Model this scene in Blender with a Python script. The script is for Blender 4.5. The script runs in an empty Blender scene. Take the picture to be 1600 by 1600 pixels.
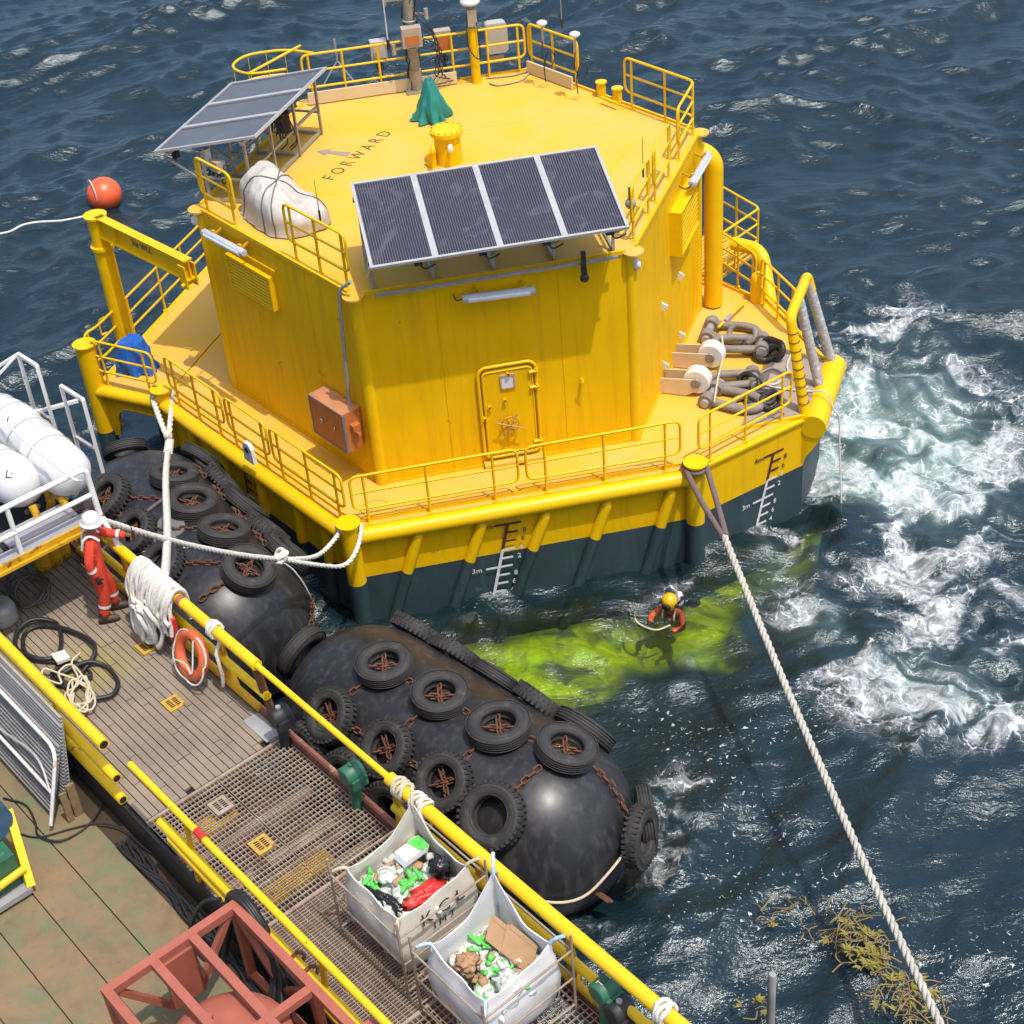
import bpy, math, random
import numpy as np
from mathutils import Vector as V, Matrix
random.seed(7)
R = math.radians
sc = bpy.context.scene
col = sc.collection
PI = math.pi

# ------------------------------------------------------------------ camera
CO = V((-1.218, -25.498, 18.341))
FW = V((0.11455758, 0.78832971, -0.60449386)).normalized()
RT = V((0.97809712, -0.19595706, -0.07019151)).normalized()
UP = RT.cross(FW)
FPX = 2550.265
cam = bpy.data.cameras.new('camera'); cam_o = bpy.data.objects.new('camera', cam); col.objects.link(cam_o)
cam_o.matrix_world = Matrix(((RT.x, UP.x, -FW.x, CO.x), (RT.y, UP.y, -FW.y, CO.y), (RT.z, UP.z, -FW.z, CO.z), (0, 0, 0, 1)))
cam.sensor_width = 36; cam.lens = FPX / 1600 * 36; cam.clip_start = .1; cam.clip_end = 12000
sc.camera = cam_o
# ------------------------------------------------------------------ sky and sun
SUN = V((.2, -.31, 1)).normalized()
elev = math.asin(SUN.z); azim = math.atan2(SUN.x, SUN.y)
w = bpy.data.worlds.new('World'); sc.world = w; w.use_nodes = True
nt = w.node_tree; bgn = nt.nodes['Background']
sky = nt.nodes.new('ShaderNodeTexSky'); sky.sky_type = 'NISHITA'; sky.sun_disc = False
sky.sun_elevation = elev; sky.sun_rotation = azim; sky.dust_density = 3.; sky.air_density = 1.; sky.ozone_density = .8
nt.links.new(sky.outputs[0], bgn.inputs[0]); bgn.inputs[1].default_value = .15
sl = bpy.data.lights.new('sun', 'SUN'); sl.energy = 2.25; sl.angle = R(.6); sl.color = (1, .955, .88)
so = bpy.data.objects.new('sun', sl); col.objects.link(so)
so.rotation_euler = SUN.to_track_quat('Z', 'Y').to_euler(); so.location = (0, 0, 60)
vs = sc.view_settings; vs.view_transform = 'Standard'; vs.look = 'None'; vs.gamma = 1; vs.exposure = .66; vs.use_curve_mapping = False
cy = sc.cycles; cy.max_bounces = 6; cy.diffuse_bounces = 4; cy.glossy_bounces = 2; cy.transmission_bounces = 2; cy.transparent_max_bounces = 5; cy.adaptive_threshold = .02; cy.caustics_reflective = False; cy.caustics_refractive = False

# ------------------------------------------------------------------ geometry helpers
def ray(px, py): return (FW * FPX + RT * (px - 800) + UP * (800 - py)).normalized()
def at(px, py, z):
    v = ray(px, py); return CO + v * ((z - CO.z) / v.z)
def atp(px, py, P, n):
    v = ray(px, py); return CO + v * ((V(P) - CO).dot(V(n)) / v.dot(V(n)))
def atd(px, py, dist): return CO + ray(px, py) * dist
def aty(px, py, y): return atp(px, py, (0, y, 0), (0, 1, 0))
S3 = 3 ** .5 / 2
SD = V((.5, -S3, 0)); TD = V((S3, .5, 0)); ZD = V((0, 0, 1)); XD = V((1, 0, 0)); YD = V((0, 1, 0))
def ST(s, t, z): return SD * s + TD * t + ZD * z

def frames(pts, closed=False):
    n = len(pts); T = []
    for i in range(n):
        a = pts[i - 1] if (i > 0 or closed) else pts[0]
        b = pts[(i + 1) % n] if (i < n - 1 or closed) else pts[-1]
        d = (b - a)
        T.append(d.normalized() if d.length > 1e-9 else V((0, 0, 1)))
    u = T[0].orthogonal().normalized(); out = []
    for i in range(n):
        u = (u - T[i] * u.dot(T[i]))
        u = u.normalized() if u.length > 1e-6 else T[i].orthogonal().normalized()
        out.append((T[i], u, T[i].cross(u)))
    return out
def fillet(pts, r, closed=False, seg=5):
    out = []; n = len(pts)
    for i in range(n):
        if not closed and i in (0, n - 1): out.append(pts[i].copy()); continue
        a, b, c = pts[i - 1], pts[i], pts[(i + 1) % n]
        d1 = (a - b); d2 = (c - b); l = min(r, d1.length * .45, d2.length * .45)
        p1 = b + d1.normalized() * l; p2 = b + d2.normalized() * l
        for k in range(seg + 1):
            t = k / seg; out.append(p1 * (1 - t) ** 2 + b * 2 * t * (1 - t) + p2 * t * t)
    return out
def cr(pts, n=8, closed=False):
    m = len(pts); out = []
    rng = range(m) if closed else range(m - 1)
    for i in rng:
        p0 = pts[i - 1] if (i > 0 or closed) else pts[0] * 2 - pts[1]
        p1 = pts[i]; p2 = pts[(i + 1) % m]
        p3 = pts[(i + 2) % m] if (i + 2 < m or closed) else pts[-1] * 2 - pts[-2]
        for k in range(n):
            t = k / n
            out.append(.5 * ((2 * p1) + (p2 - p0) * t + (2 * p0 - 5 * p1 + 4 * p2 - p3) * t * t + (3 * p1 - p0 - 3 * p2 + p3) * t ** 3))
    if not closed: out.append(pts[-1].copy())
    return out

class MB:
    def __init__(s): s.v = []; s.f = []; s.sm = []; s.mi = []; s.m = 0
    def add(s, vs, fs, smooth=False):
        o = len(s.v); s.v.extend(V(p) for p in vs)
        for f in fs: s.f.append([i + o for i in f]); s.sm.append(smooth); s.mi.append(s.m)
        return s
    def box(s, c, size, ax=None):
        x, y, z = ax if ax else (XD, YD, ZD)
        hx, hy, hz = size[0] / 2, size[1] / 2, size[2] / 2; c = V(c)
        big = max(hx, hy, hz)
        if big < .45 or sorted((hx, hy, hz))[1] > big * .35:
            vs = [c + x * (i * hx) + y * (j * hy) + z * (k * hz) for k in (-1, 1) for j in (-1, 1) for i in (-1, 1)]
            return s.add(vs, [(0, 2, 3, 1), (4, 5, 7, 6), (0, 1, 5, 4), (1, 3, 7, 5), (3, 2, 6, 7), (2, 0, 4, 6)])
        if big == hx: l, hl, p, hp, q, hq = x, hx, y, hy, z, hz
        elif big == hy: l, hl, p, hp, q, hq = y, hy, z, hz, x, hx
        else: l, hl, p, hp, q, hq = z, hz, x, hx, y, hy
        n = min(24, int(hl / .22)); vs = []; fs = []
        for i in range(n + 1):
            o = c + l * (hl * (2 * i / n - 1)); vs += [o + p * hp + q * hq, o - p * hp + q * hq, o - p * hp - q * hq, o + p * hp - q * hq]
        for i in range(n):
            for k in range(4): fs.append((i * 4 + k, i * 4 + (k + 1) % 4, i * 4 + 4 + (k + 1) % 4, i * 4 + 4 + k))
        fs += [(3, 2, 1, 0), (4 * n, 4 * n + 1, 4 * n + 2, 4 * n + 3)]
        return s.add(vs, fs)
    def bar(s, a, b, wd, h, up=ZD):
        a = V(a); b = V(b); d = (b - a); L = d.length; x = d / L
        y = V(up).cross(x)
        y = y.normalized() if y.length > 1e-5 else x.orthogonal().normalized()
        return s.box((a + b) / 2, (L, wd, h), (x, y, x.cross(y)))
    def tube(s, pts, r, n=8, closed=False, caps=True):
        pts = [V(p) for p in pts]
        if not closed and len(pts) < 8:
            rl = list(r) if isinstance(r, (list, tuple)) else [r] * len(pts); p2 = [pts[0]]; r2_ = [rl[0]]
            for i in range(len(pts) - 1):
                k = max(1, min(30, int((pts[i + 1] - pts[i]).length / .5)))
                for j in range(1, k + 1): p2.append(pts[i].lerp(pts[i + 1], j / k)); r2_.append(rl[i] + (rl[i + 1] - rl[i]) * j / k)
            pts, r = p2, r2_
        fr = frames(pts, closed); m = len(pts); vs = []
        for i, (t, u, w_) in enumerate(fr):
            rr = r[i] if isinstance(r, (list, tuple)) else r
            for k in range(n):
                a = 2 * PI * k / n; vs.append(pts[i] + u * (math.cos(a) * rr) + w_ * (math.sin(a) * rr))
        fs = []
        for i in range(m if closed else m - 1):
            j = (i + 1) % m
            for k in range(n): l = (k + 1) % n; fs.append((i * n + k, i * n + l, j * n + l, j * n + k))
        s.add(vs, fs, True)
        if caps and not closed:
            s.add(vs[:n], [list(range(n))[::-1]]); s.add(vs[-n:], [list(range(n))])
        return s
    def cyl(s, a, b, r, n=16, r2=None): return s.tube([V(a), V(b)], [r, r if r2 is None else r2], n)
    def lathe(s, o, prof, n=24, ax=ZD, smooth=True):
        ax = V(ax).normalized(); u = ax.orthogonal().normalized(); w_ = ax.cross(u); o = V(o); vs = []; m = len(prof)
        for (r, h) in prof:
            for k in range(n):
                a = 2 * PI * k / n; vs.append(o + ax * h + (u * math.cos(a) + w_ * math.sin(a)) * max(r, 1e-4))
        fs = [(i * n + k, i * n + (k + 1) % n, (i + 1) * n + (k + 1) % n, (i + 1) * n + k) for i in range(m - 1) for k in range(n)]
        return s.add(vs, fs, smooth)
    def ball(s, c, r, n=16, sc3=(1, 1, 1)):
        c = V(c); vs = []; m = n // 2
        for i in range(m + 1):
            th = PI * i / m
            for k in range(n):
                a = 2 * PI * k / n
                vs.append(c + V((math.sin(th) * math.cos(a) * sc3[0], math.sin(th) * math.sin(a) * sc3[1], math.cos(th) * sc3[2])) * r)
        fs = [(i * n + k, (i + 1) * n + k, (i + 1) * n + (k + 1) % n, i * n + (k + 1) % n) for i in range(m) for k in range(n)]
        return s.add(vs, fs, True)
    def prism(s, poly, h, ax=None, o=None):
        # poly: list of 3-D points (planar), extruded by vector h
        p = [V(q) for q in poly]; h = V(h); n = len(p)
        nn = V((0, 0, 0))
        for i in range(n): nn += (p[i] - p[0]).cross(p[(i + 1) % n] - p[0])
        if nn.dot(h) < 0: p = p[::-1]
        vs = p + [q + h for q in p]
        fs = [list(range(n))[::-1], list(range(n, 2 * n))] + [(i, (i + 1) % n, n + (i + 1) % n, n + i) for i in range(n)]
        return s.add(vs, fs)
    def torus(s, c, R_, r, ax=ZD, n=24, m=8, sx=1., u=None):
        ax = V(ax).normalized(); u = V(u) if u is not None else ax.orthogonal(); u = (u - ax * u.dot(ax)).normalized(); w_ = ax.cross(u); c = V(c)
        return s.tube([c + u * (math.cos(2 * PI * k / n) * R_ * sx) + w_ * (math.sin(2 * PI * k / n) * R_) for k in range(n)], r, m, True)
    def split(s, name, mat, parent):
        n = len(s.v); par = list(range(n))
        def fd(i):
            while par[i] != i: par[i] = par[par[i]]; i = par[i]
            return i
        for f in s.f:
            for i in f[1:]: par[fd(i)] = fd(f[0])
        key = {}                                   # weld duplicated cap vertices
        for i, p in enumerate(s.v):
            k = (round(p.x, 4), round(p.y, 4), round(p.z, 4))
            if k in key: par[fd(i)] = fd(key[k])
            else: key[k] = i
        gr = {}
        for fi, f in enumerate(s.f): gr.setdefault(fd(f[0]), []).append(fi)
        for fs in gr.values():
            m = MB(); mp = {}
            for fi in fs:
                for i in s.f[fi]:
                    if i not in mp: mp[i] = len(m.v); m.v.append(s.v[i])
                m.f.append([mp[i] for i in s.f[fi]]); m.sm.append(s.sm[fi]); m.mi.append(s.mi[fi])
            m.build(name, mat, parent)
    def build(s, name, mat, parent=None, kind=None, label=None, origin=None):
        o0 = parent_world(parent) if parent else (V(origin) if origin is not None else V((0, 0, 0)))
        me = bpy.data.meshes.new(name)
        me.from_pydata([tuple(p - o0) for p in s.v], [], s.f)
        me.polygons.foreach_set('use_smooth', s.sm)
        mats = mat if isinstance(mat, (list, tuple)) else [mat]
        for m_ in mats: me.materials.append(m_)
        if len(mats) > 1: me.polygons.foreach_set('material_index', s.mi)
        me.update()
        o = bpy.data.objects.new(name, me); col.objects.link(o)
        if parent: o.parent = parent
        else: o.location = o0
        if kind: o['kind'] = kind
        if label: o['label'] = label
        return o
def parent_world(p):
    l = V(p.location)
    while p.parent: p = p.parent; l += V(p.location)
    return l
def tag(o, label, cat, group=None, kind=None):
    o['label'] = label; o['category'] = cat
    if group: o['group'] = group
    if kind: o['kind'] = kind
    return o
def thing(name, loc, label, cat, group=None):
    o = bpy.data.objects.new(name, None); o.location = V(loc); o.empty_display_size = .2; col.objects.link(o)
    return tag(o, label, cat, group)
def inst(name, me, M4, parent):
    o = bpy.data.objects.new(name, me); col.objects.link(o); o.parent = parent
    o.matrix_local = Matrix.Translation(-parent_world(parent)) @ M4
    return o
def meshof(mb, name, mats):
    o = mb.build(name, mats); me = o.data; bpy.data.objects.remove(o); return me
def text(name, s, size, o, xd, yd, mat, parent, extr=.002, align='CENTER', sy=1.):
    cu = bpy.data.curves.new(name, 'FONT'); cu.body = s; cu.size = size; cu.extrude = extr; cu.align_x = align; cu.align_y = 'CENTER'
    cu.resolution_u = 3
    tmp = bpy.data.objects.new(name, cu); col.objects.link(tmp)
    dg = bpy.context.evaluated_depsgraph_get(); me = bpy.data.meshes.new_from_object(tmp.evaluated_get(dg))
    bpy.data.objects.remove(tmp)
    ob = bpy.data.objects.new(name, me); col.objects.link(ob); me.materials.clear(); me.materials.append(mat)
    xd = V(xd).normalized(); yd = V(yd); yd = (yd - xd * yd.dot(xd)).normalized(); zd = xd.cross(yd)
    ob.parent = parent
    o = V(o) - parent_world(parent)
    yd = yd * sy
    ob.matrix_local = Matrix(((xd.x, yd.x, zd.x, o.x), (xd.y, yd.y, zd.y, o.y), (xd.z, yd.z, zd.z, o.z), (0, 0, 0, 1)))
    return ob
def frame_m(o, x, y, z): return Matrix(((x.x, y.x, z.x, o.x), (x.y, y.y, z.y, o.y), (x.z, y.z, z.z, o.z), (0, 0, 0, 1)))

# ------------------------------------------------------------------ materials
MATS = {}
def lin(h):
    c = [int(h[i:i + 2], 16) / 255 for i in (0, 2, 4)]
    return tuple((x / 12.92 if x <= .04045 else ((x + .055) / 1.055) ** 2.4) for x in c)
def pm(name, c, rough=.5, metal=0., var=.2, scale=2., bump=0., bscale=None, spot=None, spot_t=.62, spot_scale=3., spot_soft=.06, c2=None, streak=0., streak_c=None, dist=0., spec=.5, world=False):
    if name in MATS: return MATS[name]
    m = bpy.data.materials.new(name); m.use_nodes = True; N = m.node_tree.nodes; L = m.node_tree.links
    b = N['Principled BSDF']; b.inputs['Roughness'].default_value = rough; b.inputs['Metallic'].default_value = metal
    b.inputs['Specular IOR Level'].default_value = spec
    tc = N.new('ShaderNodeTexCoord' if not world else 'ShaderNodeNewGeometry'); src = tc.outputs['Object' if not world else 'Position']
    n1 = N.new('ShaderNodeTexNoise'); n1.inputs['Scale'].default_value = scale; n1.inputs['Detail'].default_value = 4; n1.inputs['Roughness'].default_value = .62; n1.inputs['Distortion'].default_value = dist
    L.new(src, n1.inputs['Vector'])
    rp = N.new('ShaderNodeValToRGB'); rp.color_ramp.elements[0].position = .3; rp.color_ramp.elements[1].position = .7
    d = c2 if c2 else tuple(x * (1 - var) for x in c)
    rp.color_ramp.elements[0].color = (*d, 1); rp.color_ramp.elements[1].color = (*c, 1)
    L.new(n1.outputs['Fac'], rp.inputs['Fac']); cur = rp.outputs['Color']
    def mixin(fac, colr):
        nonlocal cur
        mx = N.new('ShaderNodeMix'); mx.data_type = 'RGBA'; L.new(fac, mx.inputs['Factor']); L.new(cur, mx.inputs['A'])
        mx.inputs['B'].default_value = (*colr, 1); cur = mx.outputs['Result']
    if streak:
        mp = N.new('ShaderNodeMapping'); mp.inputs['Scale'].default_value = (5, 5, .35); L.new(src, mp.inputs['Vector'])
        n3 = N.new('ShaderNodeTexNoise'); n3.inputs['Scale'].default_value = 1.6; n3.inputs['Detail'].default_value = 3; L.new(mp.outputs[0], n3.inputs['Vector'])
        r3 = N.new('ShaderNodeMapRange'); r3.inputs['From Min'].default_value = .5; r3.inputs['From Max'].default_value = .75; r3.inputs['To Max'].default_value = streak
        L.new(n3.outputs['Fac'], r3.inputs['Value']); mixin(r3.outputs['Result'], streak_c or tuple(x * .5 for x in c))
    if spot:
        n2 = N.new('ShaderNodeTexNoise'); n2.inputs['Scale'].default_value = spot_scale; n2.inputs['Detail'].default_value = 5; n2.inputs['Roughness'].default_value = .7
        L.new(src, n2.inputs['Vector'])
        r2 = N.new('ShaderNodeMapRange'); r2.inputs['From Min'].default_value = spot_t; r2.inputs['From Max'].default_value = spot_t + spot_soft
        L.new(n2.outputs['Fac'], r2.inputs['Value']); mixin(r2.outputs['Result'], spot)
    L.new(cur, b.inputs['Base Color'])
    rr = N.new('ShaderNodeMapRange'); rr.inputs['To Min'].default_value = max(.02, rough - .12); rr.inputs['To Max'].default_value = min(1, rough + .15)
    L.new(n1.outputs['Fac'], rr.inputs['Value']); L.new(rr.outputs['Result'], b.inputs['Roughness'])
    if bump:
        nb = N.new('ShaderNodeTexNoise'); nb.inputs['Scale'].default_value = bscale or scale * 4; nb.inputs['Detail'].default_value = 3
        L.new(src, nb.inputs['Vector'])
        bp = N.new('ShaderNodeBump'); bp.inputs['Strength'].default_value = bump; bp.inputs['Distance'].default_value = .02
        L.new(nb.outputs['Fac'], bp.inputs['Height']); L.new(bp.outputs['Normal'], b.inputs['Normal'])
    MATS[name] = m; return m
YEL = (.80, .465, .002)
M_yel = pm('yellow_paint', YEL, .46, spec=.16, var=.10, scale=.8, bump=.45, bscale=.9, streak=.4, streak_c=(.52, .25, .012), spot=(.30, .12, .02), spot_t=.665, spot_scale=2.6, spot_soft=.05)
M_yeldk = pm('yellow_deck_paint', (.67, .385, .02), .62, spec=.2, c2=(.66, .40, .10), scale=.5, dist=.6, bump=.08, bscale=6, spot=(.42, .22, .06), spot_t=.68, spot_scale=1.3, spot_soft=.12)
M_yelpipe = pm('yellow_pipe_paint', (.80, .48, .003), .36, spec=.28, var=.08, scale=2.5, spot=(.45, .2, .01), spot_t=.72, spot_scale=5)
M_yelrail = pm('scuffed_yellow_rail', (.82, .52, .006), .42, var=.12, scale=3, spot=(.12, .06, .02), spot_t=.66, spot_scale=9, spot_soft=.03)
M_yelrust = pm('rusty_yellow_paint', (.66, .36, .008), .55, var=.3, scale=3, spot=(.16, .05, .015), spot_t=.54, spot_scale=5, spot_soft=.1, bump=.2)
M_teal = pm('teal_antifouling', (.029, .054, .062), .55, c2=(.019, .038, .045), scale=.9, streak=.35, streak_c=(.07, .10, .11), spot=(.10, .14, .145), spot_t=.66, spot_scale=2.5, spot_soft=.1, bump=.1)
M_white = pm('white_paint', (.72, .71, .68), .45, var=.12, scale=3, spot=(.32, .17, .07), spot_t=.73, spot_scale=6)
M_whiterust = pm('rust_stained_white_paint', (.72, .70, .66), .5, var=.12, scale=4, spot=(.42, .19, .05), spot_t=.6, spot_scale=5, spot_soft=.08)
M_grp = pm('white_fibreglass', (.64, .635, .625), .32, var=.06, scale=2)
M_steel = pm('dull_stainless_steel', (.42, .39, .34), .45, metal=.55, var=.25, scale=4, spot=(.2, .1, .04), spot_t=.7, spot_scale=8)
M_galv = pm('weathered_galvanised_steel', (.40, .395, .39), .5, metal=.3, var=.25, scale=5)
M_alu = pm('aluminium_frame', (.50, .49, .47), .38, metal=.3, var=.12, scale=5)
M_rust = pm('rusty_iron', (.17, .066, .03), .85, var=.55, scale=14, bump=.5, bscale=40)
M_chain = pm('grey_brown_cast_steel', (.25, .215, .185), .6, var=.35, scale=6, bump=.25, bscale=25, spot=(.21, .10, .05), spot_t=.62, spot_scale=7, spot_soft=.1)
M_black = pm('black_rubber_hose', (.018, .018, .02), .5, var=.3, scale=5)
M_fend = pm('black_fender_rubber', (.021, .021, .024), .38, c2=(.015, .015, .017), scale=1.1, dist=1.2, bump=.3, bscale=2.2, spot=(.055, .05, .046), spot_t=.56, spot_scale=1.1, spot_soft=.3, streak=.35, streak_c=(.10, .095, .09))
M_tyre = pm('worn_tyre_rubber', (.036, .034, .033), .72, var=.4, scale=6, bump=.3, bscale=30, spot=(.085, .075, .065), spot_t=.58, spot_scale=5, spot_soft=.15)
M_dark = pm('dark_recess', (.012, .012, .012), .8, var=.2)
M_orange = pm('orange_enclosure_paint', (.50, .155, .035), .55, var=.25, scale=3, streak=.3, streak_c=(.32, .13, .06))
M_ropew = pm('white_braided_rope', (.72, .68, .60), .85, var=.25, scale=14, bump=.6, bscale=60)
M_ropeg = pm('grey_laid_rope', (.56, .53, .45), .85, var=.35, scale=9, bump=.6, bscale=60)
M_ropeb = pm('chafe_sleeve_cloth', (.17, .125, .12), .9, var=.3, scale=12, bump=.5, bscale=60)
M_cream = pm('cream_rope', (.62, .52, .36), .85, var=.25, scale=14, bump=.5, bscale=60)
M_red = pm('red_coverall_cloth', (.70, .055, .022), .8, var=.28, scale=7, bump=.5, bscale=9)
M_refl = pm('silver_reflective_tape', (.70, .68, .62), .4, var=.1, scale=9)
M_skin = pm('skin', (.20, .095, .055), .5, var=.15, scale=9)
M_boot = pm('brown_leather', (.075, .045, .028), .6, var=.4, scale=9)
M_ball = pm('orange_buoy_plastic', (.78, .115, .035), .35, var=.1, scale=2)
M_green = pm('green_machine_paint', (.03, .14, .075), .45, var=.3, scale=4, spot=(.12, .16, .10), spot_t=.63, spot_scale=6)
M_teald = pm('teal_tarpaulin', (.012, .22, .19), .6, var=.3, scale=3, bump=.25, bscale=5)
M_blue = pm('blue_tarpaulin', (.012, .12, .50), .5, var=.4, scale=4, bump=.4, bscale=7)
M_tarp = pm('white_tarpaulin', (.52, .49, .44), .6, c2=(.42, .385, .33), scale=3, bump=1., bscale=5.5)
M_bag = pm('woven_bag_fabric', (.68, .64, .56), .8, c2=(.56, .51, .43), scale=3, bump=.3, bscale=6)
M_bagw = pm('white_woven_bag_fabric', (.76, .755, .74), .8, var=.12, scale=3, bump=.3, bscale=6)
M_skid = pm('red_oxide_primer', (.37, .105, .065), .6, var=.18, scale=3, spot=(.26, .08, .04), spot_t=.62, spot_scale=5, spot_soft=.1)
M_ink = pm('black_stencil_ink', (.05, .045, .03), .7, var=.3)
M_stencil = pm('faded_stencil_ink', (.16, .10, .03), .7, var=.4, scale=7, spot=(.5, .3, .03), spot_t=.56, spot_scale=6)
M_maroon = pm('dark_maroon_mark', (.085, .014, .012), .6, var=.2)
M_markw = pm('white_mark_paint', (.68, .69, .68), .6, var=.15, scale=8)
M_plank = pm('worn_grating_plank', (.265, .207, .148), .85, c2=(.175, .14, .105), scale=1.3, world=True, streak=.0, bump=.4, bscale=22, spot=(.12, .085, .06), spot_t=.64, spot_scale=2.4, spot_soft=.14)
M_bargr = pm('rust_dusted_grating_bar', (.37, .305, .235), .8, c2=(.22, .15, .10), scale=4)
M_card = pm('brown_cardboard', (.42, .25, .13), .85, var=.18, scale=5)
M_clear = pm('pale_plastic_waste', (.62, .64, .58), .25, var=.25, scale=9)
M_lime = pm('bright_green_plastic', (.12, .62, .10), .35, var=.35, scale=9)
M_redp = pm('red_plastic_sack', (.66, .035, .025), .4, var=.3, scale=9, bump=.5, bscale=20)
M_blackp = pm('black_plastic_sack', (.02, .02, .024), .25, var=.3, scale=9, bump=.6, bscale=16)
M_weed = pm('yellow_green_leaf', (.26, .22, .03), .6, var=.4, scale=8)
M_stem = pm('dry_brown_stem', (.26, .19, .07), .7, var=.4, scale=8)
M_lampg = pm('grey_lamp_housing', (.46, .48, .50), .4, var=.15, scale=6)
M_slab = pm('vessel_side_paint', (.10, .035, .025), .7, var=.4, scale=1.2, spot=(.19, .075, .035), spot_t=.55, spot_scale=1.6, spot_soft=.1)
# ------------------------------------------------------------------ the sea
WZ = -2.25
def smooth(a, b, x): t = np.clip((x - a) / (b - a), 0, 1); return t * t * (3 - 2 * t)
def sea_axis(lo, hi, step, far):
    core = np.arange(lo, hi + 1e-6, step); g = []; d = step; p = hi
    while p < far: d *= 1.35; p += d; g.append(p)
    h = []; d = step; p = lo
    while p > -far: d *= 1.35; p -= d; h.append(p)
    return np.array(h[::-1] + list(core) + g)
xs = sea_axis(-22, 30, .115, 6000); ys = sea_axis(-13, 50, .125, 6000)
X, Y = np.meshgrid(xs, ys); NX, NY = len(xs), len(ys)
rng = np.random.default_rng(5)
Zw = np.zeros_like(X); DX = np.zeros_like(X); DY = np.zeros_like(X)
wx = X + .9 * np.sin(Y * .31 + .7) + .5 * np.sin(X * .47 + Y * .22); wy = Y + .8 * np.sin(X * .37) + .5 * np.sin(Y * .53 - X * .3)
core_m = np.exp(-(np.maximum(0, np.maximum(np.abs(X - 4) - 28, np.abs(Y - 18) - 34)) / 25.) ** 2)
for i in range(84):
    lam = .55 * (14 / .55) ** (rng.random() ** 1.15); k = 2 * PI / lam
    th = -1.35 + rng.normal() * .48; amp = .0125 * lam ** .78 * (.5 + rng.random()) * (1.3 if 1. < lam < 5 else .85)
    ph = rng.random() * 6.283; ar = k * (wx * math.cos(th) + wy * math.sin(th)) + ph
    sn = np.sin(ar); cs = np.cos(ar); q = .8
    Zw += amp * sn; DX += q * amp * cs * math.cos(th); DY += q * amp * cs * math.sin(th)
Zw *= core_m * .68; DX *= core_m * .55; DY *= core_m * .55
calm = 1 - .2 * smooth(1.2, 4., -(Y + 1.0)) * smooth(0, 3, 12 - X)            # lee of the ship
def sp(px, py): p = at(px, py, WZ); return p.x, p.y
foam = np.zeros_like(X); aer = np.zeros_like(X); fleck = np.zeros_like(X)
def blob(A, px, py, r, a, el=1., rot=0.):
    x, y = sp(px, py); dx = X - x; dy = Y - y; c, s = math.cos(rot), math.sin(rot)
    u = (dx * c + dy * s) / el; v_ = -dx * s + dy * c
    A += a * np.exp(-(u * u + v_ * v_) / (r * r))
for a in [(1345, 590, 1.2, .8), (1400, 545, 1.4, .55), (1330, 660, 1.0, .9), (1420, 620, 1.6, .75), (1500, 640, 1.8, .55), (1560, 690, 1.8, .4), (1320, 730, .9, .9),
          (1295, 770, .8, .8), (1450, 700, 1.6, .5), (1400, 780, 1.2, .5), (1470, 760, 1.2, .6), (1480, 850, 1.4, .45), (1560, 800, 1.5, .4), (1380, 870, 1.0, .45),
          (1250, 955, .7, .8), (1300, 1010, .9, .75), (1340, 1060, .9, .8), (1410, 1085, 1.0, .9), (1480, 1075, 1.0, 1.), (1550, 1085, .9, 1.), (1590, 1060, .8, .9), (1500, 1130, .8, .9),
          (1450, 1010, 1.0, .7), (1530, 1000, 1., .6), (1480, 940, 1., .5), (1580, 930, 1., .5), (1430, 1140, .7, .5), (1240, 905, .6, .5), (1200, 840, .7, .5), (1270, 840, .6, .6),
          (1300, 880, .6, .5), (1420, 900, 1., .4), (735, 978, .3, .35), (1065, 920, .38, .7), (1035, 940, .3, .4), (1090, 890, .3, .35), (1000, 925, .3, .2), (1040, 1250, .6, .45), (1050, 1320, .6, .6), (1030, 1360, .5, .7), (1060, 1220, .6, .5),
          (970, 1420, .5, .5), (915, 1440, .4, .4), (505, 960, .3, .5), (520, 1000, .25, .4), (1075, 1030, .35, .5), (1360, 500, 1., .5), (1390, 490, 1.4, .4), (200, 300, .7, .35), (255, 320, .5, .2), (230, 365, .3, .2),
          (175, 440, .35, .3), (1190, 210, .6, .2), (1010, 150, .5, .15), (1240, 365, .6, .25)]: blob(foam, *a)
for a in [(1325, 740, 1.0, .9), (1345, 640, 1.2, .7), (1400, 690, 1.4, .6), (1420, 560, 1.6, .35), (1470, 790, 1.5, .5), (1500, 1080, 1.4, .45), (1380, 1050, 1.1, .35), (1265, 960, .8, .5), (1450, 640, 1.6, .4), (1220, 870, .9, .35), (1080, 1020, .5, .4), (1540, 700, 1.8, .3)]: blob(aer, *a)
for a in [(1150, 1160, 1.2, .7), (1250, 1420, 1.1, .6), (1350, 1330, 1.2, .35), (1180, 1290, 1., .5), (1100, 1400, .8, .6), (1250, 1500, .9, .5), (1400, 1500, 1., .3), (1550, 1450, 1., .35), (1040, 1480, .6, .5), (1130, 1550, .7, .3), (1500, 1250, 1., .2), (1080, 1200, .7, .6), (1580, 1540, .8, .4),
          (1240, 1080, 1., .5), (1330, 950, 1.2, .3), (760, 950, .6, .4), (900, 930, .6, .3), (1000, 1110, .7, .35), (1480, 540, 2., .25), (1540, 880, 1.6, .4)]: blob(fleck, *a)
crest = smooth(.30, .46, Zw / max(1e-3, np.abs(Zw[core_m > .9]).std() * 2.6) - .62) * core_m
foam = np.minimum(foam, 1.15) + crest * .16
turb = np.clip(foam, 0, 1)
Zs = Zw * calm + turb * .10 * np.sin(X * 5.1 + 2 * np.sin(Y * 3.1)) * np.sin(Y * 4.7 + 1.5 * np.sin(X * 2.7)) + turb * .06
verts = np.stack([X + DX * calm, Y + DY * calm, WZ + Zs], -1).reshape(-1, 3)
idx = np.arange(NX * NY).reshape(NY, NX)
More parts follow.
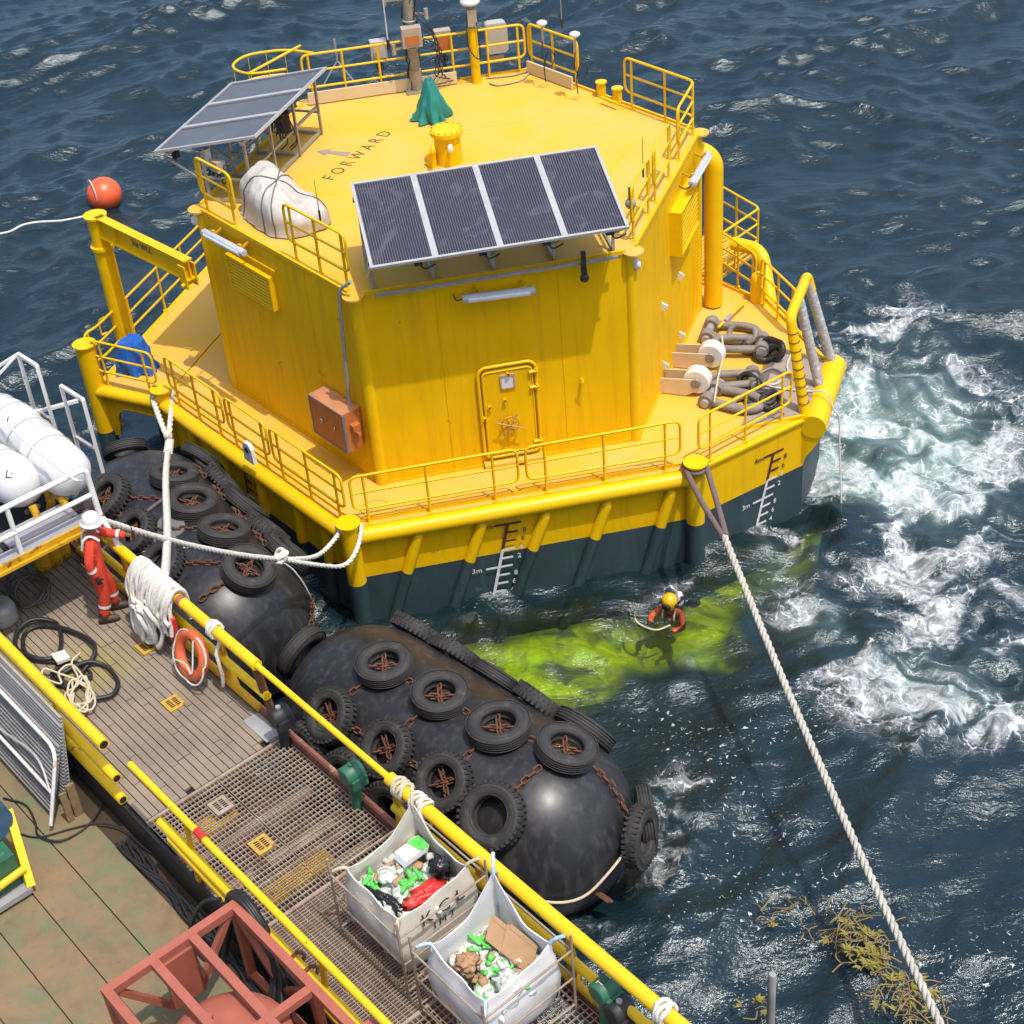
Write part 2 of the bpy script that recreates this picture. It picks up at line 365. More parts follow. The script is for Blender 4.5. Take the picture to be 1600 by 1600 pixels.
quads = np.stack([idx[:-1, :-1], idx[:-1, 1:], idx[1:, 1:], idx[1:, :-1]], -1).reshape(-1, 4)
me = bpy.data.meshes.new('sea'); me.vertices.add(len(verts)); me.vertices.foreach_set('co', verts.ravel().astype('f4'))
me.loops.add(quads.size); me.loops.foreach_set('vertex_index', quads.ravel().astype('i4'))
me.polygons.add(len(quads)); me.polygons.foreach_set('loop_start', np.arange(0, quads.size, 4, dtype='i4'))
me.polygons.foreach_set('use_smooth', np.ones(len(quads), dtype=bool)); me.update(calc_edges=True)
clear = np.zeros_like(X)  # hand-placed see-through spots; underwater haze over the skirt painted in as opacity
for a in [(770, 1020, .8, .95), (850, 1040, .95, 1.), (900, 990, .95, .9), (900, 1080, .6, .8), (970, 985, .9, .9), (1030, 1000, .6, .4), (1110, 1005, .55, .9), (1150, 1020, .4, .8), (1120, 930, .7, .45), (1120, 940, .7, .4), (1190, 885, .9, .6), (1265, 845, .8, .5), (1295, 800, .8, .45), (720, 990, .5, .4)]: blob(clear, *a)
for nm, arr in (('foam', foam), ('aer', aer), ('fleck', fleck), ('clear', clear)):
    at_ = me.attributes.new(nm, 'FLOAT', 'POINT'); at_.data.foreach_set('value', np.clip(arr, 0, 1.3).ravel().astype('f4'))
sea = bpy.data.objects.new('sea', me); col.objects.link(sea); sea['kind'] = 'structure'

m = bpy.data.materials.new('sea_water'); m.use_nodes = True; N = m.node_tree.nodes; L = m.node_tree.links
for n in list(N): N.remove(n)
def nd(t, **k):
    n = N.new('ShaderNode' + t)
    for a, b in k.items(): setattr(n, a, b)
    return n
def mth(op, a, b=None, c=None, clamp=False):
    n = nd('Math', operation=op, use_clamp=clamp)
    for i, v_ in enumerate((a, b, c)):
        if v_ is None: continue
        if isinstance(v_, (int, float)): n.inputs[i].default_value = v_
        else: L.new(v_, n.inputs[i])
    return n.outputs[0]
def mrange(v_, a, b, c=0., d=1.):
    n = nd('MapRange', interpolation_type='SMOOTHSTEP'); L.new(v_, n.inputs[0])
    for i, q in enumerate((a, b, c, d)):
        if isinstance(q, (int, float)): n.inputs[i + 1].default_value = q
        else: L.new(q, n.inputs[i + 1])
    return n.outputs[0]
def noise(scale, det=6, rough=.6, dist=0., vec=None, out='Fac'):
    n = nd('TexNoise', noise_dimensions='2D'); n.inputs['Scale'].default_value = scale; n.inputs['Detail'].default_value = det; n.inputs['Roughness'].default_value = rough; n.inputs['Distortion'].default_value = dist
    L.new(vec if vec else pos, n.inputs['Vector']); return n.outputs[out]
tc = nd('TexCoord'); pos = tc.outputs['Object']
rmap = nd('Mapping'); rmap.inputs['Scale'].default_value = (.5, 1., 1.); rmap.inputs['Rotation'].default_value = (0, 0, .2); L.new(pos, rmap.inputs['Vector']); rpos = rmap.outputs[0]
def attr(a):
    n = nd('Attribute', attribute_name=a); return n.outputs['Fac']
fo, ae, fl = attr('foam'), attr('aer'), attr('fleck')
# warped coordinates for lacy foam
wv = nd('VectorMath', operation='SCALE'); L.new(noise(.9, 5, .62, 0, None, 'Color'), wv.inputs[0]); wv.inputs['Scale'].default_value = 1.35
wa = nd('VectorMath', operation='ADD'); L.new(pos, wa.inputs[0]); L.new(wv.outputs[0], wa.inputs[1])
def vor(scale, vec):
    n = nd('TexVoronoi', feature='DISTANCE_TO_EDGE', voronoi_dimensions='2D'); n.inputs['Scale'].default_value = scale; L.new(vec, n.inputs['Vector']); return n.outputs['Distance']
v1 = vor(1.7, wa.outputs[0]); v2 = vor(4.8, wa.outputs[0])
big = noise(.55, 3, .65, .8); mid = noise(2.6, 6, .66, .7)
dens = mth('MULTIPLY', mth('MULTIPLY', fo, .47), mrange(big, .40, .66, .12, 1.3))
lace1 = mrange(mth('SUBTRACT', mth('MULTIPLY', dens, .17), v1), -.006, .03)
lace2 = mrange(mth('SUBTRACT', mth('MULTIPLY', dens, .15), v2), -.006, .035)
lace = mth('MULTIPLY', mth('MAXIMUM', lace1, mth('MULTIPLY', lace2, .8)), mrange(mid, .34, .62, .12, 1.))
patch = mrange(mth('ADD', mth('MULTIPLY', mid, .9), mth('MULTIPLY', dens, .34)), .80, 1.02)
ridge = mth('SUBTRACT', 1., mth('MULTIPLY', mth('ABSOLUTE', mth('SUBTRACT', noise(1.5, 5, .6, .5), .5)), 13.), clamp=True)
wisps = mth('MULTIPLY', mth('MULTIPLY', ridge, mrange(dens, .08, .6)), .75)
milky = mth('MULTIPLY', mth('MULTIPLY', mrange(mth('ADD', mid, mth('MULTIPLY', dens, .55)), .5, 1.05), mrange(dens, .06, .5)), .45)
foamm = mth('MAXIMUM', mth('MAXIMUM', mth('MULTIPLY', mth('MULTIPLY', lace, .9), mrange(dens, .05, .35)), mth('MULTIPLY', patch, mrange(dens, .1, .4))), mth('MAXIMUM', mth('MULTIPLY', wisps, .8), milky))
fk = mth('MULTIPLY', mrange(noise(13, 3, .6, .6), .66, .72), mrange(mth('MULTIPLY', fl, mrange(big, .3, .65)), .06, .5))
foamm = mth('MINIMUM', mth('MAXIMUM', foamm, mth('MULTIPLY', fk, .75)), 1.)
# ripples
b1 = nd('Bump'); b1.inputs['Strength'].default_value = .46; b1.inputs['Distance'].default_value = .16; L.new(noise(2.3, 6, .66, .15, rpos), b1.inputs['Height'])
b2 = nd('Bump'); b2.inputs['Strength'].default_value = .20; b2.inputs['Distance'].default_value = .035; L.new(noise(9., 3, .6, .2, rpos), b2.inputs['Height']); L.new(b1.outputs[0], b2.inputs['Normal'])
nrm = b2.outputs[0]
body = nd('BsdfDiffuse'); L.new(nrm, body.inputs['Normal'])
mxc = nd('Mix', data_type='RGBA'); mxc.inputs['A'].default_value = (.0065, .0175, .0225, 1); mxc.inputs['B'].default_value = (.155, .235, .215, 1)
L.new(mth('MULTIPLY', mrange(ae, .1, 1.), mrange(big, .3, .62, .2, 1.)), mxc.inputs['Factor']); L.new(mxc.outputs['Result'], body.inputs['Color'])
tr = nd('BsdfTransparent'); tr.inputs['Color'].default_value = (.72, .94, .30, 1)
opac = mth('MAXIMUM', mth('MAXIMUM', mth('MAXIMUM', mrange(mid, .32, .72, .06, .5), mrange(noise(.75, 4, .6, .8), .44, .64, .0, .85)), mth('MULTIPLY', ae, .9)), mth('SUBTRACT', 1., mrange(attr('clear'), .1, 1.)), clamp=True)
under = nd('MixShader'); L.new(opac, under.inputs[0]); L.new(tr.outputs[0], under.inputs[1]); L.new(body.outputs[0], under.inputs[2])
gl = nd('BsdfGlossy'); gl.inputs['Roughness'].default_value = .18; gl.inputs['Color'].default_value = (.84, .94, 1, 1); L.new(nrm, gl.inputs['Normal'])
fr = nd('Fresnel'); fr.inputs['IOR'].default_value = 1.5; L.new(nrm, fr.inputs['Normal'])
wat = nd('MixShader'); L.new(fr.outputs[0], wat.inputs[0]); L.new(under.outputs[0], wat.inputs[1]); L.new(gl.outputs[0], wat.inputs[2])
fm = nd('BsdfDiffuse'); fm.inputs['Color'].default_value = (.66, .69, .70, 1)
fin = nd('MixShader'); L.new(foamm, fin.inputs[0]); L.new(wat.outputs[0], fin.inputs[1]); L.new(fm.outputs[0], fin.inputs[2])
out = nd('OutputMaterial'); L.new(fin.outputs[0], out.inputs['Surface'])
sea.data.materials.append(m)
# ------------------------------------------------------------------ the mooring buoy
HC = V((2.5525, 4.421, 0)); RH = 5.105; H = 4.144
def hexpt(rad, k, z=0.): a = R(180 + 60 * k); return V((HC.x + rad * math.cos(a), HC.y + rad * math.sin(a), z))
# k: 0=A left, 1=B front-left, 2=C front-right, 3=D right, 4=E, 5=F
RO = 6.60
P = [hexpt(RO, k) for k in range(6)]
uR = V((.5, S3, 0)); vR = V((S3, -.5, 0))      # along / outward of the right side
Q1 = P[2] + uR * 2.25 + vR * 1.75; Q2 = P[2] + uR * 4.35 + vR * 1.75
uL = uR.copy(); vL = V((-S3, .5, 0))          # back-left side
L0 = P[0] + uL * .15 + vL * 1.72; L1 = P[5] - uL * .2 + vL * 1.72
buoy = thing('mooring_buoy', (HC.x, HC.y, -3), 'big yellow hexagonal mooring buoy with deckhouse, floating beside the ship', 'buoy')
def plan(off, right=True):
    rr = RO - off
    p = [hexpt(rr, k) for k in range(6)]
    q1 = p[2] + uR * 2.2 + vR * (1.72 - off * .3); q2 = p[2] + uR * (4.3 - off) + vR * (1.72 - off * .3)
    return [p[0], p[1], p[2], q1, q2, p[3], p[4], p[5]]
PAINT = -1.15
pl = plan(.02)
mb = MB(); mb.prism([q + ZD * PAINT for q in pl], ZD * (-.02 - PAINT)); mb.build('hull_topside', M_yel, buoy)
mb = MB(); mb.prism([q + ZD * -4.2 for q in pl], ZD * (PAINT + 4.2 - .002)); mb.build('hull_bottom', M_teal, buoy, label='dark teal lower hull under the yellow topside')
# deck sheet on top and raised coaming strip
dp = plan(.10)
mb = MB(); mb.prism([q + ZD * -.018 for q in dp], ZD * .02); mb.build('deck', M_yeldk, buoy)
mb = MB()
cp = plan(.24)
for i in range(8):
    if i in (2, 3, 4, 7): continue
    mb.bar(cp[i] + ZD * .035, cp[(i + 1) % 8] + ZD * .035, .02, .07)
mb.split('coaming', M_yel, buoy)
# edge fender pipes
def edge_pipe(a, b, r=.165, z=-.13, off=.03):
    mb = MB(); d = (b - a).normalized(); n = V((d.y, -d.x, 0)); a2 = a + n * off + ZD * z; b2 = b + n * off + ZD * z
    mb.cyl(a2, b2, r, 18)
    for t in (.33, .66): mb.torus(a2.lerp(b2, t), r, .006, d, 18, 4)
    mb.build('edge_pipe', M_yelpipe, buoy)
for i in (0, 1): edge_pipe(P[i], P[i + 1])
edge_pipe(L0, P[0] + vL * .05, .15)
mb = MB(); mb.bar(P[2] + ZD * -.03 + V((.05, .02, 0)), Q1 + ZD * -.03, .07, .05); mb.build('gunwale_bar', M_yelpipe, buoy)
# ribs along the hull sides
def rib(a, b, r=.115):
    mb = MB(); d = (a - b).normalized(); zc = (PAINT - b.z) / (a.z - b.z); c = b.lerp(a, zc)
    mb.m = 0; mb.cyl(c, a, r, 14); mb.ball(a, r, 12); mb.m = 1; mb.cyl(b, c - d * .002, r, 14)
    mb.build('hull_rib', [M_yelpipe, M_teal], buoy)
yf = P[1].y - .02
for a, b in (((652, 838), (618, 960)), ((752, 820), (710, 948)), ((852, 805), (805, 930)), ((948, 788), (905, 908)), ((1048, 770), (1010, 890))):
    A = aty(*a, yf); B = aty(*b, yf); B = A.lerp(B, 1.6); rib(A, B)
nl = V((-S3, -.5, 0))
for a in ((305, 688), (352, 722), (412, 765), (470, 806), (513, 836)):
    A = atp(*a, P[1] + nl * .02, nl); A.z = -.3; rib(A, A + V((0, 0, -2.6)) + (P[1] - P[0]).normalized() * -.25, .12)
# corner bollards with cap flange
def bollard(c, ztop, r=.17, rc=.235, name='bollard', zb=-3.):
    mb = MB(); c = V((c.x, c.y, 0))
    mb.m = 1; mb.cyl(c + ZD * zb, c + ZD * (PAINT - .0), r * 1.06, 20); mb.m = 0
    mb.cyl(c + ZD * (PAINT + .001), c + ZD * (ztop - .03), r * 1.05, 20); mb.cyl(c + ZD * (ztop - .03), c + ZD * ztop, rc, 24)
    return mb.build(name, [M_yelpipe, M_teal], buoy)
bollard(P[1] + V((-.02, -.06, 0)), .26); bollard(P[2] + V((.0, -.08, 0)), .26); bollard(P[0] + V((0, -.03, 0)), .26)
bollard(L0 + V((-.02, .02, 0)), 1.02, .2, .25)
# left platform : deck, end plate with arch, leg
mb = MB(); mb.prism([q + ZD * -.12 for q in (P[0], P[5], L1, L0)], ZD * .119); mb.build('side_platform', M_yeldk, buoy)
mb = MB(); e = (P[0] - L0); Lw = e.length; e.normalize()
prof = [(0, -.15), (0, -1.35), (.32, -1.25), (.40, -1.0)]
for k in range(7):
    a = PI - PI * .5 * k / 6; prof.append((.72 + .32 * math.cos(a), -.9 + .42 * math.sin(a)))
for k in range(1, 7):
    a = PI * .5 - PI * .5 * k / 6; prof.append((Lw - .42 + .3 * math.cos(a), -.98 + .5 * math.sin(a)))
prof += [(Lw - .05, -1.6), (Lw, -1.6), (Lw, -.15)]
mb.prism([L0 + e * x + ZD * z for x, z in prof], vL.cross(ZD) * .06); mb.build('arch_plate', M_yel, buoy)
mb = MB(); mb.tube(cr([L0 + e * x + ZD * z + V((-.02, -.03, 0)) for x, z in prof[3:-3]], 3), .025, 6); mb.build('arch_trim', M_yelpipe, buoy)
mb = MB(); q = P[0] + uL * .9; mb.prism([q + ZD * -4, q + vL * .95 + ZD * -4, q + vL * .95 + ZD * -.13, q + ZD * -.13], uL * .05); mb.build('bulkhead', M_teal, buoy)
mb = MB(); mb.bar(L0 + ZD * -.15 + vL * -.1, L1 + ZD * -.15, .12, .3); mb.build('platform_girder', M_yel, buoy)
mb = MB()
for zz in (-1.3, -1.9): mb.bar(L0 + e * .5 + ZD * zz, L0 + e * 1.5 + ZD * (zz - .7), .05, .05)
mb.split('brace', M_teal, buoy)
# bow lip tube and cheek plate of the chain platform
mb = MB(); c = Q1.lerp(Q2, .5); a = Q1 - uR * .12 + vR * .12; b = Q2 + uR * .12 + vR * .12
mb.cyl(a + ZD * -.16, b + ZD * -.16, .26, 22); mb.build('bow_roller_lip', M_yelpipe, buoy)
mb = MB()
for q, sgn in ((Q1, 1), (Q2, -1)):
    p0 = q - vR * .35 - uR * .1 * sgn
    prof = [(0, -.05), (.62, -.02), (.74, -.16), (.66, -.36), (.45, -.75), (.2, -1.13), (0, -1.14)]
    mb.prism([p0 + vR * x + ZD * z for x, z in prof], uR * .12 * sgn)
mb.split('bow_cheek', M_yel, buoy)
mb = MB(); mb.prism([q + ZD * .004 for q in (P[2] + uR * 1.55 + vR * .55, Q1 - vR * .06 + uR * .05, Q2 - vR * .06 - uR * .05, P[2] + uR * 4.6 + vR * .75, P[2] + uR * 3.4 + vR * .5)], ZD * .02)
mb.build('chafe_plate', pm('worn_grey_chafe_plate', (.36, .29, .24), .7, var=.25, scale=1.6, spot=(.2, .13, .09), spot_t=.6, spot_scale=3, spot_soft=.12), buoy)
mb = MB(); mb.bar(Q1 + ZD * .03 - vR * .05, P[2] + uR * 1.5 + vR * .55 + ZD * .03, .05, .05); mb.bar(Q2 + ZD * .03 - vR * .05, P[3] + ZD * .03, .06, .06); mb.split('deck_trim', M_yelpipe, buoy)
# A-frame over the bow: yellow portal with ringed leg, two wrapped pipes
la, lb = Q1 + V((-.02, .12, 0)), Q2 + V((.05, -.1, 0))
ta, tb = V((8.25, .34, 2.0)), V((9.08, 1.74, 2.0))
portal = MB(); portal.tube(fillet([la + ZD * -.1, ta, tb, tb.lerp(lb, .16)], .12), .105, 14); po = portal.build('portal_frame', M_yelpipe, buoy)
mb = MB(); d = (ta - la).normalized()
for k in range(9): mb.torus(la.lerp(ta, .12 + .09 * k), .108, .008, d, 16, 4)
mb.build('ring_band', M_dark, po)
for a, b in ((lb + ZD * .05, tb + d * -.1), (la.lerp(lb, .52) + ZD * .05, ta.lerp(tb, .5) - ZD * .06)):
    mb = MB(); mb.cyl(a, b, .10, 14); wp = mb.build('wrapped_pipe', pm('taped_grey_wrap', (.42, .40, .37), .75, var=.25, scale=9, bump=.5, bscale=18, spot=(.6, .58, .54), spot_t=.55, spot_scale=10), buoy)
    mb = MB(); dd = (b - a).normalized()
    for k in range(14): mb.torus(a.lerp(b, .05 + .068 * k), .102, .006, dd + V((random.uniform(-.2, .2), random.uniform(-.2, .2), 0)), 14, 4)
    mb.build('lashing', M_galv, wp)
# submerged skirt (yellow, seen through the water)
mb = MB(); sk = []
for k in range(6):
    a, b = hexpt(9.2, k, -3.3), hexpt(9.2, k + 1, -3.3)
    for j in range(10):
        p = a.lerp(b, j / 10); d = (p - HC); d.z = 0
        sk.append(p + d.normalized() * (random.uniform(-.25, .2)))
mb.prism(sk, ZD * -.25)
mb.build('submerged_skirt', pm('mottled_yellow_green_paint', (.80, .66, .02), .8, c2=(.50, .50, .02), scale=.7, dist=1.8, spot=(.80, .84, .10), spot_t=.55, spot_scale=.9, spot_soft=.2), buoy)  # yellow plate with swirled yellow-green mottling
# draft marks
def ladder(o, xd, up, pos_dir, mat_hi, mat_lo, z_split, s=1.):
    # o: position of the 4 m tick on the wall; up: spine direction (unit, pointing up); ticks along xd
    n = xd.cross(up).normalized()
    if n.dot(o - HC) < 0: n = -n
    ax = lambda u: (xd, u, n)
    for part, (za, zb), mt in (('draft_mark', (0, z_split), mat_hi), ('draft_mark', (z_split, -1.85), mat_lo)):
        mb = MB()
        pa = o + up * (za / up.z) + n * .012; pb = o + up * (zb / up.z) + n * .012
        mb.bar(pa, pb, .012, .055, n) if False else mb.prism([pa - xd * .03, pa + xd * .03, pb + xd * .03, pb - xd * .03], n * .004)
        k = 0
        while True:
            z = -.2 * k
            k += 1
            if z < -1.85: break
            if not (zb - 1e-6 < z <= za + 1e-6): continue
            q = o + up * (z / up.z) + n * .013
            l0, l1 = (-.26, .26) if (k - 1) % 5 == 0 else (0, .24)
            mb.prism([q + xd * l0 - ZD * .022, q + xd * l1 - ZD * .022, q + xd * l1 + ZD * .022, q + xd * l0 + ZD * .022], n * .004)
        dm = mb.build(part, mt, buoy)
        for z, tx, off in ((0, '4m', -.38), (-.2, '8', .36), (-.4, '6', .36), (-.6, '4', .36), (-.8, '2', .36), (-1., '3m', -.44), (-1.2, '8', .36), (-1.4, '6', .36), (-1.6, '4', .36), (-1.8, '2', .36)):
            if zb - 1e-6 < z <= za + 1e-6:
                text('draft_numeral', tx, .16 if 'm' not in tx else .165, o + up * (z / up.z) + n * .016 + xd * off, xd, ZD, mt, dm)
o4 = aty(793, 818, P[1].y - .022); ob = aty(770, 938, P[1].y - .022); ladder(o4, XD, (o4 - ob).normalized(), 1, M_maroon, M_markw, -.59)
nR = (Q1 - P[2]).cross(ZD).normalized()
o4 = atp(1208, 708, pl[2] + nR * .004, nR); ob = atp(1180, 828, pl[2] + nR * .004, nR); ladder(o4, (pl[3] - pl[2]).normalized(), (o4 - ob).normalized(), 1, M_maroon, M_markw, -.59)
o4 = atp(384, 745, P[1] + nl * .004, nl); o4.z = -.42; ladder(o4, (P[1] - P[0]).normalized(), (ZD + (P[1] - P[0]).normalized() * .05).normalized(), 1, M_maroon, M_markw, -.59)

# ---- deckhouse
HX = [hexpt(RH, k) for k in range(6)]
for k in range(6):
    a, b = HX[k], HX[(k + 1) % 6]; n = (b - a).cross(ZD).normalized(); mb = MB()
    mb.prism([a, b, b - n * .06, a - n * .06], ZD * (H - .03)); wl = mb.build('wall', M_yel, buoy)
    mb = MB()
    d = (b - a).normalized(); mb.bar(a + ZD * .03 + n * .012 + d * .16, b + ZD * .03 + n * .012 - d * .16, .02, .06)
    mb.build('base_strip', M_yel, wl)
for x_ in (1.45, 3.7):
    mb = MB(); mb.tube([V((x_, -.002, .06)), V((x_, -.002, H - .05))], .009, 6); mb.build('weld_seam', M_yel, buoy)
for t_ in (.33, .7):
    for k_ in (0, 2):
        a_ = HX[k_].lerp(HX[k_ + 1], t_); mb = MB(); mb.tube([a_ + ZD * .06, a_ + ZD * (H - .05)], .009, 6); mb.build('weld_seam', M_yel, buoy)
for y_ in (1.9, 3.9, 6.2):
    w_ = RH - abs(y_ - HC.y) / S3 * .5; mb = MB(); mb.tube([V((HC.x - w_ + .1, y_, H)), V((HC.x + w_ - .1, y_, H))], .007, 6); mb.build('weld_seam', M_yeldk, buoy)
mb = MB(); mb.prism([q + (q - HC).normalized() * .03 + ZD * (H - .03) for q in HX], ZD * .03); rf = mb.build('roof', M_yeldk, buoy)
mb = MB()
for k in range(6):
    a, b = HX[k], HX[(k + 1) % 6]; mb.bar(a.lerp(b, .03) + ZD * (H + .025), b.lerp(a, .03) + ZD * (H + .025), .05, .05)
mb.build('roof_edge_bar', M_yel, rf)
mb = MB(); mb.bar(at(985, 225, H + .01), at(948, 275, H + .01), .03, .02); mb.build('roof_seam', M_yelpipe, rf)
for k in range(6):
    mb = MB(); c = HX[k] - (HX[k] - HC).normalized() * .085; mb.cyl(c + ZD * .01, c + ZD * (H - .04), .13, 16); pp = mb.build('corner_pillar', M_yelpipe, buoy)
    mb = MB(); oc = c + (c - HC).normalized() * .08; mb.cyl(oc + ZD * (H - .03), oc + ZD * (H + .004), .2, 18); mb.build('corner_flange', M_yeldk, pp)
    if k in (0, 2):
        mb = MB(); q = c + (c - HC).normalized() * .14 + ZD * (H - .24)
        mb.lathe(q, [(.001, -.04), (.10, -.04), (.12, 0), (.10, .04), (.001, .04)], 16, (c - HC).cross(ZD)); mb.ball(q + ZD * .14, .05, 10, (1, 1, 1.4))
        mb.build('padeye', M_white, pp)
# door
W0 = V((0, -.001, 0))
def rrect(x0, x1, z0, z1, r, seg=5):
    out = []
    for cx_, cz_, a0 in ((x1 - r, z1 - r, 0), (x0 + r, z1 - r, 90), (x0 + r, z0 + r, 180), (x1 - r, z0 + r, 270)):
        for k in range(seg + 1): a = R(a0 + 90 * k / seg); out.append((cx_ + r * math.cos(a), cz_ + r * math.sin(a)))
    return out
DX0, DX1, DZ0, DZ1 = 2.06, 3.16, .22, 2.24
mb = MB(); mb.prism([V((x, -.012, z)) for x, z in rrect(DX0 + .06, DX1 - .06, DZ0 + .05, DZ1 - .08, .12)], V((0, -.05, 0))); door = mb.build('door', M_yel, buoy)
mb = MB(); mb.tube([V((x, -.05, z)) for x, z in rrect(DX0, DX1, DZ0, DZ1, .17)], .035, 8, True); mb.build('door_frame', M_yelpipe, door)
mb = MB(); mb.tube([V((x, -.066, z)) for x, z in rrect(DX0 + .08, DX1 - .08, DZ0 + .07, DZ1 - .11, .1)], .014, 6, True); mb.build('door_edge', M_yelpipe, door)
mb = MB(); wx0, wx1, wz0, wz1 = 2.48, 2.74, 1.74, 2.02
for a, b in (((wx0, wz0), (wx1, wz0)), ((wx1, wz0), (wx1, wz1)), ((wx1, wz1), (wx0, wz1)), ((wx0, wz1), (wx0, wz0))): mb.bar(V((a[0], -.075, a[1])), V((b[0], -.075, b[1])), .03, .03, YD)
mb.build('window_frame', pm('tan_window_seal', (.5, .33, .2), .6), door)
mb = MB(); mb.box(((wx0 + wx1) / 2, -.066, (wz0 + wz1) / 2), (wx1 - wx0 - .03, .012, wz1 - wz0 - .03)); mb.build('window_pane', pm('pale_paper_pane', (.66, .64, .63), .35, var=.05), door)
wc = V((2.58, -.17, .98)); mb = MB(); mb.torus(wc, .17, .016, YD, 26, 7); mb.cyl(wc + YD * .11, wc - YD * .02, .03, 10)
for a in (25, 115, 205, 295): mb.tube([wc, wc + V((math.cos(R(a)), -.08, math.sin(R(a)))) * .17], .011, 6)
mb.build('hand_wheel', M_yelrust, door)
mb = MB()
for a in (-22, 60): mb.tube([wc + V((math.cos(R(a)) * -.28, -.04, math.sin(R(a)) * -.28)), wc + V((math.cos(R(a)) * .28, -.04, math.sin(R(a)) * .28))], .014, 6)
mb.build('wheel_handle', pm('bare_brass', (.5, .36, .16), .5, metal=.3), door)
for z in (2.02, 1.68, .45):
    mb = MB(); mb.cyl((3.02, -.09, z), (3.19, -.09, z), .035, 10); mb.cyl((3.16, -.09, z - .03), (3.16, -.09, z + .06), .03, 8); mb.bar((3.17, -.03, z - .12), (3.17, -.03, z + .04), .05, .03, XD); mb.build('hinge', M_yelpipe, door)
for x, z in ((2.22, 1.4), (2.52, 1.5), (2.11, 1.15), (2.62, 2.07)):
    mb = MB(); mb.cyl((x, 0, z), (x, -.13, z), .025, 8); mb.bar((x - .03, -.12, z - .02), (x + .05, -.12, z + .02), .02, .03); mb.build('latch', M_yelpipe, door)
mb = MB(); mb.cyl((4.03, 0, 1.62), (4.03, -.15, 1.62), .025, 8); mb.bar((3.98, -.15, 1.66), (4.08, -.15, 1.52), .02, .03); mb.build('door_hook', M_yelpipe, buoy)
mb = MB(); mb.box((2.6, -.1, .1), (1.15, .2, .06)); mb.build('door_step', M_yeldk, buoy)
# louvre vents
def louvre(o, d, n, wdt, hgt, nsl, dep):
    mb = MB(); z0 = o.z
    f0 = MB()
    f0.prism([o, o + d * wdt, o + d * wdt + n * dep, o + n * dep * .4][:2] + [o + d * wdt + n * dep, o + n * dep], ZD * .03)
    f0.prism([o + ZD * (hgt - .03), o + d * wdt + ZD * (hgt - .03), o + d * wdt + n * dep + ZD * (hgt - .03), o + n * dep + ZD * (hgt - .03)], ZD * .03)
    for x in (0, wdt - .05): f0.prism([o + d * x + ZD * .031, o + d * (x + .05) + ZD * .031, o + d * (x + .05) + n * dep + ZD * .031, o + d * x + n * dep + ZD * .031], ZD * (hgt - .062))
    fr_ = f0.build('louvre_vent', M_yelpipe, buoy)
    m2 = MB(); m2.box(o + d * wdt / 2 + n * .012 + ZD * hgt / 2, (wdt - .1, .01, hgt - .06), (d, n, ZD)); m2.build('vent_backing', pm('painted_gap_shade', (.06, .035, .006), .8), fr_)  # dark sheet: shade in the gaps between slats put into its colour
    for k in range(nsl):
        m3 = MB(); z = .07 + (hgt - .14) * k / (nsl - 1)
        m3.box(o + d * wdt / 2 + n * (dep * .8) + ZD * z, (wdt - .104, .02, .042), (d, (n + ZD * .5).normalized(), d.cross((n + ZD * .5).normalized()))); m3.build('slat', M_yel, fr_)
dl = (HX[1] - HX[0]).normalized(); louvre(HX[0] + dl * 1.0 + ZD * 2.85 + nl * .001, dl, nl, 1.5, .72, 9, .14)
nr = (HX[3] - HX[2]).cross(ZD).normalized(); dr = (HX[3] - HX[2]).normalized(); louvre(HX[2] + dr * 2.6 + ZD * 2.65 + nr * .001, dr, nr, 1.5, .95, 9, .25)
mb = MB(); mb.bar(HX[0] + dl * .9 + ZD * 3.72 + nl * .03, HX[0] + dl * 2.6 + ZD * 3.72 + nl * .03, .05, .03); mb.build('drip_strip', M_yel, buoy)
# white padeyes on the right wall
for px, py in ((1060, 432), (1034, 480), (1062, 525), (1036, 572)):
    p = atp(px, py, HX[2], nr); mb = MB()
    mb.prism([p + ZD * .10, p - ZD * .10, p + nr * .12 - ZD * .02, p + nr * .12 + ZD * .04], dr * .04); mb.build('white_padeye', M_white, buoy)
# big vertical vent pipe at the right corner
c = HX[3] + V((.32, .05, 0)); mb = MB(); mb.tube(fillet([c + ZD * .05, c + ZD * 3.55, c + ZD * 3.75 + V((-.6, .25, 0))], .45, seg=8), .2, 18); mb.build('vent_pipe', M_yelpipe, buoy)

# ---- railings
def railing(pts, z0, posts, h=1.1, low=.36, mid=.73, r=.027, mat=None, ends=(1, 1), parent=None, fil=.16):
    mat = mat or M_yelpipe; pts = [V((p[0], p[1], 0)) for p in pts]
    top = [p + ZD * (z0 + h) for p in pts]; bot = [p + ZD * (z0 + low) for p in pts]
    mb = MB(); mb.tube(fillet(top + bot[::-1], fil, True), r, 8, True); rl = mb.build('railing', mat, parent or buoy)
    mb = MB(); mb.tube(fillet([p + ZD * (z0 + mid) for p in pts], fil), r * .9, 7); mb.build('mid_rail', mat, rl)
    Ls = [0]
    for i in range(len(pts) - 1): Ls.append(Ls[-1] + (pts[i + 1] - pts[i]).length)
    for t in posts:
        d = t * Ls[-1]
        for i in range(len(pts) - 1):
            if d <= Ls[i + 1] + 1e-6: q = pts[i].lerp(pts[i + 1], (d - Ls[i]) / (Ls[i + 1] - Ls[i])); break
        mb = MB(); mb.tube([q + ZD * z0, q + ZD * (z0 + h)], .026, 8); mb.box(q + ZD * (z0 + .01), (.1, .1, .02)); mb.build('post', mat, rl)
    return rl
RY = -1.16
railing([(-.62, RY), (2.50, RY)], 0, (.07, .36, .65, .93) if False else (.08, .45, .85))
railing([(2.66, RY), (5.62, RY)], 0, (.12, .5, .9))
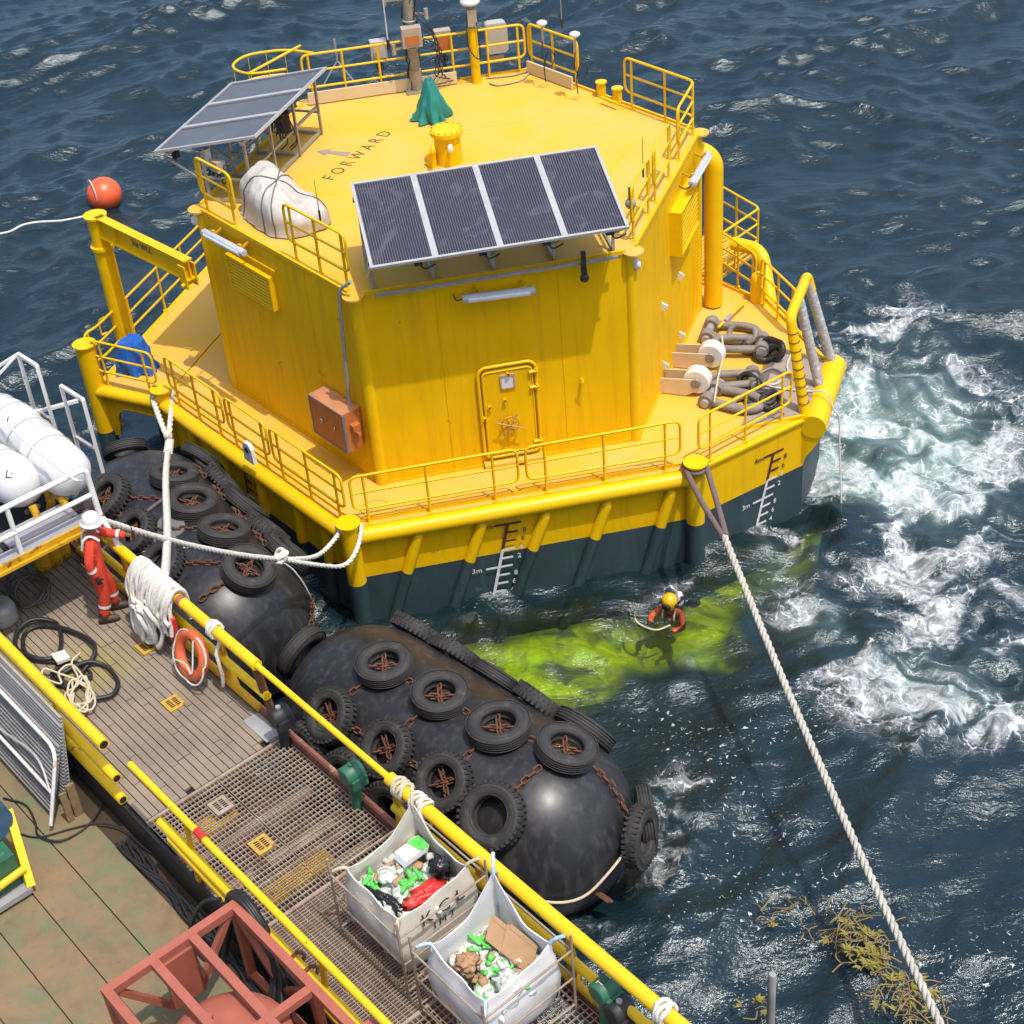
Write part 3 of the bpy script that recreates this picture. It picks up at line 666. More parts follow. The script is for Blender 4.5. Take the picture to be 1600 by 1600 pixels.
def rl2(a, b, z0=0, posts=(.1, .5, .9), **k):
    p, q = at(*a, z0 + 1.1), at(*b, z0 + 1.1); return railing([p, q], z0, posts, **k)
rr1 = P[2] + V((.12, .12, 0)); railing([rr1, Q1 + V((-.35, .08, 0))], 0, (.12, .5, .9))
dLf = (P[1] - P[0]).normalized(); base = P[0] - nl * .1
Lt = (P[1] - P[0]).length
railing([base + dLf * .25, base + dLf * 2.35], 0, (.12, .5, .88)); railing([base + dLf * 2.5, base + dLf * 3.95], 0, (.12, .88)); railing([base + dLf * 4.08, base + dLf * (Lt - .2)], 0, (.1, .5, .9))
railing([L0 + V((.1, -.02, 0)), P[0] + V((-.05, .0, 0))], 0, (.15, .85))
railing([L0 + V((-.02, .25, 0)), L0 + uL * .55 + vL * .02, L0 + uL * 5.6], 0, (.02, .3, .55, .75, .97), fil=.2)
# right rear deck rails and outboard access platform
rl2((1190, 403), (1245, 455), 0, (.1, .5, .9)); rl2((1120, 358), (1182, 398), 0, (.1, .55, .92))
pa, pb, pc = at(1105, 380, 1.1), at(1187, 325, 1.1), at(1122, 288, 1.1)
railing([pa, pb, pc], 0, (.02, .3, .55, .8, .98), low=.3)
mb = MB(); q = [V((v_.x, v_.y, -.05)) for v_ in (pa, pb, pc)]; q.append(q[0] + q[2] - q[1]); mb.prism(q, ZD * .04); mb.build('access_platform', M_yeldk, buoy)
mb = MB()
for k in range(14): mb.bar(q[0].lerp(q[3], k / 13.) + ZD * .06, q[1].lerp(q[2], k / 13.) + ZD * .06, .012, .03)
mb.build('access_grating', M_yelrust, buoy, kind='stuff')
mb = MB(); a = at(1180, 470, 0) ; mb.cyl(a + V((.05, 0, -1.2)), a + V((.05, 0, .55)), .16, 16); mb.ball(a + V((.05, 0, .55)), .16, 14); mb.build('fender_post', M_yelpipe, buoy)
mb = MB(); a = at(1190, 400, .6); b = at(1215, 480, .1); mb.tube(fillet([a + V((-.5, .5, .15)), a + ZD * .15, b + ZD * -.8], .3), .15, 14); mb.build('bent_pipe', M_yelpipe, buoy)
# roof rails
def edge_in(k, t, inn=.1):
    a, b = HX[k], HX[(k + 1) % 6]; n = (b - a).cross(ZD).normalized(); return a.lerp(b, t) - n * inn
railing([edge_in(4, .03), edge_in(4, .99)], H, (.03, .17, .33, .5, .66, .82, .97))
railing([edge_in(3, .99), edge_in(3, .68)], H, (.05, .5, .95))
railing([edge_in(3, .40), edge_in(3, .03), edge_in(2, .97), edge_in(2, .72)], H, (.06, .35, .62, .97))
railing([edge_in(2, .60), edge_in(2, .36)], H, (.08, .92)); railing([edge_in(2, .30), edge_in(2, .06)], H, (.08, .92))
railing([edge_in(0, .02), edge_in(0, .26)], H, (.1, .9)); railing([edge_in(0, .60), edge_in(0, .97)], H, (.1, .5, .93))
# ladder hoop cage at the back left
mb = MB(); c = hexpt(RH, 5, H + .95); d0 = (HX[5] - HC).normalized()
for dz in (0, -.55):
    mb.tube(cr([c + V((.35, .35, dz)), c + V((-.25, .75, dz)), c + V((-1.05, .75, dz)), c + V((-1.4, .25, dz)), c + V((-1.1, -.3, dz)), c + V((-.3, -.35, dz))], 6), .03, 7)
for x, y in ((-.25, .75), (-.65, .78), (-1.05, .75), (-1.4, .25), (-1.1, -.3), (-.75, -.33)): mb.bar(c + V((x, y, .02)), c + V((x, y, -1.6)), .04, .012, XD)
mb.tube([c + V((-1.1, -.3, 0)), c + V((.1, .1, .3))], .03, 7)
mb.build('ladder_cage', M_yelpipe, buoy)
# toe board on the roof at the back
mb = MB()
mb.bar(edge_in(4, .34, .2) + ZD * (H + .16), edge_in(4, .985, .2) + ZD * (H + .16), .05, .26); mb.bar(edge_in(3, .985, .2) + ZD * (H + .16), edge_in(3, .70, .2) + ZD * (H + .16), .05, .26)
mb.split('cable_tray', pm('cream_cable_tray', (.62, .50, .30), .5, var=.1), buoy)
# FORWARD stencil and arrow on the roof
a, b = at(525, 270, H + .004), at(594, 215, H + .004); xd = (b - a).normalized(); yd = ZD.cross(xd)
text('roof_stencil', 'F O R W A R D', .36, a.lerp(b, .5), xd, yd, M_stencil, buoy, sy=1.15)
tip, tail = at(495, 236, H + .006), at(546, 241, H + .006); d = (tip - tail).normalized(); n = ZD.cross(d); mb = MB(); nk = tip - d * .26
mb.prism([tip, nk + n * .17, nk + n * .06, tail + n * .1, tail - n * .1, nk - n * .06, nk - n * .17], ZD * .002); mb.build('arrow_stencil', pm('grey_stencil_paint', (.33, .27, .2), .7), buoy)
# white lug on the left-front edge
p = atp(392, 705, P[1] + nl * .14, nl); mb = MB(); mb.prism([p + V((0, 0, z)) + dLf * x for x, z in ((-.17, -.22), (.17, -.22), (.15, .12), (.08, .22), (-.08, .22), (-.15, .12))], nl * .08)
lug = mb.build('mooring_lug', M_white, buoy); mb = MB(); mb.cyl(p + nl * .08 + ZD * .07, p + nl * .1 + ZD * .07, .06, 14); mb.build('lug_hole', M_dark, lug)
text('lug_stencil', 'SWL 20T', .12, p + nl * .1 + ZD * -.36, dLf, ZD, M_ink, buoy) if False else None
# roof double bollard and manhole
for px, py in ((940, 150), (965, 160)):
    c = at(px, py, H); mb = MB(); mb.cyl(c, c + ZD * .3, .1, 14); mb.cyl(c + ZD * .3, c + ZD * .33, .125, 16); mb.build('roof_bollard', M_yelpipe, buoy)
mb = MB(); mb.bar(at(940, 152, H + .15), at(965, 162, H + .15), .06, .04); mb.build('bollard_bar', M_yelpipe, buoy)
c = at(704, 257, H) + V((0, .15, 0)); mb = MB(); mb.cyl(c, c + ZD * .62, .27, 24); mb.cyl(c + ZD * .62, c + ZD * .66, .34, 28); mb.cyl(c + ZD * .662, c + ZD * .70, .34, 28); mh = mb.build('manhole', M_yelpipe, buoy)
mb = MB()
for k in range(14): a = 2 * PI * k / 14; mb.cyl(c + V((math.cos(a) * .30, math.sin(a) * .30, .70)), c + V((math.cos(a) * .30, math.sin(a) * .30, .725)), .018, 6)
mb.build('flange_bolts', M_yelrust, mh)
for dx in (-.33, .02):
    mb = MB(); mb.cyl(c + V((dx, -.2, .45)), c + V((dx - .02, -.36, .45)), .05, 10); mb.ball(c + V((dx - .02, -.38, .43)), .06, 10, (1, .5, 1.5)); mb.build('vent_lug', M_white if dx > 0 else M_yelpipe, mh)
mb = MB(); mb.cyl(c + V((-.36, -.1, 0)), c + V((-.36, -.1, .3)), .1, 12); mb.build('side_stub', M_yelpipe, mh)
# lower deck bits: hatch marks along the left deck
mb = MB()
for k in range(26): a = k * .17 + .3; mb.cyl(P[1] + V((.55 + .28 * math.cos(a), .55 + .25 * math.sin(a), .0)), P[1] + V((.55 + .28 * math.cos(a), .55 + .25 * math.sin(a), .02)), .012, 6)
mb.build('deck_studs', M_yelrust, buoy, kind='stuff')
mb = MB(); q = P[1] + V((.9, .32, .004)); mb.prism([q, q + V((4.6, 0, 0)), q + V((4.6, .12, 0)), q + V((0, .12, 0))], ZD * .02); mb.build('deck_plate_strip', M_yeldk, buoy)
# ------------------------------------------------------------------ equipment on the buoy
def solar_mat():
    m = bpy.data.materials.new('dark_solar_cells'); m.use_nodes = True; N = m.node_tree.nodes; L = m.node_tree.links; b = N['Principled BSDF']
    tc = N.new('ShaderNodeTexCoord'); wv = N.new('ShaderNodeTexWave'); wv.wave_type = 'BANDS'; wv.bands_direction = 'X'; wv.inputs['Scale'].default_value = 7.0; wv.inputs['Distortion'].default_value = 0
    L.new(tc.outputs['UV'], wv.inputs['Vector'])
    rp = N.new('ShaderNodeValToRGB'); rp.color_ramp.elements[0].position = .78; rp.color_ramp.elements[1].position = .97
    rp.color_ramp.elements[0].color = (.021, .018, .026, 1); rp.color_ramp.elements[1].color = (.13, .12, .14, 1); L.new(wv.outputs['Fac'], rp.inputs['Fac'])
    n = N.new('ShaderNodeTexNoise'); n.inputs['Scale'].default_value = 1.3; n.inputs['Detail'].default_value = 6; n.inputs['Distortion'].default_value = 3.; L.new(tc.outputs['Object'], n.inputs['Vector'])
    mr = N.new('ShaderNodeMapRange'); mr.inputs['From Min'].default_value = .52; mr.inputs['From Max'].default_value = .8; mr.inputs['To Max'].default_value = .55; L.new(n.outputs['Fac'], mr.inputs['Value'])
    mx = N.new('ShaderNodeMix'); mx.data_type = 'RGBA'; L.new(mr.outputs['Result'], mx.inputs['Factor']); L.new(rp.outputs['Color'], mx.inputs['A']); mx.inputs['B'].default_value = (.13, .12, .13, 1)
    L.new(mx.outputs['Result'], b.inputs['Base Color']); b.inputs['Roughness'].default_value = .2; b.inputs['Specular IOR Level'].default_value = .85
    return m
M_solar = solar_mat()
def solar(edge_k, t0, npan, label, dropleft):
    a, b = HX[edge_k], HX[(edge_k + 1) % 6]; d = (b - a).normalized(); n = d.cross(ZD).normalized()
    pw = 1.128; Wd = pw * npan
    o = a + d * t0 + n * .92 + ZD * 5.11          # low outer corner
    up = (-n * 2.3 + ZD * .50); SL = up.length; up.normalize(); nn = d.cross(up).normalized()
    if nn.z < 0: nn = -nn
    root = thing('solar_array', a + d * (t0 + Wd / 2) + ZD * H, label, 'solar panel', 'solar arrays on the roof edge')
    for k in range(npan):
        mb = MB(); c = o + d * (pw * (k + .5)) + up * (SL / 2); mb.box(c - nn * .012, (pw - .055, SL - .04, .02), (d, up, nn)); p = mb.build('solar_panel', M_solar, root)
        uv = p.data.uv_layers.new(name='UVMap')
        for lo in p.data.loops:
            co = p.data.vertices[lo.vertex_index].co + root.location; q = co - o; uv.data[lo.index].uv = (q.dot(d) / 1.0, q.dot(up))
        mb = MB()
        for x in (-pw / 2 + .028, pw / 2 - .028): mb.box(c + d * x, (.055, SL, .05), (d, up, nn))
        for y in (-SL / 2 + .025, SL / 2 - .025): mb.box(c + up * y + nn * .001, (pw - .112, .05, .05), (d, up, nn))
        mb.build('panel_frame', M_alu, p)
    mb = MB()
    for y in (.25, SL - .35): mb.box(o + d * (Wd / 2) + up * y - nn * .09, (Wd + .04, .07, .07), (d, up, nn))
    fr_ = mb.build('support_rail', M_steel, root)
    for k in range(npan + 1):
        x = .06 + (Wd - .12) * k / npan
        p1 = o + d * x + up * .25 - nn * .12; p2 = o + d * x + up * (SL - .35) - nn * .12
        f1 = V((p1.x, p1.y, 0)) - n * .75; f2 = V((p2.x, p2.y, 0))
        mb = MB(); mb.bar(f1 + ZD * (H + .02), p1 - n * .75 + ZD * .16, .05, .05, d); mb.bar(f2 + ZD * (H + .02), p2, .05, .05, d); mb.split('leg', M_steel, root)
        mb = MB(); mb.bar(f1 + ZD * (H + .5), f2 + ZD * (H + .5), .04, .04); mb.bar(f1 + ZD * (H + .04), f2 + ZD * (H + .04), .05, .05); mb.bar(p1 - up * .1, f1 + ZD * (H + .35), .04, .04); mb.build('brace', M_steel, root)
    mb = MB(); x1, x2 = o + d * .06 + up * (SL - .35), o + d * (Wd - .06) + up * (SL - .35)
    for z in (H + .06, H + .62): mb.bar(V((x1.x, x1.y, z)), V((x2.x, x2.y, z)), .05, .05)
    mb.bar(o + d * .06 - n * .7 + ZD * (H + .05 - o.z), o + d * (Wd - .06) - n * .7 + ZD * (H + .05 - o.z), .05, .05)
    mb.build('base_frame', M_steel, root)
    mb = MB()
    for k in range(npan):
        c = o + d * (pw * (k + .75)) + n * -.3 + ZD * -.14; mb.box(c, (.14, .1, .16), (d, n, ZD)); mb.tube(cr([c, c + ZD * -.18 + d * .1, c + ZD * -.12 + d * .3], 5), .015, 5)
    mb.build('cable_clamp', M_black, root, kind='stuff')
    mb = MB(); q1 = o + d * .03 - nn * .03; mb.tube([o + up * .1 - nn * .05, V((o.x, o.y, H + .3)) - n * .9], .022, 6); mb.build('stay', M_alu, root)
    return root, o, d, n
sa, so_, sd_, sn_ = solar(1, .31, 4, 'row of four dark tilted solar panels above the deckhouse door', 0)
mb = MB(); c = aty(912, 415, -.3); mb.box(c + ZD * .08, (.08, .08, .4)); mb.box(c + V((.0, .0, -.1)), (.1, .09, .1)); mb.build('camera_arm', M_black, sa)
mb = MB(); mb.lathe(c + V((.0, -.02, -.24)), [(.001, -.04), (.07, -.04), (.085, 0), (.07, .04), (.001, .04)], 16, YD); mb.build('camera_lens', M_black, sa)
solar(5, 0, 3, 'three pale solar panels on a steel frame hanging over the left roof edge', 1) if False else None
# the left array stands on the edge F-A
sb_, *_r = solar(5, RH - 3.70, 3, 'three-panel solar array on a steel frame overhanging the back left roof edge', 1)
mb = MB()
for k in range(7):
    c = HX[0].lerp(HX[5], .42) + V((.75, -.42, H + .55 + .05 * k)) + V((random.uniform(-.2, .2), random.uniform(-.2, .2), 0)); mb.tube(cr([c, c + V((.1, .1, .25)), c + V((.2, -.1, -.1)), c + V((.05, .2, -.4))], 5), .014, 5)
mb.box(HX[0].lerp(HX[5], .45) + V((.8, -.42, H + .85)), (.3, .2, .4)); mb.build('wiring', M_black, sb_)

# fluorescent floodlights
def lamp(a, b, wall_n, label):
    d = (b - a).normalized(); L_ = (b - a).length; root = thing('tube_lamp', a.lerp(b, .5), label, 'lamp', 'tube lamps on the deckhouse walls'); up = wall_n.cross(d).normalized()
    mb = MB(); mb.tube([a, a + d * .04, b - d * .04, b], [.06, .075, .075, .06], 14); mb.build('housing', M_lampg, root)
    mb = MB(); mb.tube([a + d * .1 + wall_n * .03 - ZD * .02, b - d * .1 + wall_n * .03 - ZD * .02], .06, 12); mb.build('diffuser', pm('milky_diffuser', (.66, .68, .70), .25, var=.05), root)
    for t in (.2, .85):
        mb = MB(); p = a.lerp(b, t); mb.bar(p - wall_n * .05, p - wall_n * .26 + ZD * .08, .04, .03, d); mb.box(p - wall_n * .05 + ZD * .06, (.1, .06, .08), (d, wall_n, ZD)); mb.build('bracket', M_yelrust, root)
    mb = MB(); mb.tube(cr([a, a - d * .06 - ZD * .02, a - d * .1 - wall_n * .1 - ZD * .07, a - d * .13 - wall_n * .22], 5), .012, 5); mb.build('flex', M_black, root)
fn = V((0, -1, 0))
lamp(aty(722, 467, -.27), aty(836, 453, -.27), fn, 'grey tube lamp on the front wall below the four solar panels')
lamp(atp(318, 362, HX[0] + nl * .26, nl), atp(382, 396, HX[0] + nl * .26, nl), nl, 'white tube lamp on the shaded left wall above the louvre')
lamp(atp(1080, 288, HX[2] + nr * .26, nr), atp(1108, 240, HX[2] + nr * .26, nr), nr, 'white tube lamp on the right wall near the bent vent pipe')

# orange junction box with conduit on the left-front wall
p0 = atp(482, 612, HX[0] + nl * .42, nl); p1 = atp(536, 655, HX[0] + nl * .42, nl); p2 = atp(540, 702, HX[0] + nl * .42, nl)
wd_ = (p1 - p0).dot(dl); hb = max(.5, p1.z - p2.z) + .12; c = p0 + dl * (wd_ / 2) - nl * .2 - ZD * (hb / 2); c.z = (p1.z + p0.z) / 2 - hb / 2
jb = thing('junction_box', c, 'orange steel junction box mounted low on the shaded left wall', 'box')
mb = MB(); mb.box(c, (wd_, .38, hb), (dl, nl, ZD)); mb.build('cabinet', M_orange, jb)
mb = MB(); mb.box(c + nl * .205, (wd_ - .06, .03, hb - .06), (dl, nl, ZD)); cd = mb.build('cabinet_door', M_orange, jb)
mb = MB()
for x in (-1, 1): mb.box(c + nl * .2 + dl * x * (wd_ / 2 - .01), (.035, .05, hb), (dl, nl, ZD))
for z in (-1, 1): mb.box(c + nl * .201 + ZD * z * (hb / 2 - .01), (wd_ - .06, .05, .035), (dl, nl, ZD))
mb.split('edge_trim', pm('blue_grey_trim', (.14, .15, .2), .5), jb)
for x in (-.18, .2):
    mb = MB(); mb.torus(c + nl * .235 + dl * (x * wd_) , .035, .01, nl, 14, 5); mb.build('lock', M_steel, cd)
mb = MB(); mb.box(c + dl * (wd_ / 2 + .06) + ZD * .1, (.12, .16, .14), (dl, nl, ZD)); mb.cyl(c + dl * (wd_ / 2) + ZD * .0, c + dl * (wd_ / 2 + .2) + ZD * .0, .035, 8); mb.build('cable_gland', M_orange, jb)
mb = MB(); mb.prism([c + dl * x * wd_ / 2 + nl * y + ZD * (hb / 2 + .002) for x, y in ((-1, -.2), (1, -.2), (1, .22), (-1, .22))], ZD * .02); mb.build('lid', pm('faded_orange_lid', (.52, .22, .10), .6, var=.2, spot=(.3, .1, .04), spot_t=.6, spot_scale=6), jb)
cq = [atp(548, 650, HX[0] + nl * .12, nl), atp(531, 478, HX[0] + nl * .12, nl), atp(531, 452, HX[0] + nl * .12, nl), atp(548, 440, HX[0] + nl * .05, nl)]
mb = MB(); mb.tube(fillet(cq, .12), .035, 10); cdt = mb.build('conduit', M_galv, jb)
for q in (cq[0] + ZD * .12, cq[1] + ZD * .25): mb = MB(); mb.bar(q - nl * .1, q + dl * .2 - nl * .05, .04, .02); mb.build('clip', M_yelpipe, cdt)

# davit
DB = V((-4.75, 6.62, 0)); tipd = V((-2.92, 3.95, 3.02))
dv = thing('davit_crane', DB, 'yellow davit crane with post and lifting beam on the left platform', 'crane')
mb = MB(); mb.cyl(DB, DB + ZD * 2.55, .205, 22); mb.build('post', M_yelpipe, dv)
mb = MB(); mb.cyl(DB + ZD * 2.551, DB + ZD * 2.62, .25, 24); mb.cyl(DB + ZD * 2.62, DB + ZD * 3.28, .19, 22); mb.cyl(DB + ZD * 3.28, DB + ZD * 3.32, .25, 24); mb.build('slewing_head', M_yelpipe, dv)
bd = (V((tipd.x, tipd.y, 0)) - V((DB.x, DB.y, 0))).normalized(); bl = (V((tipd.x, tipd.y, 0)) - DB).length; bs = ZD.cross(bd)
mb = MB(); z1, z2 = 3.32, 2.86
for z in (z1 - .015, z2 + .015): mb.box(DB + bd * (bl / 2 + .05) + ZD * z, (bl - .1, .2, .03), (bd, bs, ZD))
mb.box(DB + bd * (bl / 2 + .05) + ZD * ((z1 + z2) / 2), (bl - .1, .025, z1 - z2 - .064), (bd, bs, ZD)); bm = mb.build('beam', M_yelpipe, dv)
mb = MB()
for x in (.75, bl - .1): mb.box(DB + bd * x + ZD * ((z1 + z2) / 2), (.02, .18, z1 - z2 - .066), (bd, bs, ZD))
mb.split('stiffener', M_yelpipe, bm)
side = bs if bs.dot(CO - DB) > 0 else -bs
td = bd if side.cross(bd).z < 0 else bd
xd = ZD.cross(side)
text('beam_stencil', '3te WLL', .2, DB + bd * (bl * .5) + side * .018 + ZD * 3.09, xd, ZD, M_ink, bm)
mb = MB()
for x in (-.12, .12): mb.box(DB + bd * (bl - .1) + bs * x + ZD * 2.95, (.22, .03, .5), (bd, bs, ZD))
mb.cyl(DB + bd * (bl - .1) + bs * .2 + ZD * 2.78, DB + bd * (bl - .1) - bs * .2 + ZD * 2.78, .04, 10); mb.split('hook_plate', M_yelpipe, dv)
mb = MB(); mb.cyl(DB + V((-.25, -.12, .6)), DB + V((-.45, -.2, .6)), .03, 8); mb.tube(fillet([DB + V((-.45, -.2, .6)), DB + V((-.45, -.2, .95)), DB + V((-.3, -.25, 1.05))], .06), .02, 6); mb.build('crank_handle', M_yelpipe, dv)

from mathutils import noise as MN
# blue tarpaulin bundle at the davit foot
def draped(name, c, rx, ry, h, mat, label, cat, seed, flare=.25, n=72, rings=26, top=.12, folds=9, lean=(0, 0)):
    rn = random.Random(seed); ph = [rn.uniform(0, 6.28) for _ in range(4)]; mb = MB(); vs = []
    for i in range(rings + 1):
        t = i / rings
        for k in range(n):
            a = 2 * PI * k / n
            prof = top + (1 - top) * (t ** .75)
            fold = 1 + (.05 + flare * t * t) * math.sin(folds * a + ph[0] + 1.2 * math.sin(3 * t)) * .5 + .10 * math.sin(3 * a + ph[1]) + .05 * math.sin(17 * a + ph[2] + 3 * t) * t
            z = h * (1 - t) + (.03 * math.sin(folds * a + ph[3]) * t * h * .6 if i < rings else .02 * (1 + math.sin(folds * a + ph[3])))
            dn = (1 - 2 * abs(MN.noise(V((math.cos(a) * 1.6, math.sin(a) * 1.6, t * 1.7 + seed))))) * .16 + (1 - 2 * abs(MN.noise(V((math.cos(a) * 4, math.sin(a) * 4, t * 3.5 + seed))))) * .07; fold *= 1 + (dn - .1) * (.5 + t); vs.append(V(c) + V((math.cos(a) * rx * prof * fold + lean[0] * (1 - t), math.sin(a) * ry * prof * fold + lean[1] * (1 - t), max(.01, z * (1 + dn * .5 * (1 - t))))))
    fs = [(i * n + k, (i + 1) * n + k, (i + 1) * n + (k + 1) % n, i * n + (k + 1) % n) for i in range(rings) for k in range(n)]
    mb.add(vs, fs, True); tp = V(c) + V((lean[0], lean[1], h * 1.02)); vs2 = vs[:n] + [tp]; mb.add(vs2, [(k, (k + 1) % n, n) for k in range(n)], True)
    o = mb.build(name, mat, None, origin=c); return tag(o, label, cat)
draped('blue_tarpaulin', V((-4.55, 5.75, 0)), .42, .36, .7, M_blue, 'crumpled blue tarpaulin bundle behind the rail at the davit foot', 'tarpaulin', 3, .3, top=.6, folds=7)
draped('green_tarpaulin', at(676, 186, H), .36, .34, .85, M_teald, 'teal green tarpaulin draped to a point on the roof beside the manhole', 'tarpaulin', 4, .45, top=.13, folds=8)
# white tarpaulin over bulky gear
from mathutils import noise as MN
c = V((-.93, 3.38, H)); mb = MB(); n, rg = 84, 40; vs = []
for i in range(rg + 1):
    t = i / rg
    for k in range(n):
        a = 2 * PI * k / n; ca, sa_ = math.cos(a), math.sin(a); rr = 1 / (abs(ca) ** 3 + abs(sa_) ** 3) ** (1 / 3); w_ = math.sin(min(1, t * 1.2) * PI / 2)
        hgt = 1.12 * (1 - .30 * (1 + ca * w_) * .9) + .12 * math.sin(2.2 * a) * w_
        base = dl * (ca * rr * .95 * w_) + nl * (sa_ * rr * .54 * w_) + ZD * (hgt * max(0, 1 - t ** 2.4))
        w1 = MN.noise(base * 1.5 + V((3, 7, 1))) * .14
        r1 = 1 - abs(MN.noise(V((base.dot(dl) * 2.6, base.dot(nl) * 2.6, base.z * .6 + 4)))) * 2.2; r2 = 1 - abs(MN.noise(V((base.dot(dl) * 8, base.dot(nl) * 8, base.z * 2.6 + 9)))) * 2.2
        out_ = (dl * ca + nl * sa_ + ZD * (1.1 * (1 - t))).normalized() if i else ZD
        p = c + base + out_ * ((w1 + .07 * (r1 - .5) + .012 * (r2 - .5) + .05 * t * t) if i else .02); p.z = max(p.z, H + .03); vs.append(p)
mb.add(vs, [(i * n + k, (i + 1) * n + k, (i + 1) * n + (k + 1) % n, i * n + (k + 1) % n) for i in range(rg) for k in range(n)], True)
wt = thing('covered_equipment', c, 'bulky gear wrapped in a wrinkled white tarpaulin at the front left roof edge', 'tarpaulin')
mb.build('cover', M_tarp, wt)
for k_ in (7, 15, 30):
    mb = MB(); l_ = [vs[i * n + (k_ * 2) % n] for i in range(rg, 0, -2)] + [vs[i * n + (k_ * 2 + n // 2) % n] for i in range(2, rg + 1, 2)]
    mb.tube([p + (p - c - ZD * .2).normalized() * .012 for p in l_], .012, 6); mb.build('lashing', M_ropeb, wt)
mb = MB(); mb.box(c + ZD * .04, (1.5, .7, .08), (dl, nl, ZD)); mb.build('pallet', M_yelrust, wt)

# roof instruments
def mast_grey(c):
    root = thing('instrument_mast', c, 'grey wire-wrapped instrument mast rising from the back roof edge', 'mast')
    mb = MB(); mb.cyl(c, c + ZD * .5, .14, 12); mb.cyl(c + ZD * .5, c + ZD * 3.6, .12, 14); mb.build('pole', pm('tarnished_mast', (.33, .29, .23), .6, metal=.2, var=.4, scale=7), root)
    mb = MB(); mb.box(c + ZD * .03, (.5, .4, .05)); mb.bar(c + V((-.2, -.1, .03)), c + V((-.05, 0, .5)), .05, .03); mb.bar(c + V((.2, -.1, .03)), c + V((.05, 0, .5)), .05, .03); mb.build('foot', M_steel, root)
    mb = MB()
    for k in range(13):
        a = k * 1.1; pts = [c + V((.13 * math.cos(a + t * 2.3) * (1 + .5 * math.sin(3 * t + k)), .13 * math.sin(a + t * 2.3) * (1 + .5 * math.sin(3 * t + k)), .15 + t * 1.1)) for t in [j * .28 for j in range(11)]]; mb.tube(cr(pts, 4), .012, 5)
    mb.build('cabling', M_black, root)
    mb = MB()
    for z in (1.0, 1.6, 2.3): mb.torus(c + ZD * z, .14, .02, ZD, 14, 5)
    mb.build('clamp', M_galv, root)
    for k, (z, l_, a_) in enumerate(((1.05, .45, 200), (1.75, .4, 330), (2.05, .5, 170), (2.3, .35, 20))):
        q = c + ZD * z; e_ = V((math.cos(R(a_)), math.sin(R(a_)), 0)); mb = MB(); mb.bar(q, q + e_ * l_, .04, .04); mb.cyl(q + e_ * l_ - ZD * .1, q + e_ * l_ + ZD * .12, .05, 10); mb.build('side_arm', M_steel, root)
    mb = MB()
    for k in range(5):
        q = c + V((.1, -.1, 1.9 - .2 * k)); mb.tube(cr([q, q + V((.25 + .08 * k, -.15, -.35)), q + V((.45 - .05 * k, -.1, -.9)), c + V((.5 + .12 * k, .1, .1))], 6), .012, 5)
    mb.build('hanging_cable', M_black, root, kind='stuff')
    mb = MB(); b = c + V((-.02, -.22, 1.32)); mb.box(b, (.42, .24, .42)); bx_ = mb.build('terminal_box', pm('tan_enclosure', (.42, .34, .27), .6, var=.2), root)
    mb = MB(); mb.box(b + V((0, -.13, -.05)), (.3, .02, .2)); mb.build('label_plate', M_orange, bx_)
    return root
mc = at(652, 142, H); mast_grey(mc)
c = at(745, 129, H); root = thing('light_mast', c, 'yellow pole with a white dome base standing on the back roof edge', 'mast')
mb = MB(); mb.cyl(c, c + ZD * 1.25, .1, 14); mb.build('pole', M_yelpipe, root)
mb = MB(); mb.cyl(c + ZD * 1.25, c + ZD * 1.75, .075, 12); mb.box(c + V((0, -.06, 1.5)), (.2, .16, .36)); mb.build('bracket', M_steel, root)
mb = MB(); mb.lathe(c + ZD * 1.78, [(.001, 0), (.2, 0), (.22, .04), (.2, .08), (.1, .14), (.1, .9), (.001, .9)], 18); mb.build('lantern_base', M_grp, root)
mb = MB(); mb.tube(cr([c + V((-.1, -.1, 1.6)), c + V((-.14, -.14, .9)), c + V((.1, -.16, .6)), c + V((.08, -.14, 1.4))], 6), .014, 5); mb.build('cabling', M_black, root)
def inst_box(c, size, mat, label, plate=None, z=.78, name='instrument_box'):
    root = thing(name, c, label, 'box', 'instrument boxes on the back roof rail'); b = c + ZD * z
    mb = MB(); mb.box(b, size); bx_ = mb.build('enclosure', mat, root)
    mb = MB(); mb.box(b + V((0, -size[1] / 2 - .012, 0)), (size[0] * .72, .02, size[2] * .72)); mb.build('cover', plate or M_lampg, bx_)
    mb = MB(); mb.bar(c + ZD * .0, b - ZD * size[2] / 2, .05, .05, XD); mb.build('stand', M_black, root)
    mb = MB(); mb.tube(cr([b - ZD * size[2] / 2, b + V((.06, -.05, -.45)), b + V((-.1, -.08, -.3)), b + V((.02, -.05, -.75))], 5), .014, 5); mb.build('cabling', M_black, root)
M_tan = pm('tan_enclosure', (.42, .34, .27), .6)
inst_box(at(598, 130, H), (.36, .24, .42), pm('grey_enclosure', (.45, .43, .38), .5), 'small grey instrument box left of the grey mast on the roof', pm('pale_face', (.5, .5, .46), .4))
inst_box(at(697, 116, H), (.36, .22, .5), M_tan, 'tan instrument box with an orange plate between the two roof masts', M_orange)
c = at(776, 104, H); root = thing('equipment_locker', c, 'rounded grey plastic equipment locker right of the yellow roof pole', 'box')
mb = MB(); mb.prism([c + V((x, 0, z)) for x, z in rrect(-.22, .26, .40, 1.08, .1)], V((0, -.26, 0))); mb.build('body', pm('grey_plastic_locker', (.42, .40, .36), .45, var=.15), root)
mb = MB(); mb.box(c + V((-.02, -.1, .26)), (.34, .22, .16)); mb.bar(c, c + ZD * .55, .06, .06, XD); mb.build('bracket', M_steel, root)
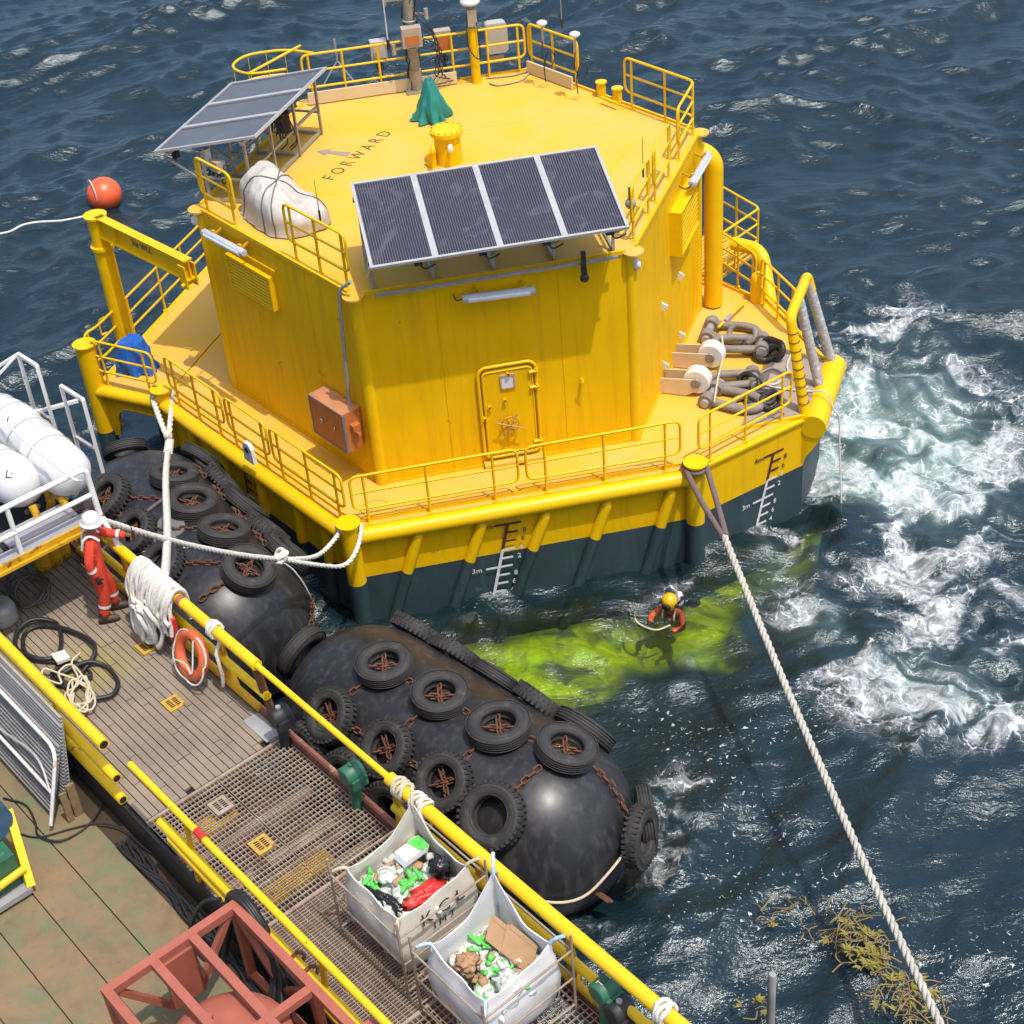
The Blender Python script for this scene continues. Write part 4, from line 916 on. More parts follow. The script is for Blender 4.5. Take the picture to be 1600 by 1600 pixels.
for (px, py, lab) in ((848, 60, 'white disc antenna on the bend of the back right roof rail'), (899, 78, 'white disc antenna on the right end of the back roof rail')):
    c = at(px, py, H + 1.1) ; root = thing('disc_antenna', c - ZD * .1, lab, 'antenna', 'disc antennas on the roof rail')
    mb = MB(); mb.cyl(c + V((0, 0, -.1)), c + ZD * .32, .025, 8); mb.build('stem', M_steel, root)
    mb = MB(); mb.lathe(c + ZD * .32, [(.001, -.05), (.06, -.05), (.115, 0), (.115, .04), (.06, .07), (.001, .075)], 18); mb.build('disc', M_grp, root)
    mb = MB(); mb.tube(cr([c, c + V((-.05, -.1, -.35)), c + V((.1, -.12, -.6)), c + V((.22, -.1, -.4)), c + V((.1, -.1, -.25)), c + V((-.02, -.1, -.55)), c + V((0, -.05, -.95))], 6), .013, 5); mb.build('cable', M_black, root)
def whip(p, h, lab, r=.012, mat=None):
    root = thing('whip_antenna', p, lab, 'antenna', 'whip antennas'); mb = MB(); mb.tube([p, p + ZD * h], [r, r * .5], 6); mb.build('whip', mat or M_galv, root); mb = MB(); mb.cyl(p - ZD * .06, p + ZD * .14, r * 2.2, 8); mb.build('base', M_black, root)
whip(at(607, 72, H + 1.1), 1.6, 'tall pale whip antenna above the small grey instrument box', .016, M_grp); whip(at(878, 40, H + 1.3), 1.3, 'thin whip antenna rising from the back right roof rail', .01, M_galv)
whip(at(1005, 272, H + .6), .75, 'short dark whip antenna on the roof rail right of the four solar panels', .009, M_black); whip(at(500, 340, H + .75), .75, 'short dark whip antenna in front of the white tarpaulin', .009, M_black)
c = at(532, 132, H); root = thing('steel_tripod', c, 'thin steel tripod bracket on the back left roof rail', 'bracket'); mb = MB(); tp = c + ZD * .55
for a in (200, 320, 80): mb.tube([tp, c + V((.42 * math.cos(R(a)), .25 * math.sin(R(a)), .05))], .02, 6)
mb.split('leg', M_galv, root); mb = MB(); mb.cyl(tp, tp + ZD * .5, .025, 8); mb.build('stem', M_galv, root)
c = at(985, 318, H + .75); root = thing('rail_sensor', c, 'small dark sensor clamped to the roof rail right of the four solar panels', 'sensor'); mb = MB(); mb.lathe(c, [(.001, -.05), (.09, -.05), (.1, 0), (.09, .05), (.001, .05)], 14, YD); mb.build('head', M_galv, root); mb = MB(); mb.box(c + ZD * .18, (.06, .06, .26)); mb.build('bracket', M_black, root)
# gear lashed on the left front rail
c = at(340, 268, H + .6); root = thing('rail_gear', c, 'dark straps and small parts lashed to the rail in front of the left solar array', 'gear')
mb = MB()
for k in range(6): q = c + dl * (-.4 + .15 * k); mb.torus(q + ZD * random.uniform(-.15, .25), .05, .015, dl, 10, 5)
mb.split('strap', M_black, root); mb = MB(); mb.box(c + dl * .05 + ZD * .15, (.28, .2, .22), (dl, nl, ZD)); mb.build('case', M_tan, root); mb = MB(); mb.box(c + dl * -.3 + ZD * .22, (.1, .12, .35), (dl, nl, ZD)); mb.build('tag', M_white, root)
# grey hose on the roof at the toe board
mb = MB(); mb.tube(cr([at(x, y, H + .03) for x, y in ((760, 122), (800, 118), (825, 112), (815, 125), (780, 133), (765, 130))], 6), .02, 6); tag(mb.build('roof_hose', pm('grey_hose', (.35, .32, .26), .6), None, origin=at(800, 120, H)), 'grey hose lying on the roof below the cream cable tray', 'hose')

# ------------------------------------------------------------------ chain gear on the bow platform
def sweep(mb, pts, r, n=12): mb.tube(pts, r, n)
def shackle(o, ang, L_, W_, r, label, tilt=0., zc=.0):
    c0, s0 = math.cos(ang), math.sin(ang); X_ = V((c0, s0, tilt)).normalized(); Y_ = V((-s0, c0, 0))
    root = thing('anchor_shackle', o, label, 'shackle', 'heavy shackles on the bow platform'); o = V(o) + ZD * (r + zc)
    pts = [o + Y_ * W_ * .42, o + X_ * L_ * .35 + Y_ * W_ * .48]
    for k in range(9): a = PI / 2 - PI * k / 8; pts.append(o + X_ * (L_ * .62 + math.cos(a) * L_ * .38) + Y_ * math.sin(a) * W_ * .5)
    pts += [o + X_ * L_ * .35 - Y_ * W_ * .48, o - Y_ * W_ * .42]
    mb = MB(); mb.tube(cr(pts, 3), r, 12); mb.build('bow', M_chain, root)
    mb = MB()
    for sg in (1, -1): mb.cyl(o + Y_ * sg * (W_ * .42 - r * 1.1), o + Y_ * sg * (W_ * .42 + r * 1.1), r * 1.75, 16)
    mb.split('eye', M_chain, root)
    mb = MB(); mb.cyl(o + Y_ * W_ * .68, o - Y_ * W_ * .72, r * .95, 14); mb.cyl(o + Y_ * W_ * .66, o + Y_ * W_ * .78, r * 1.4, 6); mb.build('pin', M_galv, root)
def d0(px, py, z=0.03): return at(px, py, z)
shackle(d0(1108, 522), R(-28), 1.05, .6, .092, 'big grey shackle nearest the deckhouse on the far side of the bow platform')
shackle(d0(1190, 548), R(160), 1.0, .46, .085, 'grey shackle beside the black chain link in the middle of the bow platform', 0, .08)
shackle(d0(1112, 622), R(-40), 1.05, .56, .092, 'big grey shackle just behind the rail on the near side of the bow platform')
shackle(d0(1178, 600), R(170), .95, .44, .085, 'grey shackle behind the near white sheave on the bow platform', 0, .06)
def link(o, ang, L_, W_, r, label, mat, tilt=0., roll=0.):
    X_ = V((math.cos(ang) * math.cos(tilt), math.sin(ang) * math.cos(tilt), math.sin(tilt))); Y_ = X_.cross(ZD).normalized(); Y_ = Y_ * math.cos(roll) + X_.cross(Y_) * math.sin(roll)
    pts = []
    for k in range(20): a = 2 * PI * k / 20; pts.append(V(o) + X_ * (math.cos(a) * W_ / 2 + (L_ - W_) / 2 * (1 if math.cos(a) > 0 else -1)) + Y_ * math.sin(a) * W_ / 2)
    mb = MB(); mb.tube(pts, r, 10, True); return tag(mb.build('chain_link', mat, None, origin=o), label, 'chain link', 'chain links on the bow platform')
M_blk = pm('black_tar_coated_chain', (.03, .026, .024), .5, var=.4, scale=8, bump=.3, bscale=25)
link(d0(1160, 522, .22), R(-48), .62, .36, .062, 'brown chain link standing through the far shackle on the bow platform', M_chain, .1, .7)
link(d0(1185, 540, .12), R(-15), .62, .36, .062, 'dark flat chain link right of the far shackle', M_blk, 0, .15)
link(d0(1207, 545, .22), R(-60), .55, .36, .065, 'black chain link standing upright at the right end of the chain heap', M_blk, .1, 1.1)
link(d0(1200, 552, .1), R(20), .58, .36, .065, 'black chain link lying under the upright black link', M_blk, 0, .1)
link(d0(1170, 600, .15), R(-70), .55, .34, .06, 'dark chain link hanging over the edge of the near shackle', M_blk, 0, .9)
link(d0(1188, 622, .1), R(-10), .55, .34, .06, 'dark chain link on deck behind the near rail', M_blk, 0, .2)
link(d0(1205, 626, .12), R(40), .5, .33, .06, 'dark chain link farthest right behind the near rail', M_blk, 0, .6)
link(d0(1165, 628, .08), R(10), .5, .33, .06, 'rusty chain link lying flat behind the near rail', M_chain, 0, .1)
def sheave(o, label):
    root = thing('chain_sheave', o, label, 'sheave', 'white chain sheaves'); ax_ = uR
    dx = vR; c = V(o) + ZD * .3
    mb = MB(); mb.lathe(c - ax_ * .13, [(.06, 0), (.25, 0), (.28, .03), (.28, .06), (.23, .1), (.23, .16), (.28, .2), (.28, .23), (.25, .26), (.06, .26)], 26, ax_, False); mb.build('wheel', M_white, root)
    mb = MB(); mb.cyl(c - ax_ * .2, c + ax_ * .2, .1, 16); mb.build('hub', M_chain, root)
    mb = MB()
    for s_ in (-.19, .16): mb.prism([c + ax_ * s_ + dx * x + ZD * z for x, z in ((.05, .1), (.1, -.12), (-.2, -.3), (-.95, -.3), (-.95, .02))], ax_ * .03)
    mb.split('cheek_plate', pm('cream_bracket_paint', (.62, .50, .33), .55, var=.15), root)
    mb = MB(); mb.prism([c - ax_ * .22 + dx * -.95 + ZD * z for z in (-.3, .05)] + [c + ax_ * .22 + dx * -.95 + ZD * z for z in (.05, -.3)], dx * -.03); mb.build('end_plate', M_white, root)
sheave(d0(1112, 572), 'white chain sheave in a cream bracket, the farther of the two'); sheave(d0(1090, 612), 'white chain sheave in a cream bracket, the nearer of the two')
mb = MB(); mb.tube(cr([d0(1128, 525, .32), d0(1130, 555, .3), d0(1122, 590, .3), d0(1116, 628, .3)], 6), .022, 6); tag(mb.build('lashing_strap', M_cream, None, origin=d0(1124, 575)), 'cream strap lashed across the shackles and sheaves', 'strap')
mb = MB(); pts = [(1150, 592), (1175, 585), (1190, 600), (1172, 606), (1180, 590), (1205, 575), (1225, 585), (1212, 600), (1190, 598), (1215, 606), (1270, 612)]
mb.tube(cr([d0(x, y, .06) for x, y in pts], 7), .02, 6); mb.tube(cr([d0(x, y, .05) for x, y in ((1236, 552), (1230, 575), (1245, 596), (1262, 606))], 6), .02, 6)
tag(mb.build('white_line', M_ropew, None, origin=d0(1200, 595)), 'thin white line lying in loops on the grey bow plate', 'rope')
mb = MB(); mb.tube(cr([d0(1262, 612, .1), d0(1290, 613, .25), d0(1303, 640, -.1), d0(1311, 655, -.35), d0(1312, 700, -1.), d0(1315, 800, -2.4)], 7), .018, 6); tag(mb.build('trailing_line', M_ropew, None, origin=d0(1290, 613)), 'thin white line hanging from the bow lip into the foam', 'rope')
c = d0(1100, 520); mb = MB(); mb.tube([d0(1122, 512, .2), d0(1165, 470, .15)], .03, 8); root = thing('turnbuckle', d0(1140, 492), 'slim turnbuckle rod stretched from the far shackle to the deck corner', 'turnbuckle'); mb.build('rod', M_yelpipe, root); mb = MB(); mb.cyl(d0(1133, 502, .22), d0(1142, 492, .21), .05, 8); mb.build('sleeve', M_galv, root)
# ------------------------------------------------------------------ the support vessel
FZ = 3.5; DZ = 3.0
ship = thing('support_vessel', ST(6, -9, -2), 'rusty work ship deck with brown grating walkway and yellow handrails, alongside the buoy', 'ship')
AX = (SD, TD, ZD)
def sbox(mb, s0, s1, t0, t1, z0, z1): return mb.box(ST((s0 + s1) / 2, (t0 + t1) / 2, (z0 + z1) / 2), (s1 - s0, t1 - t0, z1 - z0), AX)
mb = MB(); sbox(mb, -9, 24, -17, -6.98, -4.5, 2.2); mb.build('ship_side', M_slab, ship)
M_gdeck = None
def deck_mat():
    m = bpy.data.materials.new('worn_green_deck_paint'); m.use_nodes = True; N = m.node_tree.nodes; L = m.node_tree.links; b = N['Principled BSDF']; b.inputs['Roughness'].default_value = .85
    tc = N.new('ShaderNodeTexCoord')
    def ns(s, d=7, r=.65, di=0.):
        n = N.new('ShaderNodeTexNoise'); n.inputs['Scale'].default_value = s; n.inputs['Detail'].default_value = d; n.inputs['Roughness'].default_value = r; n.inputs['Distortion'].default_value = di; L.new(tc.outputs['Object'], n.inputs['Vector']); return n.outputs['Fac']
    r1 = N.new('ShaderNodeValToRGB'); e = r1.color_ramp.elements; e[0].position = .28; e[0].color = (.115, .088, .048, 1); e[1].position = .72; e[1].color = (.27, .15, .07, 1)
    x = r1.color_ramp.elements.new(.5); x.color = (.20, .135, .07, 1); L.new(ns(1.1, 9, .78, .4), r1.inputs['Fac'])
    mr = N.new('ShaderNodeMapRange'); mr.inputs['From Min'].default_value = .43; mr.inputs['From Max'].default_value = .6; mr.inputs['To Max'].default_value = .6; L.new(ns(1.5, 9, .72, .8), mr.inputs['Value'])
    mx = N.new('ShaderNodeMix'); mx.data_type = 'RGBA'; L.new(mr.outputs[0], mx.inputs['Factor']); L.new(r1.outputs[0], mx.inputs['A']); mx.inputs['B'].default_value = (.095, .16, .08, 1)
    mr2 = N.new('ShaderNodeMapRange'); mr2.inputs['From Min'].default_value = .60; mr2.inputs['From Max'].default_value = .72; L.new(ns(11, 6, .75), mr2.inputs['Value'])
    mx2 = N.new('ShaderNodeMix'); mx2.data_type = 'RGBA'; L.new(mr2.outputs[0], mx2.inputs['Factor']); L.new(mx.outputs['Result'], mx2.inputs['A']); mx2.inputs['B'].default_value = (.10, .055, .03, 1)
    L.new(mx2.outputs['Result'], b.inputs['Base Color'])
    bp = N.new('ShaderNodeBump'); bp.inputs['Strength'].default_value = .3; bp.inputs['Distance'].default_value = .02; L.new(ns(9), bp.inputs['Height']); L.new(bp.outputs[0], b.inputs['Normal'])
    return m
M_gdeck = deck_mat()
# deck planks (strakes) with recessed seams
te = [-9.28, -9.85, -10.42, -10.99, -11.56, -12.13, -12.7, -13.27, -13.84]
for i in range(len(te) - 1):
    mb = MB(); sbox(mb, -4, 20, te[i + 1] + .008, te[i] - .008, DZ - .1, DZ + random.uniform(-.004, .004)); mb.build('deck_strake', M_gdeck, ship)
mb = MB(); sbox(mb, -4, 20, -13.9, -9.0, DZ - .2, DZ - .03); mb.build('deck_underlay', pm('dark_seam_dirt', (.05, .032, .018), .9), ship)
# walkway channel and beams
mb = MB(); sbox(mb, -4, 20, -9.26, -9.02, DZ - .11, DZ - .05); sbox(mb, -4, 20, -9.02, -8.98, DZ - .1, FZ - .02); mb.build('cable_trough', pm('oily_black_steel', (.022, .02, .019), .5, var=.4, scale=6, spot=(.1, .1, .1), spot_t=.7, spot_scale=9), ship)
mb = MB(); sbox(mb, -3, 19, -6.88, -6.80, FZ - .35, FZ + .1); mb.build('side_stringer', pm('flaking_rust_red', (.22, .075, .045), .8, var=.4, scale=3, spot=(.36, .2, .12), spot_t=.6, spot_scale=4, bump=.3), ship)
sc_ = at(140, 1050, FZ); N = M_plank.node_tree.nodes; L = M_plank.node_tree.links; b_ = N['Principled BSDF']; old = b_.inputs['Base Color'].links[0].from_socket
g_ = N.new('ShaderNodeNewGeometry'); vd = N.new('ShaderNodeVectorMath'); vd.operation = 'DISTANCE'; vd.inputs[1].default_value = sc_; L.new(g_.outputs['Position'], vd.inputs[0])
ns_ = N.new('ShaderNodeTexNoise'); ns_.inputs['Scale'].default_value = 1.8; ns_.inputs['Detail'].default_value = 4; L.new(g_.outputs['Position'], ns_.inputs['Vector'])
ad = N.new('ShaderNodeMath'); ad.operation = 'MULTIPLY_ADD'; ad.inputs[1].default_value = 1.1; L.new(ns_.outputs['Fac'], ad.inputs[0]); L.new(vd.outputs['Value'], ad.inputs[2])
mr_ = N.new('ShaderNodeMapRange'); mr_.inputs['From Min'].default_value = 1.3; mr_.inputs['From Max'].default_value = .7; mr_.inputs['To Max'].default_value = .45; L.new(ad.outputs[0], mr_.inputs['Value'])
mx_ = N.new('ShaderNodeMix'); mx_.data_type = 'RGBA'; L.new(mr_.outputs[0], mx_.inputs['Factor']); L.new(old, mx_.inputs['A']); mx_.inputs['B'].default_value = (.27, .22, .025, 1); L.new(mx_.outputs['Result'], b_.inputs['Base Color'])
# planks of the solid walkway
pw = .104; npk = 20; tl = -8.96
me_pl = {}
def plank_mesh(Ln):
    key = round(Ln, 2)
    if key not in me_pl:
        mb = MB(); mb.box((0, 0, 0), (Ln - .013, pw - .012, .04)); me_pl[key] = meshof(mb, 'walkway_plank', M_plank)
    return me_pl[key]
for k in range(npk):
    s = -.6 - random.choice((0, .25, .5))
    while s < 7.5:
        Ln = random.choice((.75, .98, 1.2, 1.45)); Ln = min(Ln, 7.53 - s)
        if Ln > .12:
            o = ST(s + Ln / 2, tl + pw * (k + .5), FZ - .02 + random.uniform(-.003, .003)); inst('walkway_plank', plank_mesh(Ln), frame_m(o, SD, TD, SD.cross(TD)), ship)
        s += Ln
mb = MB(); sbox(mb, -1.5, 7.54, -8.97, -6.88, FZ - .12, FZ - .055); mb.build('walkway_bearer', M_dark, ship)
# open gratings (bars too fine to pick apart: joined)
def grating(s0, s1, t0, t1, ds, dt, mat, name='open_grating'):
    mb = MB(); n = int((s1 - s0) / ds)
    for i in range(n + 1): x = s0 + (s1 - s0) * i / n; sbox(mb, x - .005, x + .005, t0, t1, FZ - .03, FZ)
    n = int((t1 - t0) / dt)
    for i in range(n + 1): x = t0 + (t1 - t0) * i / n; sbox(mb, s0, s1, x - .004, x + .004, FZ - .022, FZ - .003)
    mb.build(name, mat, ship, kind='stuff')
for t0, t1 in ((-8.95, -7.95), (-7.92, -6.9)):
    grating(7.58, 9.92, t0, t1, .075, .055, M_bargr)
    grating(9.96, 12.05, t0, t1, .042, .09, M_bargr)
    grating(12.08, 15.5, t0, t1, .075, .06, M_bargr)
mb = MB()
for s_ in (7.56, 9.94, 12.06): sbox(mb, s_ - .018, s_ + .018, -8.96, -6.89, FZ - .1, FZ + .003)
mb.build('cross_beam', M_bargr, ship, kind='stuff')
mb = MB(); sbox(mb, 7.5, 16, -8.97, -6.89, 2.2, 2.26); mb.build('lower_floor', M_slab, ship)
for s_, t_, w_ in ((8.0, -8.3, .12), (8.7, -7.5, .16), (9.3, -8.1, .12), (8.9, -8.8, .1), (13.0, -7.8, .12), (10.9, -8.5, .1)):
    mb = MB(); mb.cyl(ST(s_, -8.97, 2.75 + w_), ST(s_, -6.9, 2.75 + w_), w_ * .6, 10); mb.build('under_pipe', M_bargr, ship)
mb = MB(); sbox(mb, 7.9, 8.15, -8.9, -8.0, 3.3, 3.38); mb.build('under_channel', M_yelrust, ship); mb = MB(); sbox(mb, 9.35, 9.6, -8.5, -7.6, 3.3, 3.38); mb.build('under_channel', M_yelrust, ship)
mb = MB(); sbox(mb, 6.95, 7.5, -7.12, -6.88, FZ + .004, FZ + .02); mb.build('aluminium_tread', M_galv, ship)
# lashing plates in the floor
for i, (px, py, lab, mt) in enumerate(((229, 1012, 'yellow slotted floor plate nearest the white rope bundle', M_yelrust), (271, 1100, 'yellow slotted floor plate in the middle of the plank walkway', M_yelrust), (345, 1260, 'tan slotted plate on the open grating, the farther one', M_bargr), (409, 1321, 'yellow slotted plate on the open grating, the nearer one', M_yelrust))):
    c = at(px, py, FZ + .004); root = thing('floor_plate', c, lab, 'floor plate', 'slotted floor plates'); mb = MB()
    mb.box(c + ZD * .012, (.26, .24, .024), AX); mb.build('plate', pm('worn_yellow_plate', (.55, .33, .04), .6, var=.3, scale=6, spot=(.2, .1, .03), spot_t=.58, spot_scale=9) if mt is M_yelrust else M_bargr, root)
    for k in range(5):
        for j in (-.04, .045):
            mb = MB(); mb.box(c + SD * (-.07 + .034 * k) + TD * j + ZD * .026, (.017, .06, .006), AX); mb.build('slot', M_dark, root)
# right handrail
RT_ = -6.87
def vrail(pts, r, name='handrail', mat=None, n=12):
    mb = MB(); mb.tube(pts, r, n); return mb.build(name, mat or M_yelrail, ship)
vrail([ST(1.6, RT_, 4.5), ST(7.2, RT_, 4.5)], .078); vrail([ST(1.6, RT_, 4.02), ST(7.3, RT_, 4.02)], .06, 'mid_handrail')
vrail([ST(7.1, RT_, 4.5), ST(10.05, RT_, 4.5)], .042, 'removable_bar'); vrail([ST(9.95, RT_, 4.5), ST(15.6, RT_, 4.5)], .085); vrail([ST(9.95, RT_, 4.02), ST(15.6, RT_, 4.02)], .06, 'mid_handrail')
vrail([ST(2.2, RT_, 3.62), ST(7.0, RT_, 3.62)], .055, 'foot_rail', M_yelrust); vrail([ST(10, RT_ + .03, 3.6), ST(15.5, RT_ + .03, 3.6)], .05, 'foot_rail', M_yelrust)
for s_ in (1.9, 3.75, 6.25, 10.0, 11.5, 13.0, 14.3):
    mb = MB(); mb.prism([ST(s_ - .07, RT_ - .0, 3.42), ST(s_ + .07, RT_, 3.42), ST(s_ + .045, RT_, 4.44), ST(s_ - .045, RT_, 4.44)], TD * .03); mb.prism([ST(s_, RT_ + .031, 3.42), ST(s_, RT_ + .15, 3.42), ST(s_, RT_ + .031, 4.4)], SD * .02); mb.build('handrail_post', M_yelrust, ship)
mb = MB(); mb.bar(ST(7.15, RT_, 4.42), ST(7.35, RT_ + .02, 3.5), .1, .05); mb.build('end_post', M_rust, ship)
# left handrail (three pipes, broken by an opening)
LT = -9.0
for z, s1, r in ((4.5, 7.03, .075), (3.98, 7.12, .065), (3.58, 7.1, .065)):
    o = vrail([ST(0, LT, z), ST(s1, LT, z)], r, 'handrail'); mb = MB(); mb.cyl(ST(s1 - .01, LT, z), ST(s1 + .003, LT, z), r * .75, 12); mb.build('pipe_bore', M_dark, o)
for s_ in (1.5, 3.6, 5.7):
    mb = MB(); mb.prism([ST(s_ - .07, LT - .02, 3.05), ST(s_ + .07, LT - .02, 3.05), ST(s_ + .045, LT - .02, 4.46), ST(s_ - .045, LT - .02, 4.46)], TD * .03); mb.build('handrail_post', M_yelrail, ship)
vrail([ST(7.55, LT + .06, 4.5), ST(15, LT + .04, 4.5)], .045, 'handrail'); vrail([ST(8.15, LT, 4.02), ST(15, LT - .02, 4.02)], .06, 'handrail'); vrail([ST(8.4, LT - .03, 3.95), ST(15, LT - .05, 3.62)], .05, 'handrail')
for s_ in (8.8, 11.45, 13.5): mb = MB(); mb.bar(ST(s_, LT, 3.3), ST(s_, LT + .05, 4.46), .09, .03); mb.build('handrail_post', M_yelrust, ship)
mb = MB(); mb.cyl(ST(9.02, LT + .06, 4.5), ST(9.2, LT + .06, 4.5), .05, 12); mb.build('red_band', M_redp, ship)
mb = MB(); mb.cyl(ST(5.35, RT_, 4.5), ST(5.45, RT_, 4.5), .083, 12); mb.build('red_band', M_skid, ship)
mb = MB()
for s_ in (10.95, 11.2): mb.torus(ST(s_, LT, 4.02), .11, .022, SD, 14, 6)
mb.build('pipe_ring', M_rust, ship, kind='stuff')
# raft platform over the walkway at the far end
PZ = 4.95; PS = -.48
mb = MB(); sbox(mb, 3.240, 3.470, -12, -6.93, PZ - .06, PZ); mb.build('platform_tread', M_galv, ship)
for k, (a, b) in enumerate(((-12, -9.3), (-9.2, -8.25), (-8.15, -7.1))): mb = MB(); sbox(mb, 2.800, 3.180, a, b, PZ - .05, PZ - .005); mb.build('platform_grating', pm('grey_step_grating', (.30, .29, .30), .7, var=.2, scale=6), ship)
mb = MB(); sbox(mb, 2.720, 3.240, -12, -6.95, PZ - .12, PZ - .055); mb.build('platform_beam', M_dark, ship)
mb = MB(); sbox(mb, 3.475, 3.505, -12, -6.9, PZ - .07, PZ + .015); mb.build('platform_edge', M_yelrust, ship); mb = MB(); sbox(mb, 3.480, 3.550, -12, -6.92, PZ - .12, PZ - .075); mb.build('platform_edge', M_yelrust, ship)
mb = MB(); sbox(mb, 3.240, 3.560, -7.04, -6.86, PZ - .1, PZ + .03); mb.build('corner_bracket', M_rust, ship)
rpt = fillet([ST(3.420, -12, PZ + .78), ST(3.420, -6.9, PZ + .78), ST(3.470, -6.9, PZ + .02), ST(3.85, -6.87, 4.45)], .1)
mb = MB(); mb.tube(rpt, .042, 10); pr = mb.build('platform_rail', M_white, ship)
mb = MB(); mb.tube([ST(3.440, -12, PZ + .36), ST(3.440, -6.9, PZ + .36)], .036, 9); mb.build('platform_mid_rail', M_white, pr)
for t_ in (-8.1, -10.2): mb = MB(); mb.tube([ST(3.420, t_, PZ + .78), ST(3.450, t_, PZ + .0)], .036, 9); mb.build('platform_post', M_white, pr)
mb = MB(); sbox(mb, -2, 2.72, -12, -6.95, PZ - .5, PZ - .42); mb.build('raft_deck', M_dark, ship)
# white goal frames behind the rafts
def goal(px0, py0, px1, py1, h, base, name='raft_frame'):
    a = at(px0, py0, base + h); b = at(px1, py1, base + h); mb = MB()
    mb.bar(V((a.x, a.y, base - .1)), a, .05, .05, XD); mb.bar(V((b.x, b.y, base - .1)), b, .05, .05, XD); mb.bar(a, b, .05, .05); mb.bar(a - ZD * (h * .75), b - ZD * (h * .75), .045, .045); mb.build(name, M_whiterust, ship)
goal(28, 553, 58, 572, 1.3, 4.75); goal(95, 603, 130, 625, 1.2, 4.55)
mb = MB(); mb.bar(at(-10, 662, 5.2), at(122, 626, 5.2), .05, .05); mb.bar(at(28, 553, 6.05), at(-30, 590, 5.75), .04, .04); mb.bar(at(28, 553, 6.05), at(-30, 615, 5.65), .03, .03); mb.build('raft_frame', M_whiterust, ship, kind='stuff')

# ------------------------------------------------------------------ life raft canisters
def raft(px0, py0, px1, py1, z, rad, label, mark):
    a, b = at(px0, py0, z), at(px1, py1, z); d = (b - a).normalized(); Ln = (b - a).length; root = thing('liferaft_canister', a.lerp(b, .5), label, 'life raft', 'life raft canisters')
    prof = [(.001, 0), (rad * .45, .02), (rad * .78, .09), (rad * .95, .2), (rad, .34)]
    full = prof + [(rad, Ln / 2 - .05), (rad * 1.03, Ln / 2 - .03), (rad * 1.03, Ln / 2 + .03), (rad, Ln / 2 + .05)] + [(r_, Ln - h_) for r_, h_ in prof[::-1]]
    mb = MB(); mb.lathe(a, full, 36, d); mb.build('shell', M_grp, root)
    for t in (.3, .62):
        mb = MB(); mb.torus(a + d * (Ln * t), rad * 1.01, .012, d, 32, 5); mb.build('strap', pm('grey_strap', (.4, .38, .34), .7), root)
    v_ = (CO - b).normalized(); q = b - d * .28; nn = (v_ - d * v_.dot(d)).normalized(); nn = (nn + d * .35 + ZD * .2).normalized()
    xd = ZD.cross(nn).normalized()
    if mark: text('canister_mark', 'L:', .16, b - d * .2 + (nn - d * nn.dot(d)).normalized() * rad * .93 + d * .02, xd, nn.cross(xd), M_ink, root, .004)
raft(-25, 640, 50, 680, 5.4, .355, 'white life raft canister at the far left behind the others', 1)
raft(20, 665, 118, 750, 5.35, .365, 'white life raft canister nearest the buoy behind the white platform rail', 0)
raft(-70, 700, 50, 765, 5.3, .36, 'white life raft canister at the left picture edge, lower row', 1)
mb = MB(); 
rk = thing('raft_cradle', at(60, 780, 4.95), 'yellow rusty cradle arms under the white life raft canisters', 'cradle')
for px, py in ((70, 762), (95, 775), (50, 790)): 
    q = at(px, py, 5.07); mb = MB(); mb.tube(fillet([q, q - ZD * .2 + SD * .1, q - ZD * .45 + SD * -.1], .08), .06, 8); mb.build('arm', M_yelrust, rk)
mb = MB(); mb.tube(cr([at(-10, 640, 5.88), at(40, 690, 5.9), at(110, 745, 5.76), at(128, 752, 5.56)], 6), .018, 6); tag(mb.build('lashing_rod', M_white, None, origin=at(60, 700, 5.8)), 'white lashing rod running over the life raft canisters', 'rod')
# yellow cylinders stowed in the shade below
for i, (px, py, lab) in enumerate(((88, 838, 'yellow gas bottle in the shade under the raft platform, left one'), (106, 828, 'yellow gas bottle in the shade under the raft platform, middle one'), (120, 818, 'yellow gas bottle in the shade under the raft platform, right one beside the helmet'))):
    c = at(px, py, 4.6); b = V((c.x, c.y, FZ)) + SD * -.9; c = b + ZD * .9; root = thing('gas_bottle', b, lab, 'gas bottle', 'gas bottles under the raft platform'); mb = MB(); mb.lathe(b, [(.001, 0), (.11, 0), (.12, .03), (.12, .8), (.09, .93), (.04, .98), (.001, .98)], 16); mb.build('cylinder', M_yelrust, root); mb = MB(); mb.cyl(b + ZD * .98, b + ZD * 1.08, .03, 8); mb.build('valve', M_galv, root)

# ------------------------------------------------------------------ gear on the walkway
def coil(name, pts, r, mat, label, cat, z0=FZ + .03, n=6, sub=8):
    P3 = [at(x, y, z0 + (i % 5) * r * .55) for i, (x, y) in enumerate(pts)]; mb = MB(); mb.tube(cr(P3, sub), r, n); c = P3[0].copy(); c.z = FZ; return tag(mb.build(name, mat, None, origin=c), label, cat)
coil('hose', [(98, 1036), (50, 1030), (25, 1012), (28, 985), (52, 968), (85, 972), (95, 990), (92, 1020), (70, 1030), (40, 1020), (38, 992), (62, 978), (100, 982), (140, 1000), (148, 1020), (130, 1048), (108, 1070), (95, 1058), (110, 1045), (140, 1034), (166, 1042), (184, 1065), (176, 1085), (150, 1092)], .032, M_black, 'thick black hose coiled on the plank walkway by the left handrail', 'hose', n=8)
rn = random.Random(11)
def loops(cx_, cy_, rx, ry, n, jit, sd): 
    r_ = random.Random(sd); out = []
    for i in range(n): a = i * 2 * PI / 7.3; k = .55 + .45 * r_.random(); out.append((cx_ + math.cos(a) * rx * k + r_.uniform(-jit, jit), cy_ + math.sin(a) * ry * k + r_.uniform(-jit, jit)))
    return out
